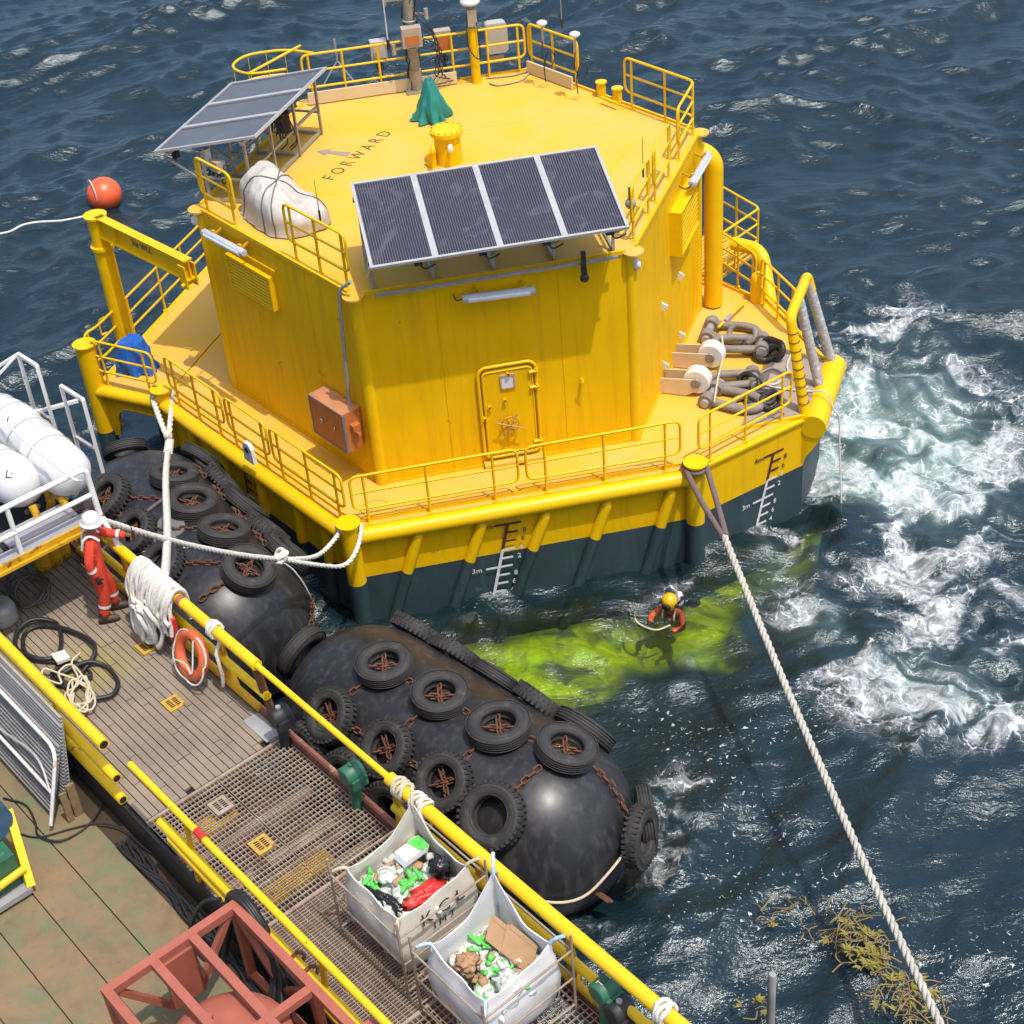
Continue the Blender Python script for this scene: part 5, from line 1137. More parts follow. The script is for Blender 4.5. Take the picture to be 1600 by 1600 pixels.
coil('cream_rope', [(125, 1020), (112, 1035), (122, 1060), (100, 1055), (70, 1045), (68, 1058), (95, 1068), (92, 1050), (115, 1040)] + loops(125, 1085, 24, 28, 34, 4, 5), .016, M_cream, 'cream rope in a tangled heap on top of the black hose', 'rope', FZ + .1)
coil('cable_coil', loops(48, 920, 38, 28, 44, 5, 8), .014, pm('dull_grey_cable', (.16, .14, .11), .6, var=.3), 'grey cable coil lying in the shade under the raft platform', 'cable')
coil('black_cable', loops(110, 1055, 34, 20, 24, 5, 18), .018, M_black, 'thin black cable tangled beneath the cream rope', 'cable', FZ + .03)
mb = MB(); c = at(95, 1028, FZ + .12); mb.prism([c + SD * x + TD * y for x, y in ((-.12, -.08), (.1, -.1), (.14, .08), (-.06, .1))], ZD * .05); tag(mb.build('white_rag', M_ropew, None, origin=c), 'white rag tied on the black hose', 'rag')
c = at(5, 968, FZ + .02); mb = MB(); mb.lathe(c, [(.001, .3), (.18, .3), (.22, .2), (.22, 0)], 20); tag(mb.build('grey_drum', M_galv, None, origin=c), 'grey drum at the left picture edge in the raft platform shade', 'drum')

# white mooring rope bundle hung over the right handrail
root = thing('rope_bundle', ST(4.75, RT_, FZ), 'bulky white mooring rope bundle draped over the yellow handrail', 'rope')
rb = random.Random(4)
mb = MB()
for k in range(46):
    s_ = 4.3 + 1.0 * (k / 45) + rb.uniform(-.03, .03); dz = rb.uniform(0, .05); inn = rb.uniform(.35, .62) * (1. if k < 38 else .8); 
    pts = [ST(s_ + rb.uniform(-.06, .06), RT_ + .13 + rb.uniform(0, .05), 4.15 + rb.uniform(-.15, .1)), ST(s_, RT_ + .1 + dz * .5, 4.52), ST(s_ + rb.uniform(-.02, .02), RT_, 4.61 + dz), ST(s_ + rb.uniform(-.04, .04), RT_ - .12 - dz, 4.5), ST(s_ + rb.uniform(-.1, .06), RT_ - .18 - rb.uniform(0, .08), 4.25), ST(s_ + rb.uniform(-.12, .1), RT_ - .2 - rb.uniform(0, .06), 4.5 - inn)]
    mb.tube(cr(pts, 4), .032, 6)
mb.build('draped_turns', M_ropew, root, kind='stuff')
mb = MB()
for k in range(16):
    s_ = 4.45 + .62 * rb.random(); c = ST(s_, RT_ - .26 - rb.uniform(0, .14), 3.95); w_ = rb.uniform(.08, .16); h_ = rb.uniform(.22, .36)
    mb.tube(cr([c + SD * (math.cos(a) * w_) + ZD * (math.sin(a) * h_) + TD * rb.uniform(-.04, .04) for a in [2 * PI * j / 7 for j in range(7)]], 4, True), .034, 6, True)
mb.build('hanging_loops', M_ropew, root, kind='stuff')
mb = MB()
for k in range(4): mb.tube(cr([ST(4.3 + .07 * k, RT_ - .2, 4.45 - .1 * k), ST(4.5 + .08 * k, RT_ - .3, 4.15), ST(4.75 + .08 * k, RT_ - .3, 4.1 - .05 * k), ST(5.0, RT_ - .25, 4.2)], 6), .018, 6)
mb.build('lashing', M_cream, root)
c = ST(5.28, RT_ - .2, 4.05); root = thing('red_pouch', c, 'red pouch hanging on the handrail between rope bundle and lifebuoy', 'pouch')
mb = MB(); mb.prism([c + SD * x + ZD * z for x, z in rrect(-.11, .11, -.28, .25, .05)], TD * .06); mb.build('pouch', M_redp, root); mb = MB(); mb.tube(cr([c + ZD * .25, ST(5.28, RT_ - .05, 4.6), c + ZD * .25 + SD * .08], 5), .012, 5); mb.build('cord', M_ropew, root)
# lifebuoy
c = ST(5.85, RT_ - .24, 3.98); root = thing('lifebuoy', c, 'orange lifebuoy with white grab line on the yellow handrail', 'lifebuoy'); ax_ = (TD - ZD * .38 - SD * .2).normalized()
mb = MB(); u_ = SD; w_ = ax_.cross(u_)
mb.tube([c + u_ * (math.cos(2 * PI * k / 30) * .29) + w_ * (math.sin(2 * PI * k / 30) * .29) for k in range(30)], .072, 12, True); mb.build('ring', pm('faded_orange_lifebuoy', (.66, .13, .04), .5, var=.2, scale=5), root)
mb = MB(); pts = []
for k in range(32): a = 2 * PI * k / 32; q = .36 + .05 * abs(math.sin(2 * a)); pts.append(c + u_ * math.cos(a) * q + w_ * math.sin(a) * q - ax_ * .05 + (V((0, 0, -.05)) if math.sin(a) < 0 else V((0, 0, 0))))
mb.tube(pts, .014, 6, True); mb.tube(cr([c + u_ * -.3 + w_ * .2 - ax_ * .09, c + u_ * .02 - ax_ * .11 + w_ * .1, c + u_ * .18 - ax_ * .1 + w_ * .16, c + u_ * .1 - ax_ * .1 - w_ * .3], 6), .012, 6); mb.build('grab_line', M_ropew, root)
# rope lashings on rails
def wraps(s0, s1, n, mat, label, r=.024, rr=.1, tail=True):
    root = thing('rope_lashing', ST((s0 + s1) / 2, RT_, 4.5), label, 'rope', 'rope lashings on the handrail'); mb = MB(); pts = []
    for k in range(n * 10): a = 2 * PI * k / 10; x = s0 + (s1 - s0) * k / (n * 10); pts.append(ST(x + .02 * math.sin(k * 1.7), RT_ + math.cos(a) * rr, 4.5 + math.sin(a) * rr))
    if tail: pts += [ST(s1 + .02, RT_ - .1, 4.2), ST(s1 + .1, RT_ - .12, 3.9), ST(s1, RT_ - .1, 3.6)]
    mb.tube(pts, r, 6); mb.build('turns', mat, root)
wraps(6.15, 6.28, 3, M_ropew, 'white rope turns around the handrail right of the lifebuoy', .026, .1); wraps(10.1, 10.3, 4, M_cream, 'cream rope turns around the handrail post above the first waste bag', .024, .11, False); wraps(10.42, 10.68, 5, M_ropew, 'white rope turns on the handrail holding the first waste bag corner', .022, .11); wraps(14.35, 14.5, 3, M_ropew, 'white rope turns on the handrail at the bottom picture edge', .03, .115)

# ------------------------------------------------------------------ vent heads beside the walkway
def vent_head(px, py, z, mat, label, lab_txt=None, hgt=.55, lean=0.):
    c = at(px, py, z); root = thing('vent_head', V((c.x, c.y, FZ - .5)), label, 'vent', 'vent heads along the ship side')
    mb = MB(); mb.cyl(V((c.x, c.y, FZ - .6)), c - ZD * .1, .075, 12); mb.build('pipe', mat, root)
    mb = MB(); mb.tube([c - TD * .13, c - TD * .11, c + TD * .11, c + TD * .13], [.11, .135, .135, .11], 18); mb.box(c + SD * .07 - ZD * .06, (.2, .22, .14), AX); hd = mb.build('head', mat, root)
    mb = MB(); mb.cyl(c + ZD * .12, c + ZD * .16, .035, 8); mb.build('cap', M_galv if mat is not M_green else M_green, hd)
    if lab_txt: text('cast_mark', lab_txt, .11, c + ZD * .142 , TD * -1, SD * -1, M_cream, hd, .004)
vent_head(550, 1208, 4.05, M_green, 'green vent head beside the handrail gap, near the fender')
vent_head(437, 1118, 4.0, M_black, 'black vent head at the end of the plank walkway')
vent_head(945, 1545, 4.1, M_green, 'green vent head marked on top, outside the second waste bag', '10T')
vent_head(968, 1578, 3.98, M_black, 'dark grey vent head next to the marked green one')

# ------------------------------------------------------------------ waste bags and racks
def rack(s0, s1, t0, t1, label):
    root = thing('bag_rack', ST((s0 + s1) / 2, (t0 + t1) / 2, FZ), label, 'rack', 'pipe racks holding waste bags')
    for s_ in (s0, s1):
        for t_ in (t0, t1): mb = MB(); mb.tube([ST(s_, t_, FZ), ST(s_, t_, FZ + 1.25)], .016, 7); mb.build('upright', M_bargr, root)
    for z in (FZ + .1, FZ + .55, FZ + 1.0):
        for a, b in (((s0, t0), (s1, t0)), ((s1, t0), (s1, t1)), ((s1, t1), (s0, t1)), ((s0, t1), (s0, t0))):
            mb = MB(); mb.tube([ST(*a, z), ST(*b, z)], .013, 6); mb.build('crossbar', M_bargr, root)
rack(10.62, 11.84, -8.22, -7.0, 'brown pipe rack around the waste bag lettered KCL'); rack(12.06, 13.22, -8.22, -7.02, 'brown pipe rack around the white waste bag with cardboard')
def bulk_bag(s0, s1, t0, t1, zt, mat, label, seed, sag, corners):
    # open-topped cloth sack hung from four corners; walls drawn as a grid with bulges
    rn_ = random.Random(seed); root = thing('waste_bag', ST((s0 + s1) / 2, (t0 + t1) / 2, FZ), label, 'waste bag', 'bulk bags full of plastic waste')
    n = 12; ring = []
    for a, b in (((s0, t0), (s1, t0)), ((s1, t0), (s1, t1)), ((s1, t1), (s0, t1)), ((s0, t1), (s0, t0))):
        for k in range(n): t = k / n; ring.append((a[0] + (b[0] - a[0]) * t, a[1] + (b[1] - a[1]) * t, t))
    m_ = len(ring); cs, ct = (s0 + s1) / 2, (t0 + t1) / 2; ph = [rn_.uniform(0, 6) for _ in range(6)]
    def wall(inner):
        vs = []; rows = 14
        for i in range(rows + 1):
            h = i / rows
            for k, (s_, t_, t) in enumerate(ring):
                ci = (k // n); w0, w1 = corners[ci], corners[(ci + 1) % 4]
                base_ = 4.5 - sag; top = base_ + (w0 - base_) * (1 - t) ** 1.8 + (w1 - base_) * t ** 1.8
                z = FZ + .06 + (top - FZ - .06) * h
                bul = 1 + .10 * math.sin(PI * h) * (1 if h < .8 else .6) - .12 * (1 - h) ** 3 - .04 * math.sin(PI * t) * h ** 3
                wr = 1 + .016 * math.sin(4 * t * PI + ph[ci] + 5 * h) * (.4 + h) + .012 * math.sin(13 * t + 9 * h + ph[4]) * (1 - h)
                f = bul * wr - (.03 if inner else 0)
                vs.append(ST(cs + (s_ - cs) * f, ct + (t_ - ct) * f, z + (0 if not inner else -.002)))
        fs = [(i * m_ + k, i * m_ + (k + 1) % m_, (i + 1) * m_ + (k + 1) % m_, (i + 1) * m_ + k) for i in range(rows) for k in range(m_)]
        return vs, (fs if not inner else [f[::-1] for f in fs])
    mb = MB(); v1, f1 = wall(False); mb.add(v1, f1, True); v2, f2 = wall(True); mb.add(v2, f2, True)
    top0 = 14 * m_; mb.add([v1[top0 + k] for k in range(m_)] + [v2[top0 + k] for k in range(m_)], [(k, m_ + k, m_ + (k + 1) % m_, (k + 1) % m_) for k in range(m_)])
    sk_ = mb.build('sack', mat, root)
    for ci, (s_, t_) in enumerate(((s0, t0), (s1, t0), (s1, t1), (s0, t1))):
        a = ST(cs + (s_ - cs) * .97, ct + (t_ - ct) * .97, corners[ci]); b = ST(cs + (s_ - cs) * 1.22, ct + (t_ - ct) * 1.2, corners[ci] + (.12 if ci in (2, 3) else -.05))
        mb = MB(); mb.tube(cr([a - ZD * .1, a, a.lerp(b, .5) + ZD * .02, b], 4), .022, 6); mb.build('lifting_loop', M_cream if seed == 1 else pm('blue_white_webbing', (.2, .4, .75), .7, c2=(.7, .75, .8), scale=14), root)
    for s_, t_ in ((s0, t0), (s1, t0), (s1, t1), (s0, t1)):
        mb = MB(); f = 1.035; mb.tube([ST(cs + (s_ - cs) * f, ct + (t_ - ct) * f, FZ + .2), ST(cs + (s_ - cs) * (f + .06), ct + (t_ - ct) * (f + .06), FZ + .6), ST(cs + (s_ - cs) * 1.0, ct + (t_ - ct) * 1.0, FZ + .95)], .009, 5); mb.build('seam', M_lampg, sk_)
    return root, (cs, ct)
bag1, c1 = bulk_bag(10.76, 11.68, -8.1, -7.12, 4.6, M_bag, 'off-white bulk bag lettered KCL, filled with plastic waste', 1, .10, [4.62, 4.55, 4.62, 4.92])
bag2, c2 = bulk_bag(12.2, 13.08, -8.08, -7.16, 4.6, M_bagw, 'white bulk bag filled with green plastic and cardboard', 2, .16, [4.62, 4.5, 4.62, 5.02])
nb = SD; q = ST(11.73, -7.55, 4.36); text('bag_lettering', 'K C L', .25, q + SD * .005 + ZD * -.02, TD, ZD - SD * .05, M_ink, bag1, .002); text('bag_lettering', 'I M T', .14, q + SD * .012 + ZD * -.2, TD, ZD, M_ink, bag1, .002)
q = ST(12.6, -8.19, 3.86); text('bag_lettering', 'BS', .2, q + TD * -.02, SD * -1 if False else SD, ZD, M_ink, bag2, .003) if False else text('bag_lettering', 'BS', .22, ST(12.72, -8.155, 3.78), SD * 1., ZD, M_lampg, bag2, .003)
# refuse in the bags: each piece a thing of its own
def crumple(mb, c, r, seed, squash=.6):
    rn_ = random.Random(seed); n = 9; m2 = 6; vs = []
    for i in range(m2 + 1):
        th = PI * i / m2
        for k in range(n): a = 2 * PI * k / n; q = r * (.7 + .5 * rn_.random()); vs.append(V(c) + V((math.sin(th) * math.cos(a) * q, math.sin(th) * math.sin(a) * q, math.cos(th) * q * squash)))
    mb.add(vs, [(i * n + k, (i + 1) * n + k, (i + 1) * n + (k + 1) % n, i * n + (k + 1) % n) for i in range(m2) for k in range(n)], True)
def fillbag(c, z, seed):
    root_m = MB(); rn_ = random.Random(seed)
    for k in range(90): crumple(root_m, ST(c[0] + rn_.uniform(-.38, .38), c[1] + rn_.uniform(-.38, .38), z + rn_.uniform(-.14, .02)), rn_.uniform(.05, .11), seed * 100 + k)
    return root_m
def scraps(c, z, n, mat, label, seed, rmin, rmax, lst, name='plastic_waste'):
    mb = MB(); rn_ = random.Random(seed)
    for k in range(n):
        ds, dt, sp_ = rn_.choice(lst); q = ST(c[0] + max(-.4, min(.4, ds + rn_.gauss(0, sp_))), c[1] + max(-.42, min(.42, dt + rn_.gauss(0, sp_))), z + rn_.uniform(-.08, .06))
        if rn_.random() < .3:
            a = rn_.uniform(0, 6.28); d = V((math.cos(a), math.sin(a), rn_.uniform(-.4, .4))).normalized(); l_ = rn_.uniform(.1, .2); r_ = rn_.uniform(.022, .036); mb.tube([q, q + d * l_ * .75, q + d * l_ * .9, q + d * l_], [r_, r_, r_ * .45, r_ * .4], 8)
        else: crumple(mb, q, rn_.uniform(rmin, rmax), seed * 100 + k, rn_.uniform(.35, .8))
    o = mb.build(name, mat, None, origin=ST(*c, z)); tag(o, label, 'plastic waste', None, 'stuff')
al = [(0, 0, .26), (-.2, .1, .2), (.15, -.15, .2)]
scraps(c1, 4.32, 110, M_clear, 'pale crumpled plastic waste filling the KCL bag', 5, .05, .11, al); scraps(c2, 4.16, 110, M_clear, 'pale crumpled plastic waste filling the white bag with cardboard', 6, .05, .11, al)
scraps(c1, 4.39, 40, M_lime, 'bright green plastic scraps scattered in the KCL bag', 7, .015, .04, [(-.25, -.3, .05), (.08, -.05, .09), (.12, .1, .06)], 'green_plastic'); scraps(c2, 4.23, 60, M_lime, 'bright green plastic scraps scattered in the white bag', 8, .015, .045, [(.12, -.22, .1), (0, .05, .09), (-.3, .12, .05), (.28, -.1, .08)], 'green_plastic')
scraps(c1, 4.36, 34, M_card, 'brown paper scraps scattered in the KCL bag', 9, .02, .06, al, 'brown_scraps'); scraps(c2, 4.2, 34, M_card, 'brown paper scraps scattered in the white bag', 10, .02, .06, [(-.2, -.2, .1), (0, 0, .2)], 'brown_scraps')
def sackbit(name, c, dims, mat, label, seed, ang=0):
    mb = MB(); rn_ = random.Random(seed); n, m2 = 18, 11; vs = []; ca, sa_ = math.cos(ang), math.sin(ang)
    for i in range(m2 + 1):
        th = PI * i / m2
        for k in range(n):
            a = 2 * PI * k / n; q = .6 + .6 * rn_.random(); x, y, z = math.sin(th) * math.cos(a) * dims[0] * q, math.sin(th) * math.sin(a) * dims[1] * q, math.cos(th) * dims[2] * q
            vs.append(V(c) + SD * (x * ca - y * sa_) + TD * (x * sa_ + y * ca) + ZD * z)
    mb.add(vs, [(i * n + k, (i + 1) * n + k, (i + 1) * n + (k + 1) % n, i * n + (k + 1) % n) for i in range(m2) for k in range(n)], True); tag(mb.build(name, mat, None, origin=c), label, 'waste')
sackbit('red_sack', ST(c1[0] + .3, c1[1] - .02, 4.42), (.13, .28, .09), M_redp, 'crumpled red plastic sack in the KCL bag', 1); sackbit('black_sack', ST(c1[0] + .15, c1[1] + .33, 4.46), (.14, .12, .13), M_blackp, 'black plastic sack against the right side of the KCL bag', 2)
sackbit('black_jacket', ST(c1[0] + .02, c1[1] - .36, 4.38), (.3, .07, .1), M_blackp, 'black rag along the left side of the KCL bag', 3, .2); sackbit('brown_cloth', ST(c2[0] - .2, c2[1] - .18, 4.3), (.13, .12, .08), M_card, 'rolled brown cloth in the white bag', 4)
sackbit('clear_bag', ST(c2[0] + .3, c2[1] - .05, 4.3), (.16, .16, .1), M_clear, 'clear plastic bag at the front of the white bag', 5)
c = ST(c1[0] - .22, c1[1] + .2, 4.46); mb = MB(); mb.prism([c + SD * x + TD * y for x, y in ((-.1, -.15), (.1, -.15), (.1, .18), (-.1, .18))], ZD * .08 + TD * .03); root = thing('carton', c, 'white and green carton at the back of the KCL bag', 'carton'); mb.build('body', M_bagw, root); mb = MB(); mb.prism([c + SD * x + TD * y + ZD * .082 + TD * .03 for x, y in ((-.1, .02), (.1, .06), (.1, .18), (-.1, .18))], ZD * .01); mb.build('green_end', M_lime, root)
for i, (ds, dt, an, w_, h_, lab) in enumerate(((-.08, .25, .5, .26, .46, 'long brown cardboard sheet leaning on the back of the white bag'), (.08, .3, .8, .3, .4, 'folded brown cardboard sheet in front of the longer one'))):
    c = ST(c2[0] + ds, c2[1] + dt, 4.36 - .04 * i); u_ = (SD * .75 + TD * .2 - ZD * .35).normalized(); v_ = (TD * .6 - SD * .3 + ZD * .6).normalized(); mb = MB(); mb.box(c, (h_, w_, .018), (u_, v_, u_.cross(v_).normalized())); mb.box(c + v_ * (w_ * .5) + u_ * .02 + u_.cross(v_).normalized() * .012, (h_ * .9, .05, .012), (u_, v_, u_.cross(v_).normalized())); tag(mb.build('cardboard', M_card, None, origin=c), lab, 'cardboard')
# ------------------------------------------------------------------ things on the lower deck
# leaning walkway gratings with white tube frames
def lean_panel(s0, s1, zb, tb_, zt, tt, label, frame=True, slats=16, mat=None):
    root = thing('leaning_ramp', ST((s0 + s1) / 2, tb_, DZ), label, 'ramp', 'ramps leaning on the left handrail'); up = (ST(0, tt, zt) - ST(0, tb_, zb)); n = SD.cross(up).normalized()
    mb = MB()
    for k in range(slats + 1): mb.bar(ST(s0 + .03, tb_, zb) + up * (k / slats), ST(s1 - .03, tb_, zb) + up * (k / slats), .012, .035, n)
    for k in range(7): x = s0 + .05 + (s1 - s0 - .1) * k / 6; mb.bar(ST(x, tb_, zb) - n * .02, ST(x, tb_, zb) + up - n * .02, .012, .02, n)
    mb.build('slat_bed', mat or M_galv, root, kind='stuff')
    if frame:
        mb = MB(); o = -n * .06 if n.dot(CO - ST(s0, tb_, zb)) < 0 else n * .06
        mb.tube(fillet([ST(s0, tb_, zb) + o + up * 1.0, ST(s1, tb_, zb) + o + up * 1.0, ST(s1 + .12, tb_ - .05, zb - .02) + o * 1.2], .22), .026, 9); mb.build('frame_tube', M_whiterust, root)
        mb = MB(); mb.tube([ST(s0, tb_, zb) + o + up * .35, ST(s1 + .03, tb_, zb) + o + up * .35], .024, 8); mb.build('frame_tube', M_whiterust, root)
        mb = MB(); mb.tube(cr([ST(s0 + .3, tb_, zb) + o + up * .9, ST(s0 + 1.3, tb_, zb) + o + up * .45, ST(s1 - .5, tb_, zb) + o + up * .62, ST(s1, tb_, zb) + o + up * .3], 8), .018, 7); mb.build('hand_loop', M_alu, root)
lean_panel(3.2, 6.25, 3.12, -9.62, 4.08, -9.28, 'aluminium ramp with rust-spotted white tube frame, outermost of the leaning stack')
lean_panel(3.0, 6.2, 3.12, -9.42, 4.3, -9.16, 'aluminium grating panel behind the white framed ramp', False, 22)
lean_panel(3.0, 6.1, 3.12, -9.3, 4.36, -9.1, 'aluminium grating panel innermost of the leaning stack against the handrail', False, 22, M_alu)
c = ST(6.35, -9.35, DZ); mb = MB(); mb.box(c + ZD * .28, (.04, .11, .55), (SD, TD, ZD)); mb.box(c + ZD * .26 - TD * .13 + SD * .03, (.03, .09, .5), (SD, TD, ZD)); tag(mb.build('timber_board', pm('weathered_wood', (.28, .18, .09), .85, var=.4, scale=9), None, origin=c), 'short weathered board at the end of the leaning ramps', 'board')
# red oxide skid with tank
sk = thing('steel_skid', ST(11.5, -10, DZ), 'red oxide steel skid frame holding a round tank on the green deck', 'skid')
SZ = 4.32; s0, s1, t0, t1 = 10.06, 13.4, -10.76, -9.16; bw = .1
for t_ in (t0, -10.2, -9.72, t1): mb = MB(); sbox(mb, s0, s1, t_ - bw / 2, t_ + bw / 2, SZ - bw, SZ); mb.build('top_beam', M_skid, sk)
for s_ in (s0, 11.55, s1): mb = MB(); sbox(mb, s_ - bw / 2, s_ + bw / 2, t0 + bw / 2 + .001, t1 - bw / 2 - .001, SZ - bw - .003, SZ - .003) if s_ == 11.55 else sbox(mb, s_ - bw * .55, s_ + bw * .5, t0 - bw / 2, t1 + bw / 2, SZ - bw - .003, SZ + .003); mb.build('top_beam', M_skid, sk)
for s_ in (s0, 11.55, s1):
    for t_ in (t0, t1): mb = MB(); sbox(mb, s_ - bw * .48, s_ + bw * .45, t_ - bw * .45, t_ + bw * .45, DZ, SZ - bw - .004); mb.build('corner_post', M_skid, sk)
for t_ in (t0, t1): mb = MB(); sbox(mb, s0, s1, t_ - bw * .42, t_ + bw * .42, DZ + .05, DZ + .15); mb.build('base_beam', M_skid, sk)
for a, b in (((s0, t1, SZ - .15), (10.8, t1, DZ + .5)), ((10.8, t1, DZ + .5), (11.5, t1, SZ - .15)), ((s0, t0 + .1, SZ - .12), (s0, -10.1, DZ + .4)), ((s0, t1 - .1, SZ - .12), (s0, -9.8, DZ + .4)), ((s0 + .1, t0, SZ - .12), (11.0, t0, DZ + .3))): mb = MB(); mb.bar(ST(*a), ST(*b), .07, .07); mb.build('diagonal', M_skid, sk)
tc_ = ST(11.35, -10.12, DZ); mb = MB(); mb.lathe(tc_, [(.68, .1), (.68, 1.0), (.66, 1.05), (.55, 1.1), (.3, 1.13), (.001, 1.14)], 40); tk = mb.build('tank', M_skid, sk)
mb = MB(); mb.cyl(tc_ + ZD * 1.1 + SD * -.35, tc_ + ZD * 1.19 + SD * -.35, .04, 10); mb.build('filler_cap', M_skid, tk)
mb = MB(); sbox(mb, 10.1, 10.14, -10.15, -9.75, DZ + .45, SZ - .12); mb.build('end_panel', M_skid, sk)
mb = MB(); sbox(mb, 10.12, 13.35, t0 + .05, t1 - .05, DZ + .02, DZ + .05); mb.build('drip_tray', M_dark, sk)
mb = MB(); sbox(mb, 12.3, 13.0, -9.12, -8.95, 4.0, 4.34); mb.build('side_box', M_skid, sk)
for px, py, mt, lab in ((470, 1520, M_redp, 'small red and white rag inside the skid frame'), (478, 1555, M_blue, 'small blue strap inside the skid frame')): c = at(px, py, 4.0); sackbit('rag', c, (.1, .05, .06), mt, lab, px)
# black hose bundle slung over the skid corner
root = thing('hose_bundle', ST(10.1, -9.2, DZ), 'thick bundle of black hoses slung over the skid corner by the handrail', 'hose'); rb = random.Random(9); mb = MB()
for k in range(16):
    off = rb.uniform(-.09, .09); w_ = rb.uniform(-.16, .16); pts = [ST(9.7 + off, -9.3 + w_ * .3, 3.2), ST(9.8 + off, -9.12 + w_ * .35, 3.9), ST(9.95 + off, -9.06 + w_ * .35, 4.3 + off * .5), ST(10.3 + off, -9.05 + w_ * .3, 4.25), ST(10.65 + off, -9.08 + w_ * .3, 3.75), ST(11.0 + off * 3, -9.4 + w_, 3.15)]
    mb.tube(cr(pts, 6), .027, 7)
mb.build('hoses', M_black, root, kind='stuff'); mb = MB(); mb.tube(cr([at(x, y, z) for x, y, z in ((345, 1405, 4.2), (318, 1410, 4.1), (300, 1440, 3.6), (298, 1470, 3.2), (320, 1500, 3.4), (335, 1490, 3.9))], 7), .026, 7); mb.build('stray_hose', M_black, root)
mb = MB()
for j in range(5): mb.tube(cr([ST(7.2 + .3 * k, -9.15 + .06 * math.sin(k * 1.3 + j) - .02 * j, DZ + .0 + .02 * j) for k in range(12)], 4), .03 - .003 * j, 6)
tag(mb.build('trough_cables', M_black, None, 'stuff', origin=ST(9, -9.15, DZ)), 'bundle of black cables lying in the trough below the walkway', 'cable', None, 'stuff')
coil('deck_cable', [(5, 1247), (40, 1258), (55, 1285), (60, 1305), (90, 1314), (125, 1300), (150, 1275), (165, 1245)], .014, M_black, 'thin black cable curving across the green deck below the leaning ramps', 'cable', DZ + .02)
coil('deck_wire', [(22, 1300), (60, 1308), (110, 1295), (150, 1287), (190, 1295), (225, 1325), (245, 1334), (262, 1320), (258, 1300)], .011, M_black, 'second thin black wire looping beside the handrail end', 'cable', DZ + .02)
# green machine in a yellow frame at the left edge
gm = thing('green_machine', ST(6.4, -10.9, DZ), 'green machine in a yellow crash frame at the left picture edge', 'machine')
mb = MB(); sbox(mb, 5.3, 6.95, -12.2, -10.42, DZ + .12, DZ + .6); mb.build('body', M_green, gm); mb = MB(); sbox(mb, 5.1, 7.05, -12.4, -10.38, DZ, DZ + .1); mb.build('base', M_galv, gm)
c = at(-34, 1268, DZ + .9); mb = MB(); mb.cyl(c - SD * .55, c + SD * .35, .28, 20); mb.build('blue_drum', pm('blue_drum_paint', (.05, .12, .2), .5, var=.4, scale=4), gm)
pa, pb, pc = at(48, 1385, DZ + .12), at(12, 1265, DZ + .85), at(0, 1392, DZ + .35)
mb = MB(); mb.bar(pa, pb, .11, .1, TD); mb.build('frame_bar', M_yelrail, gm); mb = MB(); mb.tube([pa + ZD * .12 + (pb - pa).normalized() * .15, pa + ZD * .12 - TD * 1.2 - SD * .05], .05, 10); mb.build('frame_bar', M_yelrail, gm); mb = MB(); mb.bar(pa - ZD * .02, pa - TD * 1.6 - ZD * .02, .1, .08); mb.build('skid_bar', M_galv, gm)

# ------------------------------------------------------------------ fenders
def tyre_mesh(seed, lug):
    mb = MB(); n = 40; Ro, w_, Ri = .50, .25, .265
    prof = [(Ri, -.07), (Ri + .03, -.115), (Ri + .11, -w_ / 2 - .008), (Ro - .06, -w_ / 2), (Ro - .015, -w_ / 2 + .04), (Ro, -.05), (Ro, .05), (Ro - .015, w_ / 2 - .04), (Ro - .06, w_ / 2), (Ri + .11, w_ / 2 + .008), (Ri + .03, .115), (Ri, .07), (Ri + .05, .0), (Ri, -.07)]
    mb.lathe((0, 0, 0), prof, n)
    for r_, h_ in ((Ri + .035, .118), (Ri + .15, w_ / 2 + .004)): mb.torus((0, 0, h_), r_, .007, ZD, 30, 4)
    m3 = 34 if lug else 0
    for k in range(m3):
        a = 2 * PI * k / m3; d = V((math.cos(a), math.sin(a), 0)); e_ = V((-math.sin(a), math.cos(a), 0))
        for z in (-.075, .075): mb.box(d * (Ro - .012) + ZD * z + e_ * (.012 if z > 0 else -.012), (.05, .045, .085), (d, e_, ZD))
    if not lug:
        for z in (-.09, -.045, 0, .045, .09): mb.torus((0, 0, z), Ro - .002, .012, ZD, 40, 4)
    return meshof(mb, 'tyre', M_tyre)
TY = [tyre_mesh(1, True), tyre_mesh(2, False)]
def chain_mb(mb, pts, pitch=.115, r=.017, L_=.15, W_=.085):
    # evenly spaced links along a polyline
    seg = [(pts[i + 1] - pts[i]).length for i in range(len(pts) - 1)]; tot = sum(seg); n = max(2, int(tot / pitch)); fr_ = []
    for k in range(n):
        d = (k + .5) * tot / n; i = 0
        while d > seg[i] and i < len(seg) - 1: d -= seg[i]; i += 1
        t = (pts[i + 1] - pts[i]).normalized(); fr_.append((pts[i] + t * d, t))
    for k, (p, t) in enumerate(fr_):
        u = t.cross(ZD); u = u.normalized() if u.length > .1 else t.orthogonal().normalized(); v_ = t.cross(u); y = (u + v_).normalized() if k % 2 else (u - v_).normalized()
        q = []
        for j in range(10): a = 2 * PI * j / 10; q.append(p + t * (math.cos(a) * W_ / 2 + (L_ - W_) / 2 * (1 if math.cos(a) > 0 else -1)) + y * math.sin(a) * W_ / 2)
        mb.tube(q, r, 5, True)
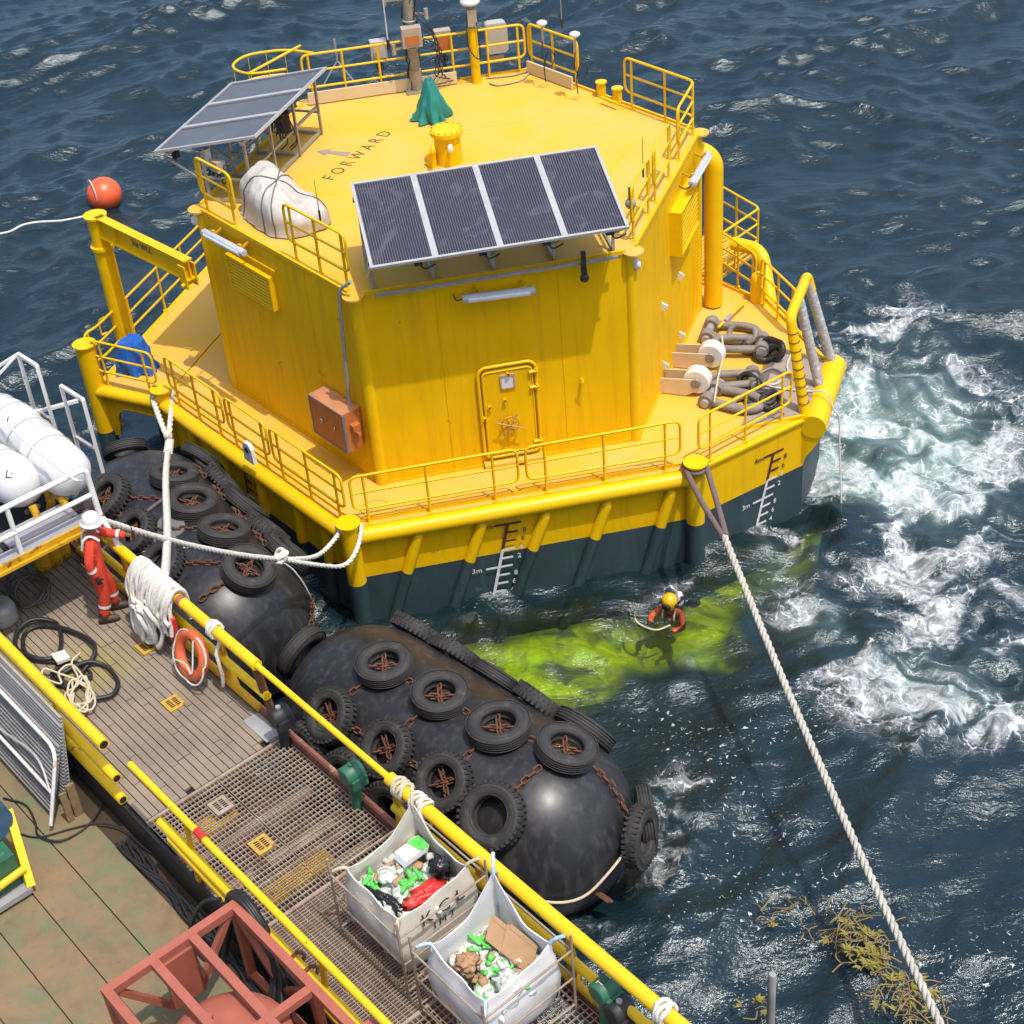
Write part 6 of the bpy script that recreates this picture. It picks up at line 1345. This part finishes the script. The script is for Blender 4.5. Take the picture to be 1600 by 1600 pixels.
class Fender:
    def __init__(s, a, b, rad, label):
        s.a, s.b, s.R = V(a), V(b), rad; s.d = (s.b - s.a).normalized(); s.L = (s.b - s.a).length
        s.root = thing('rubber_fender', s.a.lerp(s.b, .5), label, 'fender', 'floating fenders between ship and buoy')
        prof = []
        for k in range(14): t = PI / 2 * (1 - k / 13.); prof.append((rad * math.cos(t) if k else .06, -rad * .96 * math.sin(t)))
        prof += [(rad * 1.004, s.L * .33), (rad * 1.004, s.L * .67)]
        for k in range(14): t = PI / 2 * (k / 13.); prof.append((rad * math.cos(t) if k < 13 else .06, s.L + rad * .96 * math.sin(t)))
        mb = MB(); mb.lathe(s.a, prof, 64, s.d); mb.build('fender_body', M_fend, s.root)
    def hit(s, px, py, off=0.):
        v_ = ray(px, py); R_ = s.R + off; t = 8.; best = (1e9, t)
        for _ in range(60):
            p = CO + v_ * t; x = max(0, min(s.L, (p - s.a).dot(s.d))); c = s.a + s.d * x; dd = (p - c).length - R_
            if abs(dd) < best[0]: best = (abs(dd), t)
            if abs(dd) < 1e-4 or t > 60: break
            t += max(dd * .9, .002)
        p = CO + v_ * best[1]; x = max(0, min(s.L, (p - s.a).dot(s.d))); c = s.a + s.d * x; n = (p - c).normalized(); return c + n * R_, n
    def pol(s, x, ang, off=0.):
        u = s.d.cross(ZD).normalized()          # horizontal across, +u side
        if u.dot(TD) < 0: u = -u
        n = (ZD * math.cos(ang) + u * math.sin(ang)).normalized()
        if x < 0: th = -x / s.R; n = (n * math.cos(th) - s.d * math.sin(th)).normalized(); x = 0
        if x > s.L: th = (x - s.L) / s.R; n = (n * math.cos(th) + s.d * math.sin(th)).normalized(); x = s.L
        return s.a + s.d * x + n * (s.R + off), n
    def tyre(s, p, n, k, tilt=None, sc_=1.):
        z = (n + V((random.uniform(-.09, .09), random.uniform(-.09, .09), random.uniform(-.09, .09)))).normalized(); sc_ *= random.uniform(.93, 1.05); x = s.d - z * s.d.dot(z); x = x.normalized() if x.length > .05 else z.orthogonal().normalized(); a = random.uniform(0, 6); y = z.cross(x); x2 = x * math.cos(a) + y * math.sin(a)
        M4 = frame_m(p, x2 * sc_, z.cross(x2) * sc_, z * sc_); inst('tyre', TY[k], M4, s.root)
    def chain(s, pts): mb = MB(); chain_mb(mb, pts); mb.build('chain', M_rust, s.root)
    def hubchain(s, p, n):
        mb = MB(); u = s.d - n * s.d.dot(n); u.normalize(); w_ = n.cross(u); q = p - n * .02
        for a in (.7, 2.4): e_ = u * math.cos(a) + w_ * math.sin(a); chain_mb(mb, [q - e_ * .24, q - n * .03, q + e_ * .24], .095)
        mb.build('hub_chain', M_rust, s.root)
    def surf(s, p0, p1, n=7, off=.03):
        out = []
        for k in range(n):
            p = p0.lerp(p1, k / (n - 1)); x = max(0, min(s.L, (p - s.a).dot(s.d))); c = s.a + s.d * x; out.append(c + (p - c).normalized() * (s.R + off))
        return out
FN = Fender((-.99, -4.87, -1.2), (1.36, -8.12, -1.2), 1.5, 'near black rubber fender with a net of old tyres, in front of the waste bags')
FF = Fender((-4.6, 1.5, -1.2), (-3.25, -1.9, -1.2), 1.6, 'far black rubber fender with tyres and rusty chains, beside the person in red')
for i, (px, py, k, sc_) in enumerate(((600, 1038, 1, 1.), (687, 1085, 1, 1.), (779, 1134, 1, 1.), (885, 1168, 1, 1.02), (515, 1118, 0, 1.), (603, 1170, 0, .98), (692, 1222, 0, 1.), (768, 1275, 0, 1.04))):
    p, n = FN.hit(px, py, .13); FN.tyre(p, n, k, None, sc_)
    if i != 7: FN.hubchain(p, n)
p_ = [FN.hit(x, y, .1)[0] for x, y in ((600, 1038), (687, 1085), (779, 1134), (885, 1168), (515, 1118), (603, 1170), (692, 1222), (768, 1275))]
for a, b in ((0, 1), (1, 2), (2, 3), (4, 5), (5, 6), (6, 7), (0, 4), (1, 5), (2, 6), (3, 7)): FN.chain(FN.surf(p_[a].lerp(p_[b], .3), p_[a].lerp(p_[b], .7)) if (a, b) != (3, 7) else FN.surf(p_[3].lerp(p_[7], .35), p_[3].lerp(p_[7], .72)))
for x, k in ((-.15, 0), (.75, 0), (1.75, 1), (2.75, 0), (3.7, 1)):
    p, n = FN.pol(x, R(62), .13); FN.tyre(p, n, k); FN.hubchain(p, n)
for x, k in ((.2, 0), (1.2, 0), (2.3, 0)): p, n = FN.pol(x, R(-74), .13); FN.tyre(p, n, k)
for x, an, k in ((5.2, 92, 1), (5.75, 70, 0), (-1.75, -12, 1)): p, n = FN.pol(x, R(an), .13); FN.tyre(p, n, k)
FN.chain([FN.hit(x, y, .02)[0] for x, y in ((925, 1195), (955, 1225), (975, 1260), (985, 1300))])
mb = MB(); mb.tube(cr([FN.hit(x, y, .03)[0] for x, y in ((800, 1392), (860, 1410), (910, 1402), (950, 1365), (985, 1318), (1005, 1285))], 6), .024, 6); mb.build('girth_rope', M_cream, FN.root)
mb = MB(); q, n = FN.hit(940, 1400, .03); mb.box(q - n * .02, (.32, .22, .08), (FN.d, n.cross(FN.d).normalized(), n)); mb.build('rusty_flange', M_rust, FN.root)
for i, (px, py, k) in enumerate(((388, 888, 1), (350, 828, 1), (300, 784, 1), (272, 742, 1), (208, 832, 0), (165, 778, 0), (250, 882, 0))):
    p, n = FF.hit(px, py, .13); FF.tyre(p, n, k, None, .95 if i < 4 else 1.)
    if i < 6: FF.hubchain(p, n)
q_ = [FF.hit(x, y, .1)[0] for x, y in ((388, 888), (350, 828), (300, 784), (272, 742), (208, 832), (165, 778), (250, 882))]
for a, b in ((0, 1), (1, 2), (2, 3), (0, 6), (1, 4), (2, 5), (4, 6), (5, 4)): FF.chain(FF.surf(q_[a].lerp(q_[b], .27), q_[a].lerp(q_[b], .75), 7))
FF.chain([FF.hit(x, y, .03)[0] for x, y in ((357, 905), (335, 920), (312, 938))]); FF.chain([FF.hit(x, y, .03)[0] for x, y in ((488, 930), (488, 965), (482, 1000), (470, 1025))])
for x, k in ((-.3, 1), (.7, 0), (1.7, 1), (2.6, 0), (3.5, 1)): p, n = FF.pol(x, R(58), .13); FF.tyre(p, n, k, None, .95)
for x, an in ((-1.3, 10),): p, n = FF.pol(x, R(an), .13); FF.tyre(p, n, 1, None, .95)
for k in range(4): p, n = FF.pol(.2 + .9 * k, R(42), .05); p2, n2 = FF.pol(.75 + .9 * k, R(42), .05); FF.chain([p, p2])
mb = MB(); mb.tube(cr([FF.hit(x, y, .035)[0] for x, y in ((150, 870), (205, 820), (265, 775), (320, 765))], 5), .035, 7); mb.build('slack_hose', M_ropeb, FF.root); mb = MB(); mb.tube(cr([FF.hit(x, y, .035)[0] for x, y in ((205, 865), (270, 857), (370, 856), (440, 878), (470, 905), (495, 950))], 6), .016, 6); mb.build('girth_rope', M_ropeg, FF.root)
for i, (px, py, rr) in enumerate(((268, 822, .3), (258, 842, .26))):
    p, n = FF.hit(px, py, -.01); mb = MB(); u = (FF.d - n * FF.d.dot(n)).normalized(); w_ = n.cross(u); mb.prism([p + u * (math.cos(2 * PI * k / 18) * rr * 1.2) + w_ * (math.sin(2 * PI * k / 18) * rr * .8) for k in range(18)], n * .02); mb.build('grey_patch', pm('pale_rubber_patch', (.16, .155, .15), .7), FF.root)
p, n = FF.hit(352, 800, .05)

# ------------------------------------------------------------------ ropes
def laid(mb, pts, r, pitch=None, strands=3, sub=6):
    path = pts; pitch = pitch or r * 7; fr_ = frames(path); acc = 0.; phs = []
    for i in range(len(path)):
        if i: acc += (path[i] - path[i - 1]).length
        phs.append(2 * PI * acc / pitch)
    for s_ in range(strands):
        mb.tube([path[i] + (fr_[i][1] * math.cos(phs[i] + 2 * PI * s_ / strands) + fr_[i][2] * math.sin(phs[i] + 2 * PI * s_ / strands)) * r * .52 for i in range(len(path))], r * .56, sub)
def resamp(pts, step):
    out = [pts[0].copy()]
    for i in range(len(pts) - 1):
        d = pts[i + 1] - pts[i]; n = max(1, int(d.length / step))
        for k in range(1, n + 1): out.append(pts[i] + d * (k / n))
    return out
def sagline(a, b, sag, n=30): return [a.lerp(b, k / n) - ZD * (sag * 4 * (k / n) * (1 - k / n)) for k in range(n + 1)]
# big mooring rope from the front right bollard to the ship
B2 = P[2] + V((0, -.08, .12)); J = atd(1132, 838, 28.9); E_ = atd(1475, 1612, 23.1)
mr = thing('mooring_rope', B2, 'thick grey mooring rope running from the front right bollard down to the bottom edge', 'rope')
mb = MB(); laid(mb, resamp(sagline(J, E_, .25), .045), .062); mb.build('laid_rope', M_ropeg, mr)
for sx, ex in ((-.2, -.03), (.2, .03)):
    mb = MB(); a = B2 + V((sx, -.05, 0)); mb.tube(cr([B2 + V((sx * .6, .22, .02)), B2 + V((sx * 1.05, .08, .03)), a, a.lerp(J, .5) + V((sx * .15, 0, -.03)), J + V((ex, 0, .0))], 7), .058, 8); mb.build('chafe_sleeve', M_ropeb, mr)
mb = MB(); mb.torus(B2 + ZD * .0, .2, .05, ZD, 22, 7); mb.build('bollard_eye', M_ropeb, mr)
# white rope from the left bollard to the bundle on the handrail
B0 = P[0] + V((0, -.03, .1)); wr = thing('white_mooring_rope', B0, 'white rope running from the left bollard down to the rope bundle on the handrail', 'rope')
endp = ST(4.85, RT_ + .1, 4.58); dst0 = (B0 - CO).length; dst1 = (endp - CO).length
J0 = atd(265, 690, dst0 * .94 + dst1 * .06)
pts = [J0.lerp(endp, k / 8.) + V((-.05 * math.sin(PI * k / 8.) - .03 * math.sin(2 * PI * k / 8.), 0, -.12 * math.sin(PI * k / 8.))) for k in range(9)]
mb = MB(); laid(mb, resamp(cr(pts, 6), .05), .062, .5); mb.build('laid_rope', M_ropew, wr)
for sx in (-.19, .19):
    mb = MB(); laid(mb, resamp(cr([B0 + V((sx * .6, .2, .02)), B0 + V((sx, .0, .02)), B0 + V((sx * 1.0, -.12, -.1)), J0 + V((sx * .25, 0, .25)), J0], 6), .05), .06, .45); mb.build('eye_leg', M_ropew, wr)
mb = MB()
for k in range(14): q = J0.lerp(pts[1], k / 14 * .9); mb.torus(q, .075, .02, (pts[1] - J0) + V((random.uniform(-.2, .2), random.uniform(-.2, .2), 0)), 12, 5)
mb.build('splice', M_ropew, wr, kind='stuff')
# pale rope from the front left bollard to the ship, with knot
B1 = P[1] + V((-.02, -.06, .1)); pr_ = thing('pale_mooring_rope', B1, 'pale rope knotted above the far fender, from the front left bollard to the ship', 'rope')
K = atd(436, 874, (B1 - CO).length * .93); Ee = atd(163, 814, 23.5)
mb = MB(); laid(mb, resamp(sagline(K, Ee, .12), .05), .05, .36); mb.build('laid_rope', M_ropew, pr_)
la_ = [B1 + V((-.22, .12, .02)), B1 + V((-.2, -.08, 0)), atd(505, 862, (B1 - CO).length * .98), atd(482, 872, (B1 - CO).length * .96), K]
lb_ = [B1 + V((.2, .1, .02)), B1 + V((.22, -.1, -.02)), atd(556, 862, (B1 - CO).length * .985), atd(538, 883, (B1 - CO).length * .98), atd(505, 884, (B1 - CO).length * .965), K]
for l_ in (la_, lb_): mb = MB(); laid(mb, resamp(cr(l_, 6), .05), .045, .32); mb.build('eye_leg', M_ropew, pr_)
mb = MB(); rb = random.Random(2)
for k in range(7): mb.torus(K + V((rb.uniform(-.05, .05),) * 3), rb.uniform(.07, .11), .035, V((rb.uniform(-1, 1), rb.uniform(-1, 1), rb.uniform(-1, 1))), 14, 6)
mb.build('knot', M_ropew, pr_, kind='stuff')
# thin line in the sea at the left, tied to the orange ball
bc = at(163, 303, WZ + .28); fb = thing('marker_float', bc, 'round orange marker float drifting on the sea behind the davit', 'float')
mb = MB(); mb.ball(bc, .50, 32, (1, 1, .97)); mb.build('sphere', M_ball, fb); mb = MB(); mb.torus(bc + V((-.3, -.1, .12)), .38, .018, V((1, .3, 0)), 24, 5); mb.build('sling', M_ropew, fb)
mb = MB(); mb.tube(cr([at(x, y, WZ + .22) for x, y in ((133, 338), (95, 345), (60, 347), (35, 352), (15, 362), (-15, 368))], 6), .035, 6); tag(mb.build('floating_line', M_ropew, None, origin=at(60, 347, WZ)), 'thin white line floating on the sea left of the davit', 'rope')
# grey pole at the ship side
c = at(1207, 1522, 2.6); mb = MB(); mb.tube([V((c.x, c.y, -3.5)), c - ZD * .02, c], [.05, .05, .04], 12); tag(mb.build('grey_pole', M_galv, None, origin=V((c.x, c.y, -3.5))), 'plain grey upright pole at the bottom edge of the picture', 'pole')

# ------------------------------------------------------------------ floating plants
def weed(px, py, rad, nst, nlf, seed, label):
    c = at(px, py, WZ + .12); root = thing('floating_plant', c, label, 'plant', 'floating plants'); rn_ = random.Random(seed); mb = MB()
    for k in range(nst):
        a = rn_.uniform(0, 6.28); q = c + V((rn_.gauss(0, rad), rn_.gauss(0, rad), rn_.uniform(.02, .12))); l_ = rn_.uniform(.15, .45); d = V((math.cos(a), math.sin(a), 0)); b_ = V((-d.y, d.x, 0)) * rn_.uniform(-.15, .15)
        mb.tube(cr([q, q + d * l_ * .5 + b_ + ZD * .05, q + d * l_], 4), rn_.uniform(.006, .015), 5)
    mb.build('stems', M_stem, root, kind='stuff'); mb = MB()
    for k in range(nlf):
        q = c + V((rn_.gauss(0, rad), rn_.gauss(0, rad), rn_.uniform(.05, .18))); a0 = rn_.uniform(0, 6.28)
        for j in range(rn_.randint(3, 6)):
            a = a0 + j * .6; d = V((math.cos(a), math.sin(a), rn_.uniform(-.1, .35))); n = V((-math.sin(a), math.cos(a), 0)); l_ = rn_.uniform(.08, .16); w_ = l_ * .17
            mb.add([q, q + d * l_ * .4 + n * w_ + ZD * .02, q + d * l_, q + d * l_ * .4 - n * w_ + ZD * .02, q + d * l_ * .4 + ZD * -.01], [(0, 1, 4), (1, 2, 4), (2, 3, 4), (3, 0, 4)], True)
    mb.build('leaves', M_weed, root, kind='stuff')
weed(1330, 1465, .21, 52, 12, 1, 'tangled clump of brown stems on the water left of the mooring rope'); weed(1362, 1505, .11, 14, 26, 2, 'bright yellow-green leaf clump floating beside the mooring rope')
weed(1402, 1552, .2, 34, 10, 3, 'long brown floating plant touching the mooring rope at the lower right'); weed(1245, 1430, .22, 9, 1, 4, 'sparse loose stems floating left of the brown clump'); weed(1184, 1582, .1, 4, 4, 5, 'small yellow leaf tuft floating beside the grey pole'); weed(1440, 1590, .16, 24, 6, 6, 'thin stem strands at the bottom edge under the mooring rope')
weed(1190, 1440, .08, 4, 0, 7, 'short pair of straws floating right of the near fender')

# ------------------------------------------------------------------ people
def skinned(name, joints, edges, radii, mats, pick, parent, sub=2, rootj=0):
    o0 = parent_world(parent); me = bpy.data.meshes.new(name); me.from_pydata([tuple(V(j) - o0) for j in joints], edges, [])
    ob = bpy.data.objects.new(name, me); col.objects.link(ob)
    md = ob.modifiers.new('skin', 'SKIN'); md.use_smooth_shade = True; md.branch_smoothing = .6
    sv = me.skin_vertices[0].data
    for i, r_ in enumerate(radii): sv[i].radius = (r_, r_) if isinstance(r_, (int, float)) else r_; sv[i].use_root = (i == rootj)
    m2 = ob.modifiers.new('sub', 'SUBSURF'); m2.levels = sub; m2.render_levels = sub
    dg = bpy.context.evaluated_depsgraph_get(); nm = bpy.data.meshes.new_from_object(ob.evaluated_get(dg)); bpy.data.objects.remove(ob)
    for m_ in mats: nm.materials.append(m_)
    for p in nm.polygons: p.use_smooth = True; p.material_index = pick(p.center + o0)
    o = bpy.data.objects.new(name, nm); col.objects.link(o); o.parent = parent; return o
def hand(mb, w_, d, side, pn, r=.0085, curl=.5, sc_=1.):
    # palm and five fingers; w_: wrist, d: pointing direction, side: thumb side, pn: palm normal
    d = d.normalized(); side = (side - d * side.dot(d)).normalized(); pn = d.cross(side).normalized() * (1 if d.cross(side).dot(pn) > 0 else -1)
    mb.tube([w_, w_ + d * .03, w_ + d * .06, w_ + d * .095], [.026, .034, .038, .03], 8)
    for k, l_ in enumerate((.072, .08, .074, .058)):
        b = w_ + d * .09 + side * (.028 - .019 * k); p1 = b + d * l_ * .45 + pn * l_ * curl * .15; p2 = p1 + (d * (1 - curl) + pn * curl).normalized() * l_ * .35; p3 = p2 + (d * (1 - curl * 1.7) + pn * curl * 1.5).normalized() * l_ * .3
        mb.tube([b - d * .015, b, p1, p2, p3], [r, r * 1.15, r * 1.1, r, r * .7], 6)
    b = w_ + d * .035 + side * .032; mb.tube([b - side * .01, b + side * .025 + d * .022, b + side * .035 + d * .05 + pn * .02], [r * 1.2, r * 1.2, r * .8], 6)
F0 = at(172, 962, FZ); F0.z = FZ
per = thing('person', F0, 'person in red coverall and white helmet standing at the handrail, back turned', 'person')
f_ = (TD * .85 + SD * .45).normalized(); l_ = ZD.cross(f_).normalized()
def bp(fw, lf, z): return F0 + f_ * fw + l_ * lf + ZD * z
J_ = {'pel': bp(0, 0, .93), 'wst': bp(.0, 0, 1.08), 'chs': bp(.04, 0, 1.32), 'nkb': bp(.06, 0, 1.46), 'nk': bp(.08, 0, 1.53), 'hd': bp(.10, 0, 1.62), 'ht': bp(.11, 0, 1.70),
      'shl': bp(.06, .17, 1.42), 'shr': bp(.03, -.17, 1.42), 'ell': bp(.28, .2, 1.28), 'wrl': bp(.50, .10, 1.27), 'elr': bp(-.05, -.27, 1.14), 'wrr': bp(.0, -.25, .90),
      'hpl': bp(0, .10, .86), 'hpr': bp(0, -.10, .86), 'knl': bp(.10, .13, .47), 'knr': bp(.02, -.11, .47), 'anl': bp(.10, .14, .09), 'anr': bp(-.06, -.12, .09)}
nm_ = list(J_); ix = {k: i for i, k in enumerate(nm_)}
rad = {'pel': (.175, .145), 'wst': (.175, .14), 'chs': (.195, .145), 'nkb': (.10, .09), 'nk': .058, 'hd': (.078, .088), 'ht': (.075, .08), 'shl': .09, 'shr': .09, 'ell': .068, 'wrl': .052, 'elr': .07, 'wrr': .052, 'hpl': .122, 'hpr': .122, 'knl': .092, 'knr': .092, 'anl': .08, 'anr': .08}
ed = [(ix[a], ix[b]) for a, b in (('pel', 'wst'), ('wst', 'chs'), ('chs', 'nkb'), ('nkb', 'nk'), ('nk', 'hd'), ('hd', 'ht'), ('chs', 'shl'), ('chs', 'shr'), ('shl', 'ell'), ('ell', 'wrl'), ('shr', 'elr'), ('elr', 'wrr'), ('pel', 'hpl'), ('pel', 'hpr'), ('hpl', 'knl'), ('hpr', 'knr'), ('knl', 'anl'), ('knr', 'anr'))]
skinned('body', [J_[k] for k in nm_], ed, [rad[k] for k in nm_], [M_red, M_skin], lambda c: 1 if c.z > FZ + 1.50 and (c - J_['hd']).length < .22 else 0, per)
mb = MB(); ear = J_['hd'] + ZD * .0
for sgn in (-1, 1): mb.ball(J_['hd'] + l_ * (.085 * sgn) - f_ * .01, .028, 8, (.7, .7, 1.2))
mb.ball(J_['hd'] + f_ * .095 - ZD * .01, .02, 8, (1, 1, 1.4)); mb.split('ear', M_skin, per)
mb = MB()
for sgn in (-1, 1): mb.ball(J_['hd'] + l_ * (.032 * sgn) + f_ * .083 + ZD * .012, .011, 8)
mb.split('eye', M_dark, per); mb = MB(); mb.tube([J_['hd'] + f_ * .085 - ZD * .05 + l_ * x for x in (-.025, 0, .025)], .006, 5); mb.build('mouth', M_skid, per)
hz = J_['ht'] + ZD * .01; mb = MB(); hp = [(.001, .115), (.05, .11), (.095, .085), (.122, .04), (.13, -.01), (.132, -.035), (.162, -.045), (.162, -.055), (.128, -.05)]; mb.lathe(hz, hp, 24, (ZD + f_ * .12).normalized())
mb.prism([hz + f_ * x + l_ * y + ZD * (-.05 - .01 * x) for x, y in ((.10, -.1), (.19, -.06), (.205, 0), (.19, .06), (.10, .1))], ZD * .008); hm = mb.build('helmet', M_grp, per)
mb = MB(); mb.tube([hz + f_ * x + ZD * z for x, z in ((-.1, .075), (-.05, .112), (0, .122), (.05, .115), (.1, .085))], .012, 6); mb.build('helmet_ridge', M_grp, hm)
mb = MB(); hand(mb, J_['wrl'], f_ - l_ * .2 - ZD * .05, ZD, -l_, curl=.6); mb.build('hand', M_skin, per)
mb = MB(); hand(mb, J_['wrr'], -ZD + f_ * .2, f_, l_, r=.0105, curl=.45); mb.build('glove', M_blackp, per)
mb = MB(); q = J_['wrl'] + f_ * .1 - l_ * .06; mb.box(q, (.035, .055, .14), (f_, l_, ZD)); mb.cyl(q + ZD * .07, q + ZD * .19, .008, 6); rd = mb.build('radio', M_black, None, origin=q); tag(rd, 'small black handheld radio held by the person in red', 'radio')
for kn, an in (('knl', 'anl'), ('knr', 'anr')):
    a = J_[an]; mb = MB(); mb.tube([a + ZD * .12, a + ZD * .02], [.068, .07], 12); mb.tube([a - f_ * .09 - ZD * .035, a - f_ * .06 - ZD * .03, a + f_ * .05 - ZD * .03, a + f_ * .15 - ZD * .045, a + f_ * .2 - ZD * .05], [.03, .055, .055, .05, .028], 10); bo = mb.build('boot', M_boot, per)
    mb = MB(); mb.prism([a - ZD * .09 + f_ * x + l_ * y for x, y in ((-.1, -.035), (-.06, -.05), (.1, -.052), (.19, -.035), (.21, 0), (.19, .035), (.1, .052), (-.06, .05), (-.1, .035))], ZD * .025); mb.build('sole', M_black, bo)
def band(a, b, t, r_, w_=.05):
    p = J_[a].lerp(J_[b], t); d = (J_[b] - J_[a]).normalized(); mb = MB(); mb.tube([p - d * w_ / 2, p + d * w_ / 2], r_, 16, caps=False); mb.build('reflective_band', M_refl, per)
band('knl', 'anl', .42, .092); band('knr', 'anr', .42, .092); band('elr', 'wrr', .35, .070); band('ell', 'wrl', .55, .066)
for sg in (-1, 1):
    mb = MB(); mb.tube(cr([bp(-.10, .1 * sg, 1.30), bp(-.055, .11 * sg, 1.45), bp(.05, .105 * sg, 1.505), bp(.15, .1 * sg, 1.40)], 4), .022, 6); mb.build('shoulder_tape', M_refl, per)
# diver
D0 = at(1050, 952, WZ) - ZD * .15; dvr = thing('person', D0, 'person in orange dive suit and yellow helmet surfacing beside the buoy hull', 'person')
df = (CO - D0); df.z = 0; df.normalize(); df = (df * .8 + XD * -.45).normalized(); dlf = ZD.cross(df)
def dp_(fw, lf, z): return D0 + df * fw + dlf * lf + ZD * z
DJ = [dp_(-.25, 0, -.45), dp_(-.12, 0, -.12), dp_(0, 0, .14), dp_(.05, 0, .25), dp_(.08, 0, .36), dp_(.10, 0, .46), dp_(.02, .2, .12), dp_(.22, .34, -.02), dp_(.46, .2, .02), dp_(.0, -.2, .12), dp_(.2, -.36, .0), dp_(.42, -.26, .06)]
skinned('body', DJ, [(0, 1), (1, 2), (2, 3), (3, 4), (4, 5), (2, 6), (6, 7), (7, 8), (2, 9), (9, 10), (10, 11)], [(.16, .13), (.17, .14), (.18, .14), .09, .10, .1, .085, .07, .055, .085, .07, .055], [pm('orange_dry_suit', (.52, .09, .02), .5, var=.3, scale=6, bump=.4, bscale=12), M_skin], lambda c: 1 if c.z > D0.z + .33 else 0, dvr)
hc = dp_(.10, 0, .43); mb = MB(); mb.lathe(hc, [(.001, .17), (.08, .155), (.135, .10), (.155, .02), (.15, -.07), (.13, -.13)], 22, (ZD + df * .25).normalized()); mb.build('helmet', pm('yellow_dive_helmet', (.82, .48, .01), .3), dvr)
mb = MB(); mb.tube([hc + df * .13 - ZD * .04, hc + df * .18 - ZD * .05], [.09, .08], 16); mb.build('faceplate', M_dark, dvr); mb = MB()
for sgn in (-1, 1): mb.cyl(hc + dlf * .14 * sgn - ZD * .02 + df * .04, hc + dlf * .19 * sgn - ZD * .02 + df * .06, .04, 10)
mb.tube(cr([hc + dlf * .17, hc + dlf * .22 - df * .15 + ZD * .05, hc + dlf * .1 - df * .3 - ZD * .1], 5), .022, 6); mb.build('helmet_fitting', M_black, dvr)
mb = MB(); mb.lathe(dp_(-.2, .03, -.2), [(.001, 0), (.09, 0), (.1, .04), (.1, .5), (.06, .58), (.001, .58)], 16, (ZD - df * .1).normalized()); mb.build('air_cylinder', M_grp, dvr)
mb = MB()
for sg in (-.12, .12): mb.tube(cr([dp_(-.12, sg, .2), dp_(.03, sg, .29), dp_(.17, sg, .15), dp_(.16, sg, -.1)], 5), .022, 6)
mb.split('harness_strap', M_cream, dvr)
for a, sd_ in ((DJ[8], -1), (DJ[11], 1)): mb = MB(); hand(mb, a, df + ZD * -.1, dlf * sd_, -ZD, .011, .4); mb.build('glove', M_blackp, dvr)
mb = MB(); mb.tube(cr([dp_(.3, .1, .02), dp_(.55, -.1, .03), dp_(.5, -.5, .03), dp_(.2, -.7, .0)], 6), .02, 6); mb.build('umbilical', M_cream, dvr)
